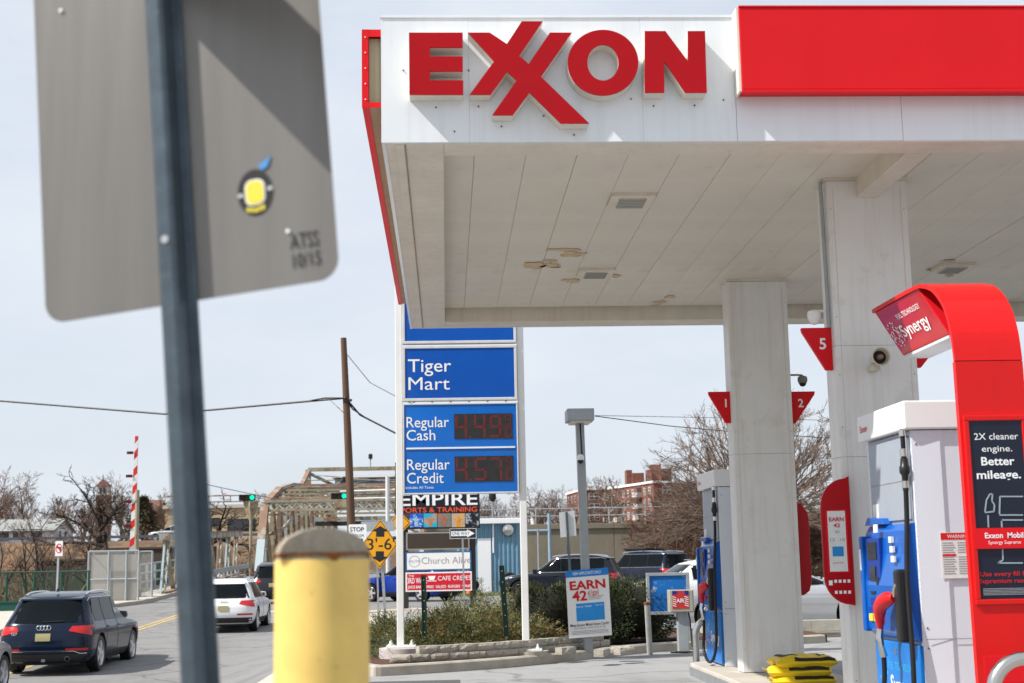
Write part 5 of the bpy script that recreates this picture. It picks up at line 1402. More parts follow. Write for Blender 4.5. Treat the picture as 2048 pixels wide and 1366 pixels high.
# ------------------------------------------------------------------ utility pole and wires
uy = 60.0
M_wood = mat('pole_wood', (0.145, 0.085, 0.055), 0.9, var=0.45, scale=2, stretch=(8, 8, 0.4), bump=0.4, bscale=14)
a, c = pY(708, 1150, uy), pY(687, 676, uy)
up1 = thing('utility_pole', 'weathered brown wooden utility pole leaning slightly left', 'utility pole', (a.x, uy, gz(a.x, uy)))
MB().tube([(a.x, uy, gz(a.x, uy) - 0.1), a.lerp(c, 0.5), c], [0.19, 0.165, 0.125], 14).build('pole', M_wood, up1, smooth=True)
q = a.lerp(c, 0.73)
MB().box(q.x - 0.12, q.x + 0.25, uy - 0.2, uy - 0.12, q.z - 0.05, q.z + 0.05).build('cable_clamp', M_dark, up1)
def wire(label, pts, r, T=None, m=M_black, sag=0.0, nm='overhead_wire'):
    P = [Vector(p) for p in pts]; q = []
    for i in range(len(P) - 1):
        n = 14; L = (P[i + 1] - P[i]).length
        for k in range(n):
            t = k / n; p = P[i].lerp(P[i + 1], t); p.z -= sag * L * 4 * t * (1 - t); q.append(p)
    q.append(P[-1])
    o = MB().tube(q, r, 5).build(nm, m); tag(o, label, 'wire', 'overhead wires'); return o
tp = lambda t: a.lerp(c, t)
P0 = pY(691, 796, uy - 0.2); wire('thick black bundled cable running from the wooden pole to the left', [pY(-60, 797, 70), pY(330, 828, 64), P0], 0.045)
wire('black cable from the wooden pole down to the price sign', [P0, pY(720, 830, uy), pY(790, 866, 58), pY(980, 960, 56)], 0.04)
wire('thin upper cable sloping right from the pole top', [pY(690, 704, uy), pY(740, 765, 59), pY(800, 797, 58), pY(1000, 880, 56)], 0.02)
wire('second black cable looping beside the bundled cable', [pY(600, 805, 61), pY(650, 796, 60), P0, pY(705, 818, uy), pY(735, 838, 59.5)], 0.03)
MB_loop = wire('pale guy wire sloping left from the pole', [pY(694, 832, uy), pY(660, 800, 60.5)], 0.02, m=M_post)
wire('cable from the floodlight towards the right', [pY(1190, 832, 21.6), pY(1340, 852, 24), pY(1470, 864, 26), pY(1720, 880, 30)], 0.008)
wire('faint upper cable behind the floodlight', [pY(1190, 831, 60), pY(1460, 836, 62), pY(1720, 842, 64)], 0.012)
wire('thin cable above the bridge signals', [pY(380, 962, 110), pY(560, 1000, 104)], 0.03)

# ------------------------------------------------------------------ vehicles
M_glass = mat('car_glass', (0.006, 0.008, 0.010), 0.05, var=0.1, spec=0.08)
M_tail = mat('tail_light_red', (0.55, 0.012, 0.012), 0.12, var=0.25, scale=20, coat=0.5)
M_chrome = mat('chrome', (0.75, 0.76, 0.78), 0.12, metal=1.0, var=0.03)
M_rim = mat('alloy_silver', (0.62, 0.63, 0.64), 0.3, metal=0.6, var=0.06)
M_rimd = mat('alloy_dark', (0.09, 0.09, 0.095), 0.35, metal=0.5, var=0.1)
M_plate = mat('plate_yellow', (0.34, 0.31, 0.15), 0.5, var=0.15, scale=40)
M_clad = mat('cladding_black', (0.025, 0.026, 0.028), 0.55, var=0.15)
def lerp_tab(tab, z):
    if z <= tab[0][0]: return tab[0][1:]
    for a, b in zip(tab[:-1], tab[1:]):
        if z <= b[0]:
            t = (z - a[0]) / (b[0] - a[0]); return [x + (y - x) * t for x, y in zip(a[1:], b[1:])]
    return tab[-1][1:]
_wheels = {}
def wheel_meshes(r, w, dark, spokes):
    k = (r, w, dark, spokes)
    if k in _wheels: return _wheels[k]
    ri = r * 0.70
    ty = MB().lathe([(ri, -w / 2 + 0.01), (r * 0.93, -w / 2), (r, -w * 0.36), (r, w * 0.36), (r * 0.93, w / 2), (ri, w / 2 - 0.01), (ri, -w / 2 + 0.01)], 36, ax='x').build('tyre', M_black, None, smooth=True, angle=30)
    b = MB().lathe([(ri, -w * 0.42), (ri * 0.94, w * 0.30), (ri, w * 0.47), (ri * 0.985, w * 0.48), (ri * 0.90, w * 0.30), (ri * 0.88, -w * 0.2)], 32, ax='x')
    for i in range(spokes):
        a = 2 * math.pi * i / spokes; d = Vector((0, math.cos(a), math.sin(a))); t = Vector((0, -math.sin(a), math.cos(a)))
        x0, x1 = w * 0.30, w * 0.44; q = []
        for rad, hw in ((0.06, 0.045), (ri * 0.96, 0.034)):
            for x in (x0, x1):
                for s in (-1, 1): q.append(Vector((x, 0, 0)) + d * rad + t * hw * s)
        b._add(q, [(0, 1, 3, 2), (4, 6, 7, 5), (2, 3, 7, 6), (0, 4, 5, 1), (0, 2, 6, 4), (1, 5, 7, 3)], 0)
    b.lathe([(0.085, w * 0.25), (0.08, w * 0.45), (0.03, w * 0.47)], 16, ax='x')
    rim = b.build('rim', M_rimd if dark else M_rim, None, smooth=True, angle=30)
    disc = MB().lathe([(ri * 0.86, w * 0.05), (ri * 0.86, w * 0.1)], 24, ax='x').build('brake_disc', M_rimd, None)
    res = (ty.data, rim.data, disc.data)
    for o in (ty, rim, disc): bpy.data.objects.remove(o)
    _wheels[k] = res; return res
def make_car(label, cat, loc, heading, L, W, H, paint, wheelbase=2.8, wr=0.36, rails=True, dark_rims=False, spokes=5, clad=True, coupe=False, rack=False, plate=True, roof_tint=None, front_len=1.25, tail_slope=0.40, name='parked_car', detail=2):
    T = thing(name, label, cat, loc, heading, 'cars on the street')
    h2, w2 = L / 2, W / 2
    zb = H * 0.60 if not coupe else H * 0.62
    ft, ts = front_len, tail_slope
    if not coupe:
        tab = [(0.24, -h2 + 0.22, h2 - 0.20, w2 - 0.12), (0.36, -h2 + 0.05, h2 - 0.06, w2 - 0.04), (0.55, -h2, h2, w2 - 0.005), (0.78, -h2 + 0.02, h2 - 0.03, w2), (zb - 0.12, -h2 + 0.06, h2 - 0.12, w2 - 0.012), (zb - 0.04, -h2 + 0.10, h2 - 0.42, w2 - 0.04), (zb + 0.03, -h2 + 0.13, h2 - ft, w2 - 0.065), (zb + 0.26, -h2 + 0.13 + ts * 0.42, h2 - ft - 0.42, w2 - 0.15), (H - 0.14, -h2 + 0.13 + ts * 0.85, h2 - ft - 0.82, w2 - 0.235), (H - 0.05, -h2 + 0.18 + ts * 1.5, h2 - ft - 1.12, w2 - 0.33), (H - 0.005, -h2 + 0.25 + ts * 2.8, h2 - ft - 1.5, w2 - 0.46)]
    else:
        tab = [(0.20, -h2 + 0.22, h2 - 0.20, w2 - 0.12), (0.32, -h2 + 0.05, h2 - 0.06, w2 - 0.04), (0.5, -h2, h2, w2 - 0.005), (0.70, -h2 + 0.02, h2 - 0.05, w2), (zb - 0.08, -h2 + 0.10, h2 - 0.25, w2 - 0.02), (zb, -h2 + 0.20, h2 - 0.7, w2 - 0.05), (zb + 0.04, -h2 + 0.75, h2 - ft, w2 - 0.08), (zb + 0.25, -h2 + 1.05, h2 - ft - 0.5, w2 - 0.17), (H - 0.10, -h2 + 1.4, h2 - ft - 0.9, w2 - 0.26), (H - 0.03, -h2 + 1.7, h2 - ft - 1.2, w2 - 0.34), (H, -h2 + 1.95, h2 - ft - 1.5, w2 - 0.48)]
    def par(z):
        yr, yf, w = lerp_tab(tab, z); g = max(0.0, min(1.0, (z - zb) / (H - zb)))
        return yr, yf, w, 0.42 - 0.12 * g, 0.75 - 0.35 * g
    PW = 3.2
    def side(y, z):
        yr, yf, w, Lr, Lf = par(z)
        if y < yr + Lr: u = min(1, (yr + Lr - y) / Lr); return w * (1 - u ** PW) ** (1 / PW)
        if y > yf - Lf: u = min(1, (y - yf + Lf) / Lf); return w * (1 - u ** PW) ** (1 / PW)
        return w
    def rear(x, z):
        yr, yf, w, Lr, Lf = par(z); u = min(1, abs(x) / w); return yr + Lr - Lr * (1 - u ** PW) ** (1 / PW)
    def front(x, z):
        yr, yf, w, Lr, Lf = par(z); u = min(1, abs(x) / w); return yf - Lf + Lf * (1 - u ** PW) ** (1 / PW)
    # body: stacked rounded outlines
    zs = []
    for a, b in zip(tab[:-1], tab[1:]):
        n = 3 if b[0] - a[0] > 0.1 else 2
        zs += [a[0] + (b[0] - a[0]) * i / n for i in range(n)]
    zs.append(tab[-1][0])
    NC, NS = 8, 14; rings = []
    for z in zs:
        yr, yf, w, Lr, Lf = par(z); half = []
        for i in range(NC + 1):
            a = math.pi / 2 * i / NC; half.append((w * math.sin(a) ** (2 / PW), yr + Lr - Lr * math.cos(a) ** (2 / PW)))
        for i in range(1, NS): half.append((w, yr + Lr + (yf - Lf - yr - Lr) * i / NS))
        for i in range(NC + 1):
            a = math.pi / 2 * (1 - i / NC); half.append((w * math.sin(a) ** (2 / PW), yf - Lf + Lf * math.cos(a) ** (2 / PW)))
        rings.append([(x, y, z) for x, y in half] + [(-x, y, z) for x, y in half[-2:0:-1]])
    b = MB(); n = len(rings[0])
    for r_ in rings: b.v += r_
    for i in range(len(rings) - 1):
        for j in range(n):
            k = (j + 1) % n; b.f.append((i * n + j, i * n + k, (i + 1) * n + k, (i + 1) * n + j)); b.m.append(0)
    b.f.append(tuple(range(n - 1, -1, -1))); b.m.append(1)
    o = (len(rings) - 1) * n; b.f.append(tuple(range(o, o + n))); b.m.append(0)
    body = b.build('body', [paint, M_clad], T, smooth=True, angle=50, local=True)
    # wheel arches cut out of the body
    yw = (-wheelbase / 2 - 0.02, wheelbase / 2 - 0.02); yoff = 0.05
    cut = MB()
    for y in yw: cut.lathe([(wr + 0.065, -w2 - 0.3), (wr + 0.065, w2 + 0.3)], 32, (0, y + yoff, wr), 'x', m=1)
    co = cut.build('cutter', [M_clad, M_clad], None)
    co.matrix_world = T.matrix_basis.copy()
    md = body.modifiers.new('cut', 'BOOLEAN'); md.object = co; md.operation = 'DIFFERENCE'; md.solver = 'EXACT'
    co.location = T.location; co.rotation_euler = T.rotation_euler
    bpy.context.view_layer.update()
    dgx = bpy.context.evaluated_depsgraph_get()
    me = bpy.data.meshes.new_from_object(body.evaluated_get(dgx))
    body.modifiers.clear(); body.data = me; bpy.data.objects.remove(co)
    MB().box(-w2 + 0.28, w2 - 0.28, -h2 + 0.35, h2 - 0.35, 0.19, 0.5).build('underbody', M_clad, T, local=True)
    # glass
    e = 0.006
    def strip_side(s, ycols, z0f, z1f, nm, m, ee=e, nz=5, par_=T):
        q = MB()
        def f(u, v):
            t = u * (len(ycols) - 1); i = min(int(t), len(ycols) - 2); y = ycols[i] + (ycols[i + 1] - ycols[i]) * (t - i)
            z = z0f(y) + (z1f(y) - z0f(y)) * v
            return (s * (side(y, z) + ee), y, z)
        q.grid(f, 12, nz); return q.build(nm, m, par_, smooth=True, local=True)
    yA = h2 - ft - 0.12; zt = H - 0.15
    rx_tab = sorted([(t[2], t[0]) for t in tab if t[0] >= zb], key=lambda t: t[0])
    def ztop(y):
        # follows windscreen line in front, slightly drooping at the back
        for (ya, za), (yb_, zb_) in zip(rx_tab[:-1], rx_tab[1:]):
            if ya <= y <= yb_ and za != zb_: zf = za + (zb_ - za) * (y - ya) / (yb_ - ya) - 0.07; break
        else: zf = zt
        rr_ = -h2 + 0.13 + ts * 1.0 + (0.9 if coupe else 0.1)
        zr_ = zb + 0.10 + (zt - zb) * min(1, max(0, (y - rr_ + 0.25) / 0.35)) ** 0.5
        return max(zb + 0.07, min(zt, zf, zr_))
    zbot = lambda y: zb + 0.055
    yB = -h2 + 0.13 + ts * 0.8 + (0.9 if coupe else 0.15)
    cutsY = [yB, yB + (yA - yB) * 0.27, yB + (yA - yB) * 0.60, yA - 0.05]
    for s in (-1, 1):
        for i in range(3):
            g = 0.022
            strip_side(s, list(np.linspace(cutsY[i] + g, cutsY[i + 1] - g, 8)), zbot, ztop, 'side_window', M_glass)
        if detail > 1:
            q = MB(); ys_ = np.linspace(cutsY[0] - 0.02, cutsY[3] + 0.02, 26)
            q.tube([(s * (side(y, zb + 0.045) + 0.004), y, zb + 0.045) for y in ys_] + [(s * (side(y, ztop(y) + 0.012) + 0.004), y, ztop(y) + 0.012) for y in ys_[::-1]], 0.009, 5); q.build('window_trim', M_chrome, T, smooth=True, local=True)
            for yy in (cutsY[1], cutsY[2] + 0.02): # door gaps
                q = MB(); q.tube([(s * (side(yy, z) + 0.001), yy, z) for z in np.linspace(0.38, zb + 0.05, 9)], 0.005, 4); q.build('door_gap', M_dark, T, local=True)
                hd_ = MB().box(-0.012, 0.012, -0.09, 0.09, -0.015, 0.015).build('door_handle', paint, T, local=True, bevel=0.008)
                hd_.location = (s * (side(yy + 0.25, zb - 0.09) + 0.014), yy + (0.16 if yy < 0 else 0.14), zb - 0.09)
        # mirror
        ym = yA - 0.12
        q = MB().prism([(0.0, -0.06), (0.20, -0.075), (0.22, 0.0), (0.20, 0.08), (0.02, 0.09)], 'y', -0.07, 0.08)
        q.v = [(s * (side(ym, zb + 0.1) + 0.03 + x), ym + y, zb + 0.10 + z) for x, y, z in q.v]
        mir = q.build('mirror', paint, T, bevel=0.02, local=True)
        q = MB().box(min(s * (side(ym, zb + .1) + 0.06), s * (side(ym, zb + .1) + 0.22)), max(s * (side(ym, zb + .1) + 0.06), s * (side(ym, zb + .1) + 0.22)), ym - 0.074, ym - 0.071, zb + 0.05, zb + 0.165); q.build('mirror_glass', M_chrome, mir, local=True)
        if clad:
            strip_side(s, list(np.linspace(-wheelbase / 2 + wr + 0.12, wheelbase / 2 - wr - 0.05, 6)), lambda y: 0.26, lambda y: 0.40, 'sill_cladding', M_clad)
        if rails and not coupe:
            ys_ = np.linspace(-h2 + 0.35 + ts, h2 - ft - 0.9, 12)
            MB().tube([(s * (w2 - 0.34), y, H - 0.075 + 0.075 * math.sin(math.pi * i / 11) ** 0.45) for i, y in enumerate(ys_)], 0.02, 8).build('roof_rail', M_chrome if detail > 1 else M_clad, T, smooth=True, local=True)
    def patch_rear(quad, nm, m, ee=0.008, nu=8, nv=4, par_=T, fn=rear, sgn=-1):
        (xa, za), (xb, zb_), (xc, zc_), (xd, zd_) = quad; q = MB()
        def f(u, v):
            x = (xa * (1 - u) + xb * u) * (1 - v) + (xd * (1 - u) + xc * u) * v; z = (za * (1 - u) + zb_ * u) * (1 - v) + (zd_ * (1 - u) + zc_ * u) * v
            return (x, fn(x, z) + sgn * ee, z)
        q.grid(f, nu, nv); return q.build(nm, m, par_, smooth=True, local=True)
    wb, wt = w2 - 0.17, w2 - 0.36
    if not coupe:
        patch_rear([(-wb, zb + 0.04), (wb, zb + 0.04), (wt, H - 0.17), (-wt, H - 0.17)], 'rear_window', M_glass)
        sp = MB(); sp.prism([(-h2 + 0.06 + ts * 0.9, H - 0.185), (-h2 + 0.08 + ts * 0.9, H - 0.145), (-h2 + 0.45 + ts, H - 0.075), (-h2 + 0.6 + ts, H - 0.16)], 'x', -w2 + 0.33, w2 - 0.33)
        sp.build('roof_spoiler', paint, T, bevel=0.012, local=True)
        MB().tube([(-0.05, rear(0, zb + 0.05) - 0.02, zb + 0.06), (0.4, rear(0.4, zb + 0.07) - 0.025, zb + 0.075)], 0.012, 6).build('wiper', M_blackp, T, local=True)
    else:
        patch_rear([(-wb, zb + 0.07), (wb, zb + 0.07), (wt, H - 0.12), (-wt, H - 0.12)], 'rear_window', M_glass)
    patch_rear([(w2 - 0.2, zb + 0.06), (-w2 + 0.2, zb + 0.06), (-w2 + 0.36, H - 0.12), (w2 - 0.36, H - 0.12)], 'windscreen', M_glass, 0.008, 8, 5, T, front, 1)
    zl0, zl1 = (zb - 0.20, zb - 0.02)
    for s in (-1, 1):
        patch_rear([(s * (w2 - 0.46), zl0 + 0.07), (s * (w2 - 0.012), zl0 - 0.03), (s * (w2 - 0.035), zl1), (s * (w2 - 0.40), zl1 - 0.01)], 'tail_light', M_tail, 0.012, 12)
        patch_rear([(s * (w2 - 0.50), 0.50), (s * (w2 - 0.06), 0.50), (s * (w2 - 0.06), 0.55), (s * (w2 - 0.50), 0.55)], 'rear_reflector', M_tail, 0.01)
        patch_rear([(s * (w2 - 0.02), zl0 + 0.02), (s * (w2 - 0.5), zl0 - 0.03), (s * (w2 - 0.45), zl1 - 0.09), (s * (w2 - 0.06), zl1 - 0.07)], 'headlight', M_chrome, 0.01, 8, 3, T, front, 1)
    patch_rear([(-w2 + 0.10, 0.27), (w2 - 0.10, 0.27), (w2 - 0.08, 0.43), (-w2 + 0.08, 0.43)], 'bumper_cladding', M_clad, 0.012, 14)
    patch_rear([(-0.45, 0.45), (0.45, 0.45), (0.5, zl0 - 0.12), (-0.5, zl0 - 0.12)], 'grille', M_clad, 0.01, 8, 3, T, front, 1)
    if plate:
        zc = zl0 - 0.055 if not coupe else 0.6
        pb_ = patch_rear([(-0.16, zc - 0.08), (0.16, zc - 0.08), (0.16, zc + 0.08), (-0.16, zc + 0.08)], 'number_plate', M_plate, 0.018)
    if rack:
        for yy in (-0.9, 0.2): MB().box(-w2 + 0.3, w2 - 0.3, yy, yy + 0.08, H + 0.02, H + 0.06).build('rack_bar', M_blackp, T, local=True)
        MB().box(-w2 + 0.3, -0.05, -1.0, 0.4, H + 0.06, H + 0.16).build('roof_box', M_blackp, T, local=True, bevel=0.03)
        MB().box(0.1, w2 - 0.35, -0.9, 0.1, H + 0.06, H + 0.14).build('roof_box', M_blackp, T, local=True, bevel=0.03)
    # wheels
    tm, rm, dm_ = wheel_meshes(wr, 0.25, dark_rims, spokes)
    for y in yw:
        for s in (-1, 1):
            wo = bpy.data.objects.new('wheel', None); COL.objects.link(wo); wo.parent = T
            wo.location = (s * (w2 - 0.135), y + yoff, wr); wo.rotation_euler = (0, 0, 0 if s > 0 else math.pi)
            piece('tyre', tm, wo, (0, 0, 0)); piece('rim', rm, wo, (0, 0, 0)); piece('brake_disc', dm_, wo, (0, 0, 0))
    T['_'] = 0; del T['_']
    return T, rear, side, patch_rear, (zb, zl0, zl1, w2, h2)
def car_at(px, py, **kw):
    p = pG(px, py); return p
def paint(name, col, metal=0.15): return mat(name, col, 0.2, metal=metal, var=0.05, scale=1, coat=0.25, spec=0.25)
P_navy = paint('paint_navy', (0.003, 0.010, 0.028)); P_white = paint('paint_white', (0.72, 0.72, 0.73), 0.0); P_silver = paint('paint_silver', (0.50, 0.51, 0.53), 0.5)
P_grey = paint('paint_dark_grey', (0.025, 0.025, 0.032)); P_blue = paint('paint_blue', (0.008, 0.035, 0.26)); P_char = paint('paint_charcoal', (0.012, 0.015, 0.022)); P_dnavy = paint('paint_dark_navy', (0.009, 0.015, 0.03))

# navy SUV, nearest on the street
cq = pY(112, 1300, 32.0); q7 = Vector((cq.x, 34.2, gz(cq.x, 34.2)))
q7x = pY(97, 1310, 31.8).x
c1_, rear_, side_, pr_, (zb_, zl0_, zl1_, w2_, h2_) = make_car('dark navy SUV with red tail lights and silver roof rails at the lower left', 'car', (q7x, 34.0, gz(q7x, 33.0)), math.radians(-1.0), 5.09, 1.98, 1.74, P_navy, 3.0, 0.385, tail_slope=0.55, name='dark_suv')
for k_ in range(4):
    x = -0.105 + k_ * 0.07
    q = MB(); q.tube([(x + 0.047 * math.cos(t), rear_(x, zb_ - 0.07) - 0.02, zb_ - 0.06 + 0.047 * math.sin(t)) for t in np.linspace(0, 2 * math.pi, 20)], 0.008, 5, cap=False); q.build('ring_badge', M_chrome, c1_, local=True)
def car_text(T, rear_fn, s, x, z, h, m, w=None):
    lo = lettering(T, s, (0, 0, 0), (1, 0, 0), (0, 0, 1), h, m, 'C', w, 0.02)
    # move the print from world to the car frame
    lo.data.transform(world_of(T)); lo.location = (x, rear_fn(x, z) - 0.016, z)
car_text(c1_, rear_, 'Q7', -0.62, zl0_ + 0.0, 0.055, M_chrome, 0.13)
for x in (0.52,): MB().lathe([(0.06, 0.02), (0.06, -0.12), (0.045, -0.12), (0.045, 0.0)], 16, (x, rear_(x, 0.33) + 0.05, 0.33), 'y').build('exhaust', M_chrome, c1_, local=True, smooth=True)
MB().box(-0.04, 0.04, rear_(0, 0.3) - 0.05, rear_(0, 0.3) + 0.1, 0.27, 0.34).build('tow_hitch', M_steel, c1_, local=True)
MB().prism([(-0.0, 0.0), (0.12, 0.0), (0.04, 0.07)], 'x', -0.02, 0.02).build('roof_antenna', P_navy, c1_, local=True).location = (0, -h2_ + 1.0, 1.735)
tc_ = MB(); tc_.tube([(x, rear_(x, 0.43) - 0.022, 0.44 + (0.05 if abs(x) < 0.75 else 0)) for x in np.linspace(-0.9, 0.9, 16)], 0.014, 6); tc_.build('bumper_trim', M_chrome, c1_, local=True)
sgl = MB(); 
so = lettering(c1_, 'MATH', (0, 0, 0), (0, 1, 0), (0, 0, 1), 0.13, M_txtw, 'C', 0.42, 0.02); so.data.transform(world_of(c1_)); so.location = (side_(0.2, zb_ + 0.22) + 0.03, 0.25, zb_ + 0.17); so.rotation_euler = (0, -0.35, 0)

x3 = pY(448, 1262, 43.5).x
c3_, r3, s3, pr3, d3 = make_car('white SUV heading for the bridge, right behind the leaning signpost', 'car', (x3, 45.6, gz(x3, 44.5)), math.radians(-0.5), 4.39, 1.83, 1.60, P_white, 2.6, 0.35, name='white_suv')
for k_ in range(4):
    x = -0.09 + k_ * 0.06
    q = MB(); q.tube([(x + 0.04 * math.cos(t), r3(x, d3[0] - 0.06) - 0.02, d3[0] - 0.065 + 0.04 * math.sin(t)) for t in np.linspace(0, 2 * math.pi, 16)], 0.006, 5, cap=False); q.build('ring_badge', M_chrome, c3_, local=True)
x4 = pY(545, 1210, 60).x
make_car('dark grey SUV driving onto the bridge ahead of the white SUV', 'car', (x4, 62.3, gz(x4, 62)), 0.0, 4.6, 1.9, 1.72, P_grey, 2.7, 0.36, name='grey_suv')
p = pY(820, 1204, 60.5)
make_car('bright blue SUV turning left behind the advertising pylon', 'car', (p.x, 60.5, 0.0), math.radians(52), 4.69, 1.84, 1.70, P_blue, 2.7, 0.36, name='blue_suv')
p = pY(1128, 1207, 56)
make_car('charcoal SUV facing left behind the dark hedge', 'car', (p.x, 56.0, 0.0), math.radians(72), 4.82, 1.94, 1.76, P_char, 2.9, 0.40, dark_rims=True, name='charcoal_suv')
p = pY(1283, 1190, 66)
make_car('dark full-size SUV with roof rack seen from behind', 'car', (p.x, 66.0, 0.0), math.radians(38), 5.25, 2.0, 1.92, P_dnavy, 3.0, 0.41, rack=True, tail_slope=0.2, name='full_size_suv')
p = pY(1560, 1262, 29.3)
make_car('silver coupe parked behind the air pump and far pillar', 'car', (p.x, 29.3, 0.0), math.radians(-97), 4.75, 1.85, 1.38, P_silver, 2.8, 0.34, coupe=True, clad=False, plate=False, name='silver_coupe')
p = pY(1440, 1240, 37)
make_car('white sedan parked beyond the silver coupe', 'car', (p.x, 37.0, 0.0), math.radians(-80), 4.7, 1.82, 1.46, P_white, 2.75, 0.33, coupe=True, clad=False, plate=False, name='white_sedan')
p = pY(-160, 1366, 27.0)
make_car('silver SUV cut off by the left edge of the picture', 'car', (p.x, 27.6, gz(p.x, 27.5)), math.radians(0), 4.6, 1.85, 1.66, P_silver, 2.7, 0.36, name='silver_suv')
p = pY(345, 1080, 140)
make_car('small pale car on the distant raised road', 'car', (p.x, 140.0, 4.3), math.radians(80), 4.6, 1.85, 1.6, P_silver, 2.7, 0.36, detail=1, rails=False, name='distant_car')

# ------------------------------------------------------------------ steel swing bridge
M_br = mat('bridge_paint', (0.36, 0.39, 0.36), 0.6, var=0.15, scale=1.5, spots=0.9, spotcol=(0.26, 0.12, 0.055), spotscale=0.9, spotedge=0.50)
M_br2 = mat('bridge_rust', (0.29, 0.18, 0.125), 0.8, var=0.3, scale=1.5, spots=0.8, spotcol=(0.33, 0.32, 0.28), spotscale=1.2, spotedge=0.55)
M_br3 = mat('bridge_tan', (0.36, 0.33, 0.235), 0.75, var=0.3, scale=1.2, spots=0.7, spotcol=(0.22, 0.11, 0.05), spotscale=1.5, spotedge=0.52)
M_br4 = mat('bridge_lightblue', (0.38, 0.46, 0.48), 0.6, var=0.15, spots=0.8, spotcol=(0.33, 0.17, 0.07), spotscale=1.4, spotedge=0.62)
BXL, BXR = -13.0, -1.6
bridge = thing('swing_bridge', 'rusty grey steel truss swing bridge with lattice portal', 'bridge', (-7.3, 118, 1.0))
def part(nm, m, fn):
    b = MB(); fn(b); return b.build(nm, m, bridge)
nodes = [(100, None), (106.5, None), (113, None), (120, None), (127, None), (134.5, None), (142, None)]
def topz(y):
    pts = [(100.2, 1.2), (103.6, 6.0), (112.5, 7.6), (121, 8.4), (134, 9.0), (142, 9.0), (170, 6.0)]
    for (a, za), (c, zc) in zip(pts[:-1], pts[1:]):
        if a <= y <= c: return za + (zc - za) * (y - a) / (c - a)
    return 6.0
part('deck', M_br2, lambda b: b.box(BXL - 0.5, BXR + 0.5, 99.5, 172, 0.35, 1.0))
part('roadway', M_asphd, lambda b: b.box(BXL + 0.4, BXR - 0.4, 99.6, 172, 1.002, 1.06))
for X in (BXL, BXR):
    # inclined end post with lattice face
    part('end_post', M_br4, lambda b: b.bar((X, 100.3, 1.0), (X, 101.9, 3.4), 0.55, 0.5))
    part('end_post', M_br2, lambda b: b.bar((X, 101.9, 3.4), (X, 103.6, 6.0), 0.552, 0.502))
    ch = [(103.6, 6.0), (108, 6.8), (112.5, 7.6), (121, 8.4), (134, 9.0), (150, 8.6), (170, 6.2)]
    for a, c in zip(ch[:-1], ch[1:]): part('upper_chord', M_br2 if a[0] < 110 else M_br, lambda b: b.bar((X, a[0], a[1]), (X, c[0], c[1]), 0.5, 0.45))
    part('lower_chord', M_br, lambda b: b.box(X - 0.25, X + 0.25, 100, 170, 0.9, 1.35))
    ys_ = [103.6, 108, 112.5, 117, 121, 125.5, 130, 134, 139, 144, 150, 158, 166]
    for i, y in enumerate(ys_):
        zt_ = topz(y)
        part('post', (M_br, M_br3, M_br2)[i % 3], lambda b: b.bar((X, y, 1.3), (X, y, zt_ - 0.1), 0.32, 0.3))
        if i < len(ys_) - 1:
            y2 = ys_[i + 1]
            part('diagonal', (M_br3, M_br2, M_br)[i % 3], lambda b: b.bar((X, y, zt_ - 0.15), (X, y2, 1.35), 0.26, 0.2))
            part('diagonal', (M_br, M_br3, M_br2)[i % 3], lambda b: b.bar((X - 0.05, y, 1.4), (X - 0.05, y2, topz(y2) - 0.2), 0.14, 0.12))
            def lac(b, y=y, zt_=zt_):
                for k in range(int((zt_ - 1.6) / 0.45)):
                    z = 1.5 + k * 0.45; s = 1 if k % 2 else -1
                    b.bar((X + 0.2, y - 0.16 * s, z), (X + 0.2, y + 0.16 * s, z + 0.45), 0.05, 0.03)
            part('lacing', M_br3, lac)['kind'] = 'stuff'
def frame(y, zlo, zhi, m1, m2, step, dual=True, ch=0.16):
    part('portal_chord', m1, lambda b: b.bar((BXL, y, zhi), (BXR, y, zhi), 0.3, ch)); part('portal_chord', m1, lambda b: b.bar((BXL, y, zlo), (BXR, y, zlo), 0.3, ch))
    n = int((BXR - BXL) / step)
    for i in range(n):
        xa, xb = BXL + (BXR - BXL) * i / n, BXL + (BXR - BXL) * (i + 1) / n
        part('lattice_bar', m2, lambda b: b.bar((xa, y - 0.03, zlo), (xb, y - 0.03, zhi), 0.05, 0.07))
        if dual: part('lattice_bar', m2, lambda b: b.bar((xa, y - 0.06, zhi), (xb, y - 0.06, zlo), 0.05, 0.07))
zlo, zhi = pY(650, 1019, 103.6).z, pY(650, 1001, 103.6).z
frame(103.4, zlo, zhi, M_br3, mat('bridge_white', (0.55, 0.56, 0.53), 0.6, var=0.2, spots=0.5, spotcol=(0.35, 0.2, 0.1), spotscale=3), 0.68, True, 0.2)
part('portal_plate', M_br3, lambda b: b.box(pY(668, 1000, 103.3).x, pY(706, 1000, 103.3).x, 103.2, 103.36, zlo + 0.1, zhi - 0.1))
for s, X in ((1, BXL), (-1, BXR)):       # curved knee braces
    q = [(X + s * (0.35 + 1.7 * math.sin(t)), 103.5, zlo - 1.7 + 1.7 * (1 - math.cos(t)) ** 0.8) for t in np.linspace(0, math.pi / 2, 8)]
    part('knee_brace', M_br, lambda b: b.tube(q, 0.12, 6))
for y, dz in ((105.8, 0), (108, 0), (110.2, 0), (112.5, 0), (117, 0), (121, 0), (127.5, 0)):
    zt_ = topz(y); frame(y, zt_ - 1.0, zt_ - 0.1, M_br3, M_br3, 1.2, y < 113, 0.14)
for y in (104.5, 110, 115, 119, 124):    # top lateral bracing
    zt_ = topz(y); part('lateral_brace', M_br3, lambda b: b.bar((BXL, y, zt_ - 0.05), (BXR, y + 4, topz(y + 4) - 0.05), 0.14, 0.12)); part('lateral_brace', M_br2, lambda b: b.bar((BXR, y, zt_ - 0.05), (BXL, y + 4, topz(y + 4) - 0.05), 0.14, 0.12))
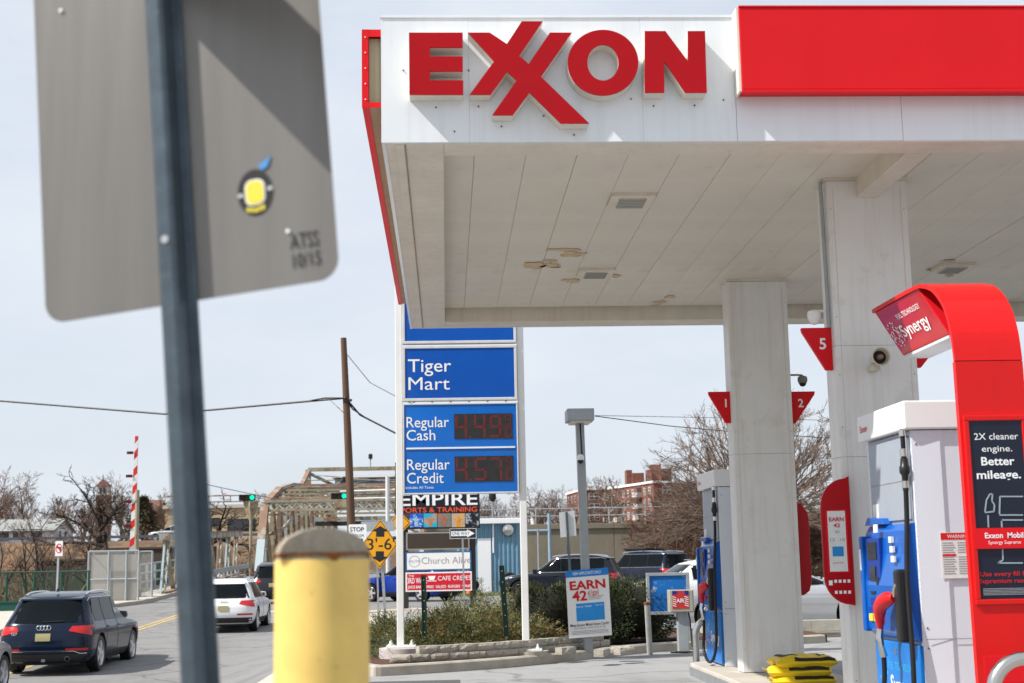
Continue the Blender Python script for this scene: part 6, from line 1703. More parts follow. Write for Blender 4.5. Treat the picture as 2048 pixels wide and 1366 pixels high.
# centre tower and operator's house
TY = 136.0
zt2 = pY(700, 938, TY).z; zt1 = pY(700, 972, TY - 6).z
for X in (BXL, BXR):
    part('tower_post', M_br, lambda b: b.bar((X, TY, 7.5), (X, TY, zt2), 0.5, 0.5)); part('tower_post', M_br, lambda b: b.bar((X + 2.6, TY + 3, 7.5), (X + 2.6, TY + 3, zt2 - 1.0), 0.4, 0.4))
    part('tower_brace', M_br2, lambda b: b.bar((X, 129, 8.7), (X, TY, zt2 - 0.2), 0.35, 0.3)); part('tower_brace', M_br, lambda b: b.bar((X, TY, zt2 - 0.3), (X + 4.5 * (1 if X == BXL else -1), TY + 3, 8.2), 0.25, 0.25))
part('tower_beam', M_br3, lambda b: b.bar((BXL, TY, zt2), (BXR, TY, zt2), 0.4, 0.35)); part('tower_beam', M_br2, lambda b: b.bar((BXL - 0.4, TY - 6, zt1), (BXR, TY - 6, zt1), 0.5, 0.45))
part('tower_rail', M_br3, lambda b: b.bar((BXL, TY - 3, zt2 - 1.2), (BXR, TY - 3, zt2 - 1.25), 0.08, 0.08)); part('tower_brace', M_br, lambda b: b.bar((BXL + 0.3, TY, zt2 - 0.5), (BXR, TY - 3, zt1 + 0.2), 0.1, 0.1))
part('tower_brace', M_br, lambda b: b.bar((BXR - 1, TY, zt2 - 0.5), (BXL + 3, TY - 4, zt1 + 0.2), 0.1, 0.1))
x0, x1, z0, z1 = rpx(670, 956, 800, 985, 140)
M_house = mat('operator_blue', (0.07, 0.19, 0.32), 0.5, var=0.15)
part('operator_house', M_house, lambda b: b.box(x0, x1, 140, 144, z0 - 1.5, z1))
for i in range(24):
    xx = x0 + 0.1 + i * (x1 - x0 - 0.2) / 24; part('house_rib', M_house, lambda b: b.box(xx, xx + 0.1, 139.92, 140.0, z0 - 1.4, z1 - 0.02))
part('house_roof', M_txtw, lambda b: b.box(x0 - 0.3, x1 + 0.3, 139.6, 144.4, z1, z1 + 0.25))
for px, py0, py1, yy in ((741, 938, 918, 136), (688, 972, 964, 131)):
    a, c = pY(px, py0, yy), pY(px, py1, yy); part('lamp_mast', M_br, lambda b: b.bar(a, c, 0.1, 0.1)); part('navigation_lamp', M_blackp, lambda b: b.lathe([(0.16, 0), (0.2, 0.1), (0.2, 0.4), (0.1, 0.5)], 10, tuple(c)))
part('dark_girder', M_dark, lambda b: b.box(pY(630, 1040, 108).x, BXR, 108, 108.3, pY(650, 1052, 108).z, pY(650, 1043, 108).z))
part('girder', M_br, lambda b: b.box(pY(628, 1040, 107).x, BXR, 107, 107.3, pY(650, 1042, 107).z, pY(650, 1034, 107).z))
# low side truss at the approach
pony = thing('low_side_truss', 'low rusty side truss with lattice posts left of the bridge approach', 'bridge truss', (-14.0, 82, 0.4))
def ppart(nm, m, fn):
    b = MB(); fn(b); return b.build(nm, m, pony)
zA, zB = 2.95, 3.85
pt_ = lambda y: zA + (zB - zA) * (y - 66) / 32
pb_ = lambda y: gz(-13, y) + 0.1
ppart('top_chord', M_br, lambda b: b.bar((-14.0, 72, pt_(72)), (-14.0, 98, zB), 0.5, 0.34)); ppart('chord_plate', M_br2, lambda b: b.bar((-14.0, 72, pt_(72) + 0.20), (-14.0, 98, zB + 0.2), 0.6, 0.05))
ppart('bottom_chord', M_br2, lambda b: b.bar((-14.0, 72, pb_(72)), (-14.0, 98, pb_(98)), 0.4, 0.3))
yy = 72.8; k = 0
while yy < 97.5:
    lean = 0.9
    a, c = Vector((-14.0, yy - lean, pb_(yy))), Vector((-14.0, yy, pt_(yy) - 0.2))
    m = (M_br4, M_br3, M_br2)[k % 3]
    for s in (-1, 1): ppart('post_angle', m, lambda b: b.bar(a + Vector((s * 0.05, s * 0.28, 0)), c + Vector((s * 0.05, s * 0.28, 0)), 0.10, 0.10))
    for j in range(6):
        t0, t1 = j / 6, (j + 1) / 6; s = 1 if j % 2 else -1
        ppart('lacing_bar', M_br4 if k % 2 else M_br3, lambda b: b.bar(a.lerp(c, t0) + Vector((0.06, s * 0.26, 0)), a.lerp(c, t1) + Vector((0.06, -s * 0.26, 0)), 0.05, 0.06))
    if yy + 3.2 < 98: ppart('diagonal', M_br3, lambda b: b.bar((-14.1, yy, pt_(yy) - 0.2), (-14.1, yy + 2.6, pb_(yy + 2.6)), 0.2, 0.2))
    yy += 3.4; k += 1
gr = thing('guard_rail', 'grey metal guard rail along the bridge approach', 'guard rail', (-12.6, 80, 0.3))
MB().bar((-13.35, 75, gz(-13, 75) + 0.85), (-13.35, 99, gz(-12, 99) + 0.75), 0.08, 0.28).build('rail', M_steelp, gr)
for y in np.arange(75.5, 99, 3.0): MB().box(-13.47, -13.35, y, y + 0.12, gz(-12, y) - 0.05, gz(-12, y) + 0.8).build('post', M_steelp, gr)

# ------------------------------------------------------------------ traffic signals on the bridge gantry
gant = thing('signal_gantry', 'pipe gantry spanning the road before the bridge portal', 'gantry', (-14, 92, 0.8))
GYY = 92.0
zg1, zg0 = pY(450, 991, GYY).z, pY(450, 1003, GYY).z
gx0, gx1 = pY(330, 1000, GYY).x, pY(504, 1000, GYY).x
for z in (zg1, zg0): MB().tube([(gx0, GYY, z), (gx1, GYY, z)], 0.05, 8).build('pipe', M_br, gant)
for i in range(5): MB().tube([(gx0 + (gx1 - gx0) * i / 4, GYY, zg0), (gx0 + (gx1 - gx0) * i / 4, GYY, zg1)], 0.035, 6).build('strut', M_br, gant)
gp_ = pY(502, 1003, GYY)
MB().tube([(gp_.x, GYY, 0.4), (gp_.x, GYY, zg0)], 0.09, 8).build('column', M_br3, gant); MB().lathe([(0.12, -1.2), (0.45, -0.35), (0.5, 0.0)], 4, (gp_.x, GYY, zg0)).build('bracket', M_br3, gant)
gant2 = thing('signal_gantry', 'white pipe gantry with a round column behind the wooden pole', 'gantry', (pY(774, 1000, 96).x, 96, 0.8))
w0, w1 = pY(680, 983, 96), pY(790, 979, 96)
MB().tube([w0, w1], 0.05, 8).build('pipe', M_txtw, gant2); MB().tube([pY(680, 998, 96), pY(790, 995, 96)], 0.05, 8).build('pipe', M_txtw, gant2)
c_ = pY(775, 953, 96); MB().tube([(c_.x, 96, 0.8), (c_.x, 96, c_.z)], 0.14, 10).build('column', mat('column_white', (0.6, 0.62, 0.63), 0.5), gant2)
M_sigo = mat('signal_housing', (0.02, 0.03, 0.018), 0.5)
M_go = mat('signal_green', (0.0, 0.75, 0.42), 0.3, var=0, emit=1.2)
for px, py, y, lab in ((494, 995, 91.7, 'horizontal traffic signal showing green over the left lane'), (678, 992, 95.5, 'horizontal traffic signal showing green in front of the lattice portal')):
    c = pY(px, py, y); T = thing('traffic_signal', lab, 'traffic light', (c.x, y, c.z), 0, 'green traffic signals')
    w = 16 * mpp(y); h = 6.0 * mpp(y)
    MB().box(c.x - w, c.x + w, y, y + 0.2, c.z - h, c.z + h).build('housing', M_sigo, T, bevel=0.03)
    for i, m in enumerate((mat('signal_dim_red', (0.05, 0.008, 0.008), 0.3), mat('signal_dim_amber', (0.05, 0.035, 0.006), 0.3), M_go)):
        x = c.x + (i - 1) * w * 0.62
        MB().lathe([(h * 0.75, 0), (h * 0.75, -0.02)], 16, (x, y - 0.001, c.z), 'y').build('lens', m, T)
        vis = MB()
        for j in range(9):
            a0, a1 = math.pi * j / 9 - 0.1, math.pi * (j + 1) / 9 - 0.1
            vis.poly([(x + h * .85 * math.cos(a0), y, c.z + h * .85 * math.sin(a0)), (x + h * .85 * math.cos(a1), y, c.z + h * .85 * math.sin(a1)), (x + h * .85 * math.cos(a1), y - 0.22, c.z + h * .85 * math.sin(a1)), (x + h * .85 * math.cos(a0), y - 0.22, c.z + h * .85 * math.sin(a0))])
        vis.build('visor', M_sigo, T)

# ------------------------------------------------------------------ barrier gate, cage, fences on the left
BYY = 69.0
bg = thing('barrier_gate', 'raised red and white striped barrier arm with small red lamps', 'barrier', (pY(262, 1185, BYY).x, BYY, 0.1))
a, c = pY(263, 1138, BYY), pY(273, 872, BYY)
M_bred = mat('arm_red', (0.62, 0.03, 0.03), 0.5, var=0.1); M_bwh = mat('arm_white', (0.75, 0.75, 0.74), 0.5, var=0.08); M_bgr = mat('arm_grey', (0.40, 0.44, 0.48), 0.5, var=0.1)
segs = [(1138, 1092, M_bgr), (1092, 1076, M_bred), (1076, 1056, M_bwh), (1056, 1040, M_bred), (1040, 1022, M_bwh), (1022, 1006, M_bred), (1006, 987, M_bwh), (987, 970, M_bred), (970, 952, M_bwh), (952, 935, M_bred), (935, 917, M_bwh), (917, 900, M_bred), (900, 884, M_bwh), (884, 872, M_bred)]
for i, (y0, y1, m) in enumerate(segs):
    t0, t1 = (1138 - y0) / 266, (1138 - y1) / 266; w0_, w1_ = 0.30 - 0.16 * t0, 0.30 - 0.16 * t1
    p0, p1 = a.lerp(c, t0), a.lerp(c, t1); sl = 0.10 if i > 0 else 0.0; s2 = 0.10
    MB().prism([(p0.x - w0_ / 2, p0.z - sl), (p0.x + w0_ / 2, p0.z + sl), (p1.x + w1_ / 2, p1.z + (s2 if i < 13 else 0)), (p1.x - w1_ / 2, p1.z - (s2 if i < 13 else 0))], 'y', BYY, BYY + 0.10).build('arm_segment', m, bg)
for py in (906, 953, 1004, 1053):
    t = (1138 - py) / 266; p = a.lerp(c, t)
    MB().box(p.x - 0.42, p.x - 0.12, BYY - 0.05, BYY + 0.05, p.z - 0.06, p.z + 0.07).build('arm_lamp', mat('lamp_darkred', (0.10, 0.008, 0.01), 0.3), bg)
MB().box(a.x - 0.5, a.x + 0.3, BYY + 0.15, BYY + 0.8, 0.1, 1.25).build('machine_cabinet', M_steelp, bg, bevel=0.03); MB().prism([(a.x - 0.25, a.z + 0.5), (a.x + 0.15, a.z + 0.7), (a.x + 0.05, a.z - 0.5), (a.x - 0.45, a.z - 0.8), (a.x - 0.5, a.z - 0.3)], 'y', BYY - 0.02, BYY - 0.001).build('counterweight', M_bgr, bg)
MB().box(a.x - 1.0, a.x + 0.1, BYY - 0.2, BYY - 0.15, 0.85, 1.1).build('yellow_plate', mat('plate_amber', (0.75, 0.45, 0.03), 0.5), bg)
MB().tube([(a.x + 0.35, BYY + 0.2, 0.1), pY(273, 1090, BYY), pY(275, 980, BYY)], 0.10, 8).build('support_mast', M_br3, bg)

M_mesh = bpy.data.materials.new('wire_mesh'); M_mesh.use_nodes = True
def wire_mat(name, col, cover, scale):
    m = bpy.data.materials.new(name); m.use_nodes = True; t = m.node_tree; N = t.nodes; b = N['Principled BSDF']
    b.inputs['Base Color'].default_value = (*col, 1); b.inputs['Roughness'].default_value = 0.6
    tr_ = N.new('ShaderNodeBsdfTransparent'); mx = N.new('ShaderNodeMixShader')
    tc = N.new('ShaderNodeTexCoord'); out = N['Material Output']
    ws = []
    for ang_ in (0.785, -0.785):
        mp = N.new('ShaderNodeMapping'); mp.inputs['Rotation'].default_value = (0, ang_, 0)
        wv = N.new('ShaderNodeTexWave'); wv.inputs['Scale'].default_value = scale; wv.bands_direction = 'X'
        gt = N.new('ShaderNodeMath'); gt.operation = 'GREATER_THAN'; gt.inputs[1].default_value = 1 - cover
        t.links.new(tc.outputs['Object'], mp.inputs['Vector']); t.links.new(mp.outputs['Vector'], wv.inputs['Vector']); t.links.new(wv.outputs['Fac'], gt.inputs[0]); ws.append(gt)
    mxm = N.new('ShaderNodeMath'); mxm.operation = 'MAXIMUM'; t.links.new(ws[0].outputs[0], mxm.inputs[0]); t.links.new(ws[1].outputs[0], mxm.inputs[1])
    t.links.new(mxm.outputs[0], mx.inputs[0]); t.links.new(tr_.outputs[0], mx.inputs[1]); t.links.new(b.outputs[0], mx.inputs[2]); t.links.new(mx.outputs[0], out.inputs['Surface'])
    return m
bpy.data.materials.remove(M_mesh)
M_gmesh = wire_mat('green_mesh', (0.012, 0.10, 0.065), 0.035, 5.0); M_smesh = wire_mat('steel_mesh', (0.42, 0.41, 0.38), 0.13, 6.0)
M_fgreen = mat('fence_green', (0.01, 0.075, 0.055), 0.5, var=0.15)
# cage
CY_ = 66.0
cage = thing('fenced_cage', 'grey chain-link cage around the barrier machinery', 'cage', (pY(220, 1200, CY_).x, CY_, 0.1))
x0, x1, z0, z1 = rpx(178, 1103, 276, 1200, CY_)
z0 = 0.12
for xx, yy in ((x0, CY_), (x0 + 0.9, CY_), (x1 - 0.55, CY_), (x1, CY_), (x0 - 0.5, CY_ + 3), (x1, CY_ + 3)):
    MB().tube([(xx, yy, z0 - 0.1), (xx, yy, z1)], 0.05, 8).build('post', M_steelp, cage)
for zz in (z1, z0 + 1.0):
    MB().tube([(x0, CY_, zz), (x1, CY_, zz)], 0.035, 8).build('rail', M_steelp, cage)
MB().tube([(x0, CY_, z1), (x0 - 0.5, CY_ + 3, z1)], 0.035, 8).build('rail', M_steelp, cage); MB().tube([(x0 - 0.5, CY_ + 3, z1), (x1, CY_ + 3, z1)], 0.035, 8).build('rail', M_steelp, cage)
MB().poly([(x0, CY_ + 0.02, z0), (x1, CY_ + 0.02, z0), (x1, CY_ + 0.02, z1), (x0, CY_ + 0.02, z1)]).build('mesh_panel', M_smesh, cage); MB().poly([(x0 - 0.5, CY_ + 3, z0), (x1, CY_ + 3, z0), (x1, CY_ + 3, z1), (x0 - 0.5, CY_ + 3, z1)]).build('mesh_panel', M_smesh, cage)
MB().box(x0 + 0.05, x0 + 0.86, CY_ + 0.3, CY_ + 0.34, z0, z1 - 0.15).build('privacy_panel', mat('slat_grey', (0.38, 0.37, 0.35), 0.7, var=0.12), cage); MB().box(x0 + 0.92, x0 + 2.1, CY_ + 0.3, CY_ + 0.34, z0, z1 - 0.15).build('privacy_panel', mat('slat_grey2', (0.33, 0.32, 0.30), 0.7, var=0.12), cage)
# green fence along the river
fen = thing('green_fence', 'long green chain-link fence along the river bank on the left', 'fence', (-19, 62, 0.0))
FYY = 62.0
fa, fb = pY(-40, 1146, FYY), pY(178, 1142, FYY)
n = 4
for i in range(n + 1):
    p = fa.lerp(fb, i / n); MB().tube([(p.x, FYY, -0.8), (p.x, FYY, p.z)], 0.05, 8).build('post', M_fgreen, fen)
MB().tube([fa, fb], 0.035, 8).build('top_rail', M_fgreen, fen)
MB().poly([(fa.x, FYY + 0.02, -0.75), (fb.x, FYY + 0.02, -0.75), (fb.x, FYY + 0.02, fb.z), (fa.x, FYY + 0.02, fa.z)]).build('mesh_panel', M_gmesh, fen)
wl_ = thing('green_kerb_panel', 'low dark green panel behind the sidewalk at far left', 'fence', (-19, 56, 0.0))
x0, x1, z0, z1 = rpx(-60, 1207, 75, 1226, 56.0); MB().box(x0, x1, 56, 56.05, z0 - 0.3, z1).build('panel', M_fgreen, wl_); MB().box(x0, x1, 55.97, 56.08, z1, z1 + 0.05).build('rail', M_fgreen, wl_)
# sidewalk railing
rl = thing('bridge_railing', 'grey pipe railing with flat posts beside the sidewalk', 'railing', (-16, 76, 0.3))
q0, q1 = Vector((-15.75, 68.5, gz(-15, 68.5) + 0.15)), Vector((-15.75, 97, gz(-15, 97) + 0.15))
for h in (1.35, 0.9, 0.45): MB().tube([q0 + Vector((0, 0, h)), q1 + Vector((0, 0, h))], 0.045, 8).build('rail', M_steelp, rl)
for i in range(15):
    p = q0.lerp(q1, i / 14); MB().box(p.x - 0.05, p.x + 0.05, p.y - 0.12, p.y + 0.12, p.z - 0.05, p.z + 1.38).build('post', mat('rail_post', (0.42, 0.46, 0.50), 0.5, var=0.1), rl)
MB().poly([(-16.4, 68.5, 0.0), (-16.4, 97, 1.0), (-16.4, 97, 2.4), (-16.4, 68.5, 1.5)]).build('green_screen', M_fgreen, rl)
# no left turn sign
ny_ = 58.0
nl = thing('no_left_turn_sign', 'white sign with red crossed-out left turn arrow', 'road sign', (pY(112, 1190, ny_).x, ny_, -0.1))
x0, x1, z0, z1 = rpx(111, 1082, 125, 1112, ny_)
MB().box(x0, x1, ny_, ny_ + 0.01, z0, z1).build('sign_plate', M_txtw, nl)
cx_, cz_ = (x0 + x1) / 2, (z0 + z1) / 2; r_ = (x1 - x0) * 0.44; q = MB()
for i in range(28):
    a0, a1 = 2 * math.pi * i / 28, 2 * math.pi * (i + 1) / 28
    q.poly([(cx_ + r * math.cos(t), ny_ - 0.004, cz_ + r * 1.5 * math.sin(t)) for r, t in ((r_, a0), (r_, a1), (r_ * 0.8, a1), (r_ * 0.8, a0))])
q.build('red_ring', M_txtr, nl)
MB().bar((cx_ - r_ * .6, ny_ - 0.006, cz_ + r_ * 0.95), (cx_ + r_ * .6, ny_ - 0.006, cz_ - r_ * 0.95), 0.003, 0.045, up=(1, 0, 0)).build('red_slash', M_txtr, nl)
MB().prism([(cx_ + 0.03, cz_ - r_), (cx_ + 0.08, cz_ - r_), (cx_ + 0.08, cz_ + r_ * .5), (cx_ - 0.03, cz_ + r_ * .5), (cx_ - 0.03, cz_ + r_ * .8), (cx_ - 0.12, cz_ + r_ * .3), (cx_ - 0.03, cz_ - r_ * .1), (cx_ - 0.03, cz_ + r_ * .2), (cx_ + 0.03, cz_ + r_ * .2)], 'y', ny_ - 0.003, ny_ - 0.0005).build('arrow', M_txtb, nl)
a = pY(112, 1195, ny_ + 0.05); c = pY(118, 1085, ny_ + 0.05)
MB().bar((a.x, a.y, -0.9), c, 0.07, 0.05, up=(0, 1, 0)).build('post', M_bgr, nl)

# ------------------------------------------------------------------ walls at the back
lw = thing('low_block_wall', 'low wall of pale concrete blocks behind the pump island', 'wall', (6.6, 26.0, 0))
M_lb = mat('pale_block', (0.46, 0.44, 0.37), 0.85, var=0.25, scale=6, bump=0.3, bscale=40)
xx = 4.6; src = None
while xx < 11.5:
    if src is None:
        src = MB().box(0, 0.395, 0, 0.25, 0, 0.19).build('block', M_lb, lw, local=True, bevel=0.006); src.location = Vector((xx, 26, 0.12)) - lw.location
        cap_ = MB().box(0, 0.80, -0.03, 0.28, 0, 0.03).build('ledge_stone', M_conc, lw, local=True, bevel=0.006); cap_.location = Vector((xx, 26, 0.085)) - lw.location
    else:
        piece('block', src, lw, Vector((xx, 26 + RNG.uniform(-.006, .006), 0.12)) - lw.location)
        if round((xx - 4.6) / 0.4) % 2 == 0: piece('ledge_stone', cap_, lw, Vector((xx, 26, 0.085)) - lw.location)
    xx += 0.4
MB().box(4.6, 11.4, 26.005, 26.245, -0.02, 0.083).build('footing', M_conc, lw)

rw = thing('retaining_wall', 'long streaked concrete retaining wall behind the parked cars', 'wall', (15, 97.2, 0))
M_rw = mat('wall_concrete', (0.23, 0.205, 0.155), 0.9, var=0.3, scale=0.35, streak=0.75, dirt=(0.15, 0.125, 0.085), bump=0.2, bscale=8)
for i in range(22):
    x0 = -1.4 + i * 3.2
    MB().box(x0 + 0.012, x0 + 3.188, 97.1 + RNG.uniform(-0.01, 0.01), 97.42, -0.2, 3.75).build('wall_panel', M_rw, rw, bevel=0.02)
    MB().box(x0 + 0.012, x0 + 3.188, 96.98, 97.45, 3.755, 4.12).build('coping', M_rw, rw, bevel=0.02)
for z in (4.65, 5.15): MB().tube([(-1.4, 97.2, z), (69, 97.2, z)], 0.035, 6).build('rail', M_steelp, rw)
for i in range(29): MB().tube([(-1.4 + i * 2.5, 97.2, 4.1), (-1.4 + i * 2.5, 97.2, 5.2)], 0.035, 6).build('rail_post', M_steelp, rw)
# pale poles right of the shed
for px, py0, py1, y, r, m, lab in ((1098, 1027, 1150, 84, 0.10, M_house, 'pale blue round pole right of the shed'), (1076, 1062, 1160, 70, 0.05, M_post, 'thin grey post between the shed and the charcoal SUV'), (1040, 990, 1060, 95, 0.06, M_post, 'thin street light mast above the shed roof')):
    c = pY(px, py0, y); T = thing('steel_pole', lab, 'pole', (c.x, y, 0)); MB().tube([(c.x, y, -0.1), tuple(c)], r, 10).build('shaft', mat('pole_paleblue', (0.25, 0.36, 0.44), 0.5) if m is M_house else m, T, smooth=True)
    if m is M_house: q = pY(1040, 1062, y); MB().tube([(c.x, y, q.z), tuple(q)], 0.07, 8).build('arm', mat('pole_paleblue', (0.3, 0.4, 0.48), 0.5), T)
    else: MB().lathe([(r * 1.3, 0), (r * 1.3, 0.06), (r * 0.4, 0.09)], 8, tuple(c)).build('cap', m, T)

# ------------------------------------------------------------------ brick apartment blocks
M_brick = mat('brick_red', (0.20, 0.082, 0.06), 0.9, var=0.35, scale=1.2, spots=0.35, spotcol=(0.32, 0.14, 0.09), spotscale=0.7, spotedge=0.5)
M_brickd = mat('brick_dark', (0.17, 0.065, 0.045), 0.9, var=0.3, scale=1.2)
M_win = mat('window_glass', (0.05, 0.06, 0.07), 0.08, var=0.3, scale=0.4)
M_stone = mat('balcony_white', (0.55, 0.53, 0.50), 0.8, var=0.2)
def apartment(label, corner, dl, dr, Ll, Lr, zt, zb0, wl, wr_, balc, storey=2.85):
    T = thing('apartment_building', label, 'building', (corner[0], corner[1], zb0), 0, 'brick apartment blocks')
    dl, dr = Vector((*dl, 0)).normalized(), Vector((*dr, 0)).normalized(); C = Vector((*corner, 0)); Z = Vector((0, 0, 1))
    P = [C, C + dr * Lr, C + dr * Lr + dl * Ll, C + dl * Ll]
    b = MB(); b.prism([(p.x, p.y) for p in P], 'z', zb0, zt); b.build('wall', M_brick, T)
    cen = (P[0] + P[2]) / 2
    b = MB(); b.prism([((p.x - cen.x) * 1.02 + cen.x, (p.y - cen.y) * 1.02 + cen.y) for p in P], 'z', zt, zt + 0.55); b.build('parapet', M_txtw, T)
    def win(o, d, nrm, u, z, w, h):
        c = o + d * u + nrm * 0.05
        def q(a, b_, e): return [tuple(c + d * (s * a / 2) + Z * (z + t * b_ / 2) + nrm * e) for s, t in ((-1, -1), (1, -1), (1, 1), (-1, 1))]
        f = MB().poly(q(w + 0.45, h + 0.4, 0.0)).build('window', M_stone, T)
        MB().poly(q(w, h, 0.06)).build('pane', M_win, f)
        MB().poly(q(0.12, h, 0.09)).build('mullion', M_txtw, f); MB().poly(q(w, 0.12, 0.09)).build('mullion', M_txtw, f)
    nl_, nr = Vector((-dr.x, -dr.y, 0)), Vector((-dl.x, -dl.y, 0))
    rows = int((zt - zb0) / storey)
    for k in range(rows):
        z = zt - 1.75 - k * storey
        for u, w in wl: win(C, dl, nl_, u, z, w, 1.5)
        for u, w in wr_: win(C, dr, nr, u, z, w, 1.5)
    for side, u, k in balc:
        d, nn = (dl, nl_) if side == 'l' else (dr, nr)
        z = zt - 2.9 - k * storey; c = C + d * u
        q = [c - d * 1.6, c + d * 1.6, c + d * 1.6 + nn * 1.3, c - d * 1.6 + nn * 1.3]
        MB().prism([(p.x, p.y) for p in q], 'z', z - 0.15, z + 1.0).build('balcony', M_stone, T)
        MB().poly([tuple(c + d * s * 1.3 + nn * 0.13 + Z * t) for s, t in ((-1, z + 1), (1, z + 1), (1, z + 2.3), (-1, z + 2.3))]).build('balcony_door', M_dark, T)
    return T, C, dl, dr, P
z2 = pY(1308, 966, 350).z
T2, C2, dl2, dr2, P2 = apartment('brick apartment block with rooftop stair towers, nearer the camera', (pY(1308, 1000, 350).x, 350.0), (-8, 28), (28, 8), 29, 30, z2, 6.5, [(2.5, 1.1), (5.5, 0.8), (13, 1.0), (16, 0.8), (19, 1.1), (25.5, 1.0)], [(3.5, 2.0), (11, 2.6), (18, 2.0), (25, 2.6)], [('l', 8.8, 0), ('l', 8.8, 1), ('l', 22.5, 1), ('l', 8.8, 2), ('l', 22.5, 2)])
for px0, px1, py, yy in ((1253, 1264, 940, 366), (1265, 1288, 946, 364), (1295, 1303, 940, 362), (1302, 1322, 929, 364), (1322, 1343, 937, 366)):
    a, c = pY(px0, py, yy), pY(px1, py, yy)
    MB().box(a.x, c.x, yy, yy + 4, z2 - 0.5, a.z).build('roof_stair_tower', M_brickd if px0 in (1265, 1322) else M_brick, T2)
z1_ = pY(1168, 980, 388).z
apartment('brick apartment block with pale balconies standing further back', (pY(1170, 1000, 388).x, 388.0), (-2.7, 27), (27, 2.7), 27, 30, z1_, 6.5, [(4, 1.2), (9, 0.9), (14, 1.0), (19, 1.2), (24, 1.0)], [(2.5, 2.6), (14, 2.6), (24, 2.6)], [('r', 6.5, 1), ('r', 6.5, 2), ('r', 6.5, 0), ('r', 6.5, 3)])

# ------------------------------------------------------------------ other far buildings
def gable_house(label, x0, x1, y0, y1, zb0, ze, zr, wall_m, roof_m, wins, nm='white_house', gable_x=True):
    T = thing(nm, label, 'house', ((x0 + x1) / 2, (y0 + y1) / 2, zb0))
    MB().box(x0, x1, y0, y1, zb0, ze).build('wall', wall_m, T); ym = (y0 + y1) / 2; o = 0.35
    r = MB()
    for s, ye in ((-1, y0), (1, y1)):
        r.poly([(x0 - o, ye + s * o, ze - 0.15), (x1 + o, ye + s * o, ze - 0.15), (x1 + o, ym, zr), (x0 - o, ym, zr)]); r.poly([(x0 - o, ye + s * o, ze - 0.3), (x1 + o, ye + s * o, ze - 0.3), (x1 + o, ym, zr - 0.15), (x0 - o, ym, zr - 0.15)])
    r.build('roof', roof_m, T)
    for xx in (x0, x1): MB().poly([(xx, y0, ze), (xx, y1, ze), (xx, ym, zr - 0.1)]).build('gable', wall_m, T)
    for fx, z, w, h in wins:
        xx = x0 + (x1 - x0) * fx
        f = MB().box(xx - w / 2 - 0.1, xx + w / 2 + 0.1, y0 - 0.05, y0 - 0.01, zb0 + z - 0.1, zb0 + z + h + 0.1).build('window', M_txtw, T); MB().box(xx - w / 2, xx + w / 2, y0 - 0.08, y0 - 0.055, zb0 + z, zb0 + z + h).build('pane', M_win, f)
    for k in (0.35, 0.6):
        yy = y0 + (y1 - y0) * k; f = MB().box(x1 + 0.01, x1 + 0.05, yy - 0.5, yy + 0.5, zb0 + 0.8, zb0 + 2.0).build('window', M_txtw, T); MB().box(x1 + 0.055, x1 + 0.08, yy - 0.4, yy + 0.4, zb0 + 0.9, zb0 + 1.9).build('pane', M_win, f)
    return T
M_hw = mat('siding_white', (0.62, 0.63, 0.66), 0.7, var=0.08); M_roofg = mat('roof_grey', (0.30, 0.31, 0.30), 0.85, var=0.25)
HY = 160
gable_house('long white single-storey house with grey roof on the left', pY(-150, 1060, HY).x, pY(104, 1060, HY).x, HY, HY + 9, 4.25, pY(50, 1059, HY).z, pY(50, 1038, HY + 4).z, M_hw, M_roofg, [(0.35, 0.8, 1.2, 1.1), (0.62, 0.8, 1.2, 1.1), (0.74, 0.9, 1.3, 1.2), (0.88, 0.9, 1.3, 1.2)])
a, c = pY(1066, 1030, 240), pY(1090, 1030, 240)
gable_house('small distant white house above the retaining wall', a.x, c.x, 240, 248, 4.5, pY(1078, 1031, 240).z, pY(1078, 1016, 244).z, M_hw, M_roofg, [(0.3, 3.2, 0.8, 1.1), (0.7, 3.2, 0.8, 1.1)])
CYY = 420
ct = thing('church_tower', 'brick church tower with a red pyramid roof on the skyline', 'church tower', (pY(206, 1000, CYY).x, CYY, 8))
a, c = pY(194, 972, CYY), pY(217, 972, CYY); zc1 = a.z; zc0 = pY(206, 990, CYY).z
MB().box(a.x - 0.2, c.x + 0.2, CYY, CYY + 3.6, 7.5, zc0).build('brick_shaft', mat('tower_brick', (0.12, 0.07, 0.055), 0.9, var=0.3), ct); MB().box(a.x, c.x, CYY + 0.1, CYY + 3.5, zc0, zc1).build('belfry', M_stone, ct)
for k in (0.3, 0.62): xx = a.x + (c.x - a.x) * k; MB().box(xx - 0.3, xx + 0.45, CYY + 0.05, CYY + 0.09, zc0 + 0.4, zc1 - 0.5).build('louvre', M_win, ct)
ap = pY(206, 957, CYY + 1.8); b = MB(); o = 0.35
base = [(a.x - o, CYY - o, zc1), (c.x + o, CYY - o, zc1), (c.x + o, CYY + 3.6 + o, zc1), (a.x - o, CYY + 3.6 + o, zc1)]
for i in range(4): b.poly([base[i], base[(i + 1) % 4], tuple(ap)])
b.poly(base[::-1]); b.build('pyramid_roof', mat('roof_red', (0.13, 0.05, 0.045), 0.8, var=0.2), ct)
MB().bar(ap, ap + Vector((0, 0, 1.3)), 0.12, 0.12).build('finial', M_dark, ct)
a, c = pY(285, 1005, 400), pY(318, 1005, 400)
gable_house('distant brown church hall with pitched roof', a.x, c.x, 400, 412, 7, pY(300, 1022, 400).z, pY(300, 1000, 406).z, M_brickd, mat('roof_brown', (0.18, 0.10, 0.08), 0.85, var=0.2), [], 'church_hall')
BYB = 215
bb = thing('beige_building', 'long beige flat-roofed building behind the bridge', 'building', (pY(470, 1040, BYB).x, BYB, 4.5))
x0, x1, z0, z1 = rpx(330, 1018, 660, 1080, BYB)
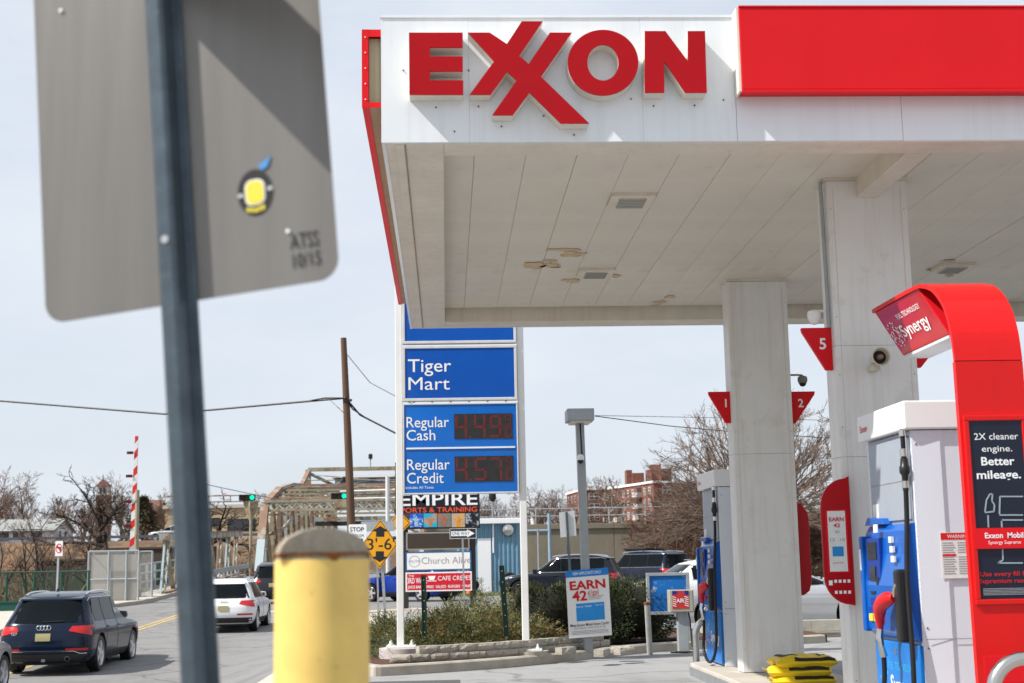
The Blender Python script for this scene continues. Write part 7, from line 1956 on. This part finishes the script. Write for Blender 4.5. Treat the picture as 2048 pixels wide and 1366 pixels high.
M_beige = mat('render_beige', (0.50, 0.40, 0.26), 0.85, var=0.12)
MB().box(x0, x1, BYB, BYB + 14, 4.4, z1).build('wall', M_beige, bb); MB().box(x0 - 0.3, x1 + 0.3, BYB - 0.3, BYB + 14.3, z1, z1 + 0.5).build('parapet', M_stone, bb)
for px0, py0, px1, py1 in ((355, 1036, 395, 1052), (405, 1036, 440, 1052), (455, 1038, 511, 1062), (517, 1036, 546, 1047), (556, 1036, 590, 1047), (610, 1036, 645, 1047)):
    w0, w1, v0, v1 = rpx(px0, py0, px1, py1, BYB); f = MB().box(w0, w1, BYB - 0.05, BYB - 0.01, v0, v1).build('window', M_dark, bb); MB().box(w0 + 0.2, w1 - 0.2, BYB - 0.08, BYB - 0.055, v0 + 0.2, v1 - 0.2).build('pane', M_win, f)
# far raised road with guard rail on the left bank
gr2 = thing('guard_rail', 'distant dark guard rail along the raised road on the left', 'guard rail', (-50, 136, 4.3))
MB().bar((-110, 136, 4.72), (-14, 136, 4.72), 0.1, 0.26).build('rail', mat('rail_dark', (0.10, 0.11, 0.13), 0.5), gr2)
for i in range(40): MB().box(-110 + i * 2.45, -109.85 + i * 2.45, 136.06, 136.2, 4.1, 4.86).build('post', M_steelp, gr2)
rr_ = MB().box(-3000, -1.6, 137, 146, 4.2, 4.34).build('far_road', M_asphd); struct(rr_)
fwall = thing('river_wall', 'dark stone river wall under the far bank', 'wall', (-30, 117, 0))
M_ds = mat('wall_darkstone', (0.10, 0.08, 0.06), 0.9, var=0.4, scale=0.6, streak=0.5, dirt=(0.05, 0.04, 0.03))
for pa_, pb2, top in ((70, 185, 1120), (185, 430, 1099)):
    MB().box(pY(pa_, 1130, 117).x, pY(pb2, 1130, 117).x - 0.02, 117, 117.8, -2.8, pY(250, top, 117).z).build('stone_face', M_ds, fwall)
    MB().box(pY(pa_, 1130, 117).x, pY(pb2, 1130, 117).x - 0.02, 116.9, 117.9, pY(250, top, 117).z, pY(250, top, 117).z + 0.15).build('coping', M_ds, fwall)

# ------------------------------------------------------------------ bare trees
M_bark = mat('bark_grey', (0.115, 0.085, 0.065), 0.9, var=0.4, scale=3); M_twig = mat('twig_brown', (0.19, 0.135, 0.105), 0.9, var=0.3, scale=2)
M_barkd = mat('bark_dark', (0.045, 0.034, 0.028), 0.9, var=0.4, scale=3); M_barkw = mat('bark_pale', (0.46, 0.42, 0.35), 0.85, var=0.3, scale=2); M_twigr = mat('twig_reddish', (0.17, 0.10, 0.07), 0.9, var=0.3)
M_twigv = mat('twig_greybrown', (0.20, 0.145, 0.112), 0.9, var=0.3)
def grow_tree(name, seed, H, tr, counts, ratios, angs, up, m_trunk, m_twig, rmin=0.010, trunk_frac=0.35, bend=0.22, first=0.3, nseg=(6, 5, 4, 3, 2), amin=0.7):
    r = random.Random(seed); TR, TW = MB(), MB()
    def br(p, d, L, rad, lvl):
        n = nseg[min(lvl, len(nseg) - 1)]; pts = [p.copy()]; dirs = [d.copy()]
        for i in range(n):
            d = (d + Vector((r.gauss(0, bend), r.gauss(0, bend), r.gauss(0, bend * 0.6) + up[min(lvl, len(up) - 1)] / n))).normalized()
            p = p + d * (L / n); pts.append(p.copy()); dirs.append(d.copy())
        r1 = max(rmin, rad * 0.35)
        rs = [max(rmin * 0.7, rad + (r1 - rad) * i / n) for i in range(n + 1)]
        (TR if lvl < 2 else TW).tube(pts, rs, (8, 6, 4, 3, 3)[min(lvl, 4)], cap=False)
        if lvl >= len(counts): return
        for k in range(counts[lvl]):
            f0 = first if lvl == 0 else 0.2
            t = f0 + (1 - f0) * ((k + r.random()) / counts[lvl]); i = min(int(t * n), n - 1); q = pts[i].lerp(pts[i + 1], t * n - i)
            ax = dirs[i].orthogonal().normalized(); ax.rotate(Matrix.Rotation(r.uniform(0, 6.283), 3, dirs[i]))
            nd = dirs[i].copy(); nd.rotate(Matrix.Rotation(math.radians(angs[lvl] * r.uniform(amin if lvl == 0 else 0.7, 1.25)), 3, ax))
            br(q, nd, L * ratios[lvl] * r.uniform(0.7, 1.15) * (1.1 - 0.45 * t if lvl > 0 else 1.15 - 0.3 * t), max(rmin, rs[i] * 0.62), lvl + 1)
    br(Vector((0, 0, -0.1)), Vector((0, 0, 1)), H * trunk_frac * 1.5, tr, 0)
    T = thing(name, 'bare tree', 'tree'); TR.build('trunk', m_trunk, T, smooth=True, angle=70, local=True); TW.build('crown', m_twig, T, local=True)
    zm = max(v[2] for v in TW.v); xm = max(abs(v[0]) for v in TW.v)
    T['h'] = zm; T['w'] = xm
    return T
def dome_tree(name, seed, base, Rh, Rv, limbs, subs, twigs, m):
    """broad rounded crown: limbs fan out from a short trunk to a dome, finely divided near its surface"""
    r = random.Random(seed); TR, TW = MB(), MB(); B = Vector((0, 0, base))
    TR.tube([(0, 0, -0.1), (0.05, 0, base * 0.5), (0, 0, base + 0.3)], [0.30, 0.25, 0.22], 8, cap=False)
    def dome(th, ph, k): return B + Vector((Rh * math.sin(th) * math.cos(ph), Rh * math.sin(th) * math.sin(ph), Rv * math.cos(th))) * k
    def curve(p, q, lift, n, r0, r1, mb, sides):
        c = p.lerp(q, 0.5) + Vector((r.gauss(0, .12), r.gauss(0, .12), lift)); pts = []
        for i in range(n + 1):
            t = i / n; pts.append(p * (1 - t) ** 2 + c * 2 * t * (1 - t) + q * t * t)
        mb.tube(pts, [r0 + (r1 - r0) * i / n for i in range(n + 1)], sides, cap=False); return pts
    for i in range(limbs):
        th, ph = math.radians(88) * math.sqrt((i + 0.5) / limbs), i * 2.39996 + r.uniform(-.2, .2)
        k = r.uniform(0.85, 1.05); L = curve(B + Vector((0, 0, r.uniform(-.6, .4))), dome(th, ph, k), 0.35 + 0.5 * math.sin(th), 8, 0.085, 0.02, TR, 5)
        for j in range(subs):
            t = 0.25 + 0.72 * (j + r.random()) / subs; x = t * 8; a_ = min(int(x), 7); p = L[a_].lerp(L[a_ + 1], x - a_)
            q = dome(min(1.6, abs(th + r.gauss(0, .22))), ph + r.gauss(0, .25) / max(0.3, math.sin(th)), r.uniform(max(t + .08, .7), 1.08) if t < .9 else r.uniform(1.0, 1.12))
            S = curve(p, q, 0.12, 4, 0.028 * (1.15 - t) + 0.012, 0.010, TW, 4)
            for w in range(twigs):
                u = 0.2 + 0.8 * (w + r.random()) / twigs; y = u * 4; b_ = min(int(y), 3); o = S[b_].lerp(S[b_ + 1], y - b_)
                d = ((q - p).normalized() + (o - B).normalized() * 0.5 + Vector((r.gauss(0, .45), r.gauss(0, .45), r.gauss(0.12, .4)))).normalized()
                ln = r.uniform(0.35, 0.95); e = o + d * ln
                curve(o, e, 0.03, 2, 0.014, 0.009, TW, 3)
                for z_ in range(2):
                    d2 = (d + Vector((r.gauss(0, .5), r.gauss(0, .5), r.gauss(.1, .4)))).normalized(); o2 = o.lerp(e, r.uniform(.35, .95)); TW.tube([o2, o2 + d2 * ln * .55], [0.011, 0.008], 3, cap=False)
    T = thing(name, 'bare tree', 'tree'); TR.build('trunk', m, T, smooth=True, angle=70, local=True); TW.build('crown', m, T, local=True)
    T['h'] = max(v[2] for v in TW.v); return T
vase = dome_tree('vase_tree', 5, 2.2, 5.6, 7.6, 46, 10, 8, M_twigv)
rnd_ = grow_tree('bare_tree', 8, 12, 0.25, (9, 6, 5, 4), (0.50, 0.55, 0.55, 0.55), (48, 40, 38, 36), (0.1, 0.25, 0.15, 0.1), M_bark, M_twig, 0.016, 0.55, 0.16, 0.3)
rnd2 = grow_tree('bare_tree', 21, 12, 0.22, (10, 6, 5, 4), (0.45, 0.55, 0.55, 0.55), (40, 42, 40, 36), (0.1, 0.3, 0.2, 0.1), M_bark, M_twigr, 0.018, 0.6, 0.14, 0.35)
dark = grow_tree('gnarled_tree', 33, 8, 0.26, (7, 6, 5, 3), (0.75, 0.6, 0.55, 0.5), (50, 42, 40, 40), (0.2, 0.12, 0.05, 0.0), M_barkd, M_barkd, 0.016, 0.35, 0.30, 0.25)
pale = grow_tree('sycamore_tree', 44, 12, 0.28, (7, 6, 5, 4), (0.65, 0.55, 0.55, 0.5), (40, 42, 40, 38), (0.1, 0.15, 0.1, 0.1), M_barkw, M_twig, 0.03, 0.42, 0.18, 0.3)
thin = grow_tree('thin_tree', 52, 7, 0.13, (8, 5, 4, 3), (0.5, 0.55, 0.5, 0.5), (38, 40, 40, 38), (0.1, 0.2, 0.1, 0.1), M_barkd, M_twig, 0.012, 0.6, 0.15, 0.25)
shrub = grow_tree('bare_shrub', 61, 5.5, 0.06, (16, 9, 6, 4), (1.3, 0.42, 0.5, 0.5), (45, 30, 34, 36), (0.1, 0.10, 0.08, 0.0), M_twigr, M_twigr, 0.010, 0.25, 0.10, 0.02)
_used = set()
def plant(proto, px, py_top, y, label, group=None, zg=None, rz=None, xs_=1.0, extra=1.0):
    """stand a tree at depth y so that its top reaches the given photo pixel"""
    top = pY(px, py_top, y); z = terrain(top.x, y) if zg is None else zg
    T = proto if proto.name not in _used else copy_tree(proto)
    _used.add(proto.name)
    s = max(0.1, (top.z - z)) / proto['h'] * extra
    T.location = (top.x, y, z - 0.05); T.scale = (s * xs_, s * xs_, s); T.rotation_euler = (0, 0, RNG.uniform(0, 6.28) if rz is None else rz)
    tag(T, label, 'tree', group); return T
G_ = 'bare trees on the skyline'
plant(vase, 1500, 748, 78, 'large bare vase-shaped tree behind the pillars numbered 1 and 2', zg=0.6, rz=0.6, xs_=1.08)
plant(rnd_, 1882, 762, 62, 'bare tree top showing between the near pillar and the red arch', zg=0)
plant(dark, 232, 930, 128, 'dark gnarled tree with forked trunk beside the church tower')
plant(dark, 395, 978, 124, 'dark leaning tree with spreading branches behind the signal gantry', zg=2.5, rz=2.0, xs_=1.3)
plant(pale, 1226, 948, 300, 'pale sycamore in front of the brick apartments', zg=6)
plant(pale, 1250, 955, 310, 'second pale sycamore in front of the nearer apartment corner', zg=6)
for i, (px, py, y, lab) in enumerate(((8, 955, 112, 'thin dark tree at the left edge on the river bank'), (62, 1035, 112, 'thin bank tree below the white house'), (82, 1000, 114, 'thin tree rising over the gable of the white house'), (172, 985, 113, 'slender tree right of the no left turn sign'), (130, 1050, 110, 'small thin tree on the bank behind the no left turn sign'), (190, 1050, 111, 'small thin tree behind the cage'), (100, 1060, 109, 'small thin tree left of the no left turn sign'))):
    plant(thin, px, py, y, lab, 'thin trees on the river bank')
lab_rows = [(rnd_, 40, 945, 185, 'tall bare tree behind the white house'), (rnd2, 62, 940, 192, 'bare tree with wide crown behind the house roof'), (rnd_, -20, 925, 175, 'bare tree at the far left edge'), (rnd2, 15, 975, 230, 'bare tree left of the wide crowned one'), (rnd_, 100, 985, 220, 'bare tree over the house gable'), (rnd2, 120, 995, 250, 'reddish bare tree between house and church'), (rnd_, 150, 985, 240, 'bare tree left of the church tower'), (rnd2, 165, 1000, 210, 'low bare tree before the church tower'), (rnd_, 182, 1000, 290, 'bare tree close to the church tower'), (rnd_, 265, 935, 190, 'tall bare tree right of the church tower'), (rnd2, 250, 965, 230, 'bare tree behind the barrier arm'), (rnd_, 300, 975, 240, 'bare tree left of the leaning signpost'), (rnd2, 325, 985, 210, 'bare tree beside the leaning signpost'), (rnd_, 360, 1000, 260, 'bare tree right of the leaning signpost'), (rnd2, 400, 1000, 300, 'bare tree above the beige building'), (rnd_, 440, 995, 280, 'bare tree behind the left signal'), (rnd2, 520, 985, 240, 'bare tree left of the portal'), (rnd_, 545, 978, 250, 'bare tree behind the portal post'), (rnd2, 580, 990, 280, 'bare tree seen through the truss'), (rnd_, 1000, 985, 180, 'bare tree over the shed roof'), (rnd2, 1030, 990, 190, 'bare tree right of the price sign post'), (rnd_, 1062, 985, 200, 'bare tree left of the small house'), (rnd2, 1085, 985, 290, 'bare tree behind the small house'), (rnd_, 1095, 960, 210, 'tall bare tree right of the small house'), (rnd2, 1112, 975, 230, 'reddish bare tree before the further apartment block'), (rnd_, 1125, 965, 420, 'bare tree behind the further apartment block'), (rnd2, 1150, 975, 440, 'bare tree above the further apartment roof'), (rnd_, 1200, 945, 430, 'bare tree between the apartment roofs'), (rnd2, 960, 990, 185, 'bare tree behind the Empire board'), (rnd2, 985, 1000, 240, 'low bare tree behind the camera mast'), (rnd2, 1165, 1000, 170, 'bare tree screening the corner of the further apartment block'), (rnd_, 1195, 990, 190, 'bare tree before the pale balconies'), (rnd2, 1275, 990, 200, 'bare tree screening the nearer apartment facade'), (rnd_, 1300, 985, 180, 'bare tree before the nearer apartment corner'), (rnd2, 1335, 975, 150, 'bare tree at the right of the nearer apartment block')]
for a in lab_rows: plant(a[0], a[1], a[2], a[3], a[4], G_)
_ord = ('first', 'second', 'third', 'fourth', 'fifth', 'sixth', 'seventh')
def belt_label(i):
    z = (('behind the white house', 0), ('near the church tower', 7), ('behind the leaning signpost', 13), ('above the blue shed', 20), ('before the brick apartments', 27))
    nm, st = [t for t in z if t[1] <= i][-1]
    return 'small bare skyline tree %s, %s from the left there' % (nm, _ord[i - st])
for i in range(34):      # a loose belt of similar trees filling the skyline
    px = (-10 + i * 18) if i < 20 else (965 + (i - 20) * 18)
    plant((rnd_, rnd2, thin)[i % 3], px + RNG.uniform(-6, 6), RNG.uniform(985, 1022) - (8 if i % 5 == 0 else 0), RNG.uniform(165, 330), belt_label(i), 'bare trees of the skyline belt')
for i, (px, py, y, lab) in enumerate(((1340, 1030, 90, 'bare brown shrub at the end of the retaining wall'), (1372, 1000, 86, 'bare brown shrub under the vase tree'), (1395, 990, 84, 'bare brown shrub behind the far pump'), (1322, 1070, 92, 'low bare shrub on the wall beside the roof rack'), (1430, 985, 83, 'bare shrub behind the far pump cap'), (1645, 1000, 85, 'bare shrub between the two pillars'), (1610, 1010, 84, 'bare shrub right of pillar 1'), (1350, 1060, 80, 'low bare shrub behind the dark SUV'), (1380, 1065, 78, 'low bare shrub behind the white sedan'))):
    plant(shrub, px, py, y, lab, 'bare shrubs on the embankment', zg=0.5 if i < 7 else 0.2, xs_=1.5)
# conifer by the barrier
r = np.random.default_rng(5); n = 4200
cf = thing('conifer_tree', 'dark green conifer behind the barrier arm', 'tree', (pY(285, 1070, 150).x, 150, 4.2))
zt_ = pY(285, 995, 150).z; t = r.uniform(0, 1, n) ** 0.8; hh = zt_ - 4.6; a = r.uniform(0, 6.283, n); rad = (1 - t) ** 0.8 * 2.6 * np.sqrt(r.uniform(0.25, 1, n)) * (0.75 + 0.25 * np.sin(t * 40))
pts = np.stack([cf.location.x + rad * np.cos(a), 150 + rad * np.sin(a), 4.6 + t * hh], 1)
leaves('foliage', pts, np.stack([np.cos(a), np.sin(a), -0.2 * np.ones(n)], 1), 0.45, [mat('conifer_green', (0.055, 0.06, 0.03), 0.7, var=0.4), mat('conifer_brown', (0.15, 0.11, 0.06), 0.8, var=0.4)], cf, 5, 0.25, 0.5, [0.5, 0.5])
MB().tube([(cf.location.x, 150, 4.1), (cf.location.x, 150, zt_)], [0.2, 0.03], 6).build('trunk', M_barkd, cf)

# ------------------------------------------------------------------ scrub and grass (uncountable)
B1, B2, B3, B4 = mat('scrub_brown', (0.21, 0.115, 0.065), 0.95, var=0.4), mat('scrub_straw', (0.30, 0.20, 0.11), 0.95, var=0.3), mat('scrub_dark', (0.085, 0.055, 0.04), 0.95, var=0.3), mat('scrub_grey', (0.26, 0.22, 0.18), 0.95, var=0.3)
def scrub(name, label_, n, xr, yr, hgt, seed, size, zfn=terrain, w=(0.42, 0.2, 0.25, 0.13)):
    r = np.random.default_rng(seed); x = r.uniform(*xr, n); y = r.uniform(*yr, n)
    z = np.array([zfn(a, b) for a, b in zip(x, y)]) + hgt * r.uniform(0, 1, n) ** 1.5 * (0.6 + 0.4 * np.sin(x * 0.9 + seed) * np.cos(y * 0.7))
    o = leaves(name, np.stack([x, y, z], 1), np.tile([0, 0, 0.35], (n, 1)), size, [B1, B2, B3, B4], None, seed, 0.05, 0.7, list(w)); o['kind'] = 'stuff'; return o
scrub('bank_scrub', '', 36000, (-62, -16.9), (118.2, 127.5), 0.40, 1, 0.7)
scrub('bank_scrub', '', 26000, (-60, -16.9), (84, 117), 2.6, 2, 1.2, lambda x, y: -2.4)
scrub('bank_scrub', '', 9000, (-40, -19), (62.5, 72), 1.4, 3, 0.8)
scrub('bank_scrub', '', 26000, (12, 32), (80, 96), 2.2, 4, 0.9, lambda x, y: 0.0 + 3.2 * smooth01((y - 78) / 16) * smooth01((x - 12) / 3), (0.45, 0.28, 0.15, 0.12))
r = np.random.default_rng(3); n = 5000
gv = leaves('verge_grass', np.stack([r.uniform(-1.2, 6, n), r.uniform(66, 72, n), np.zeros(n)], 1), np.tile([0, 0, 0.6], (n, 1)), 0.16, [mat('grass_green', (0.10, 0.19, 0.03), 0.8, var=0.3), B2], None, 3, 0.1, 0.4, [0.7, 0.3]); gv['kind'] = 'stuff'
yew(0.6, 72.3, 1.3, 0.7, 0.9, 3000, 21, 'low green shrub in front of the blue shed door', 0.0)
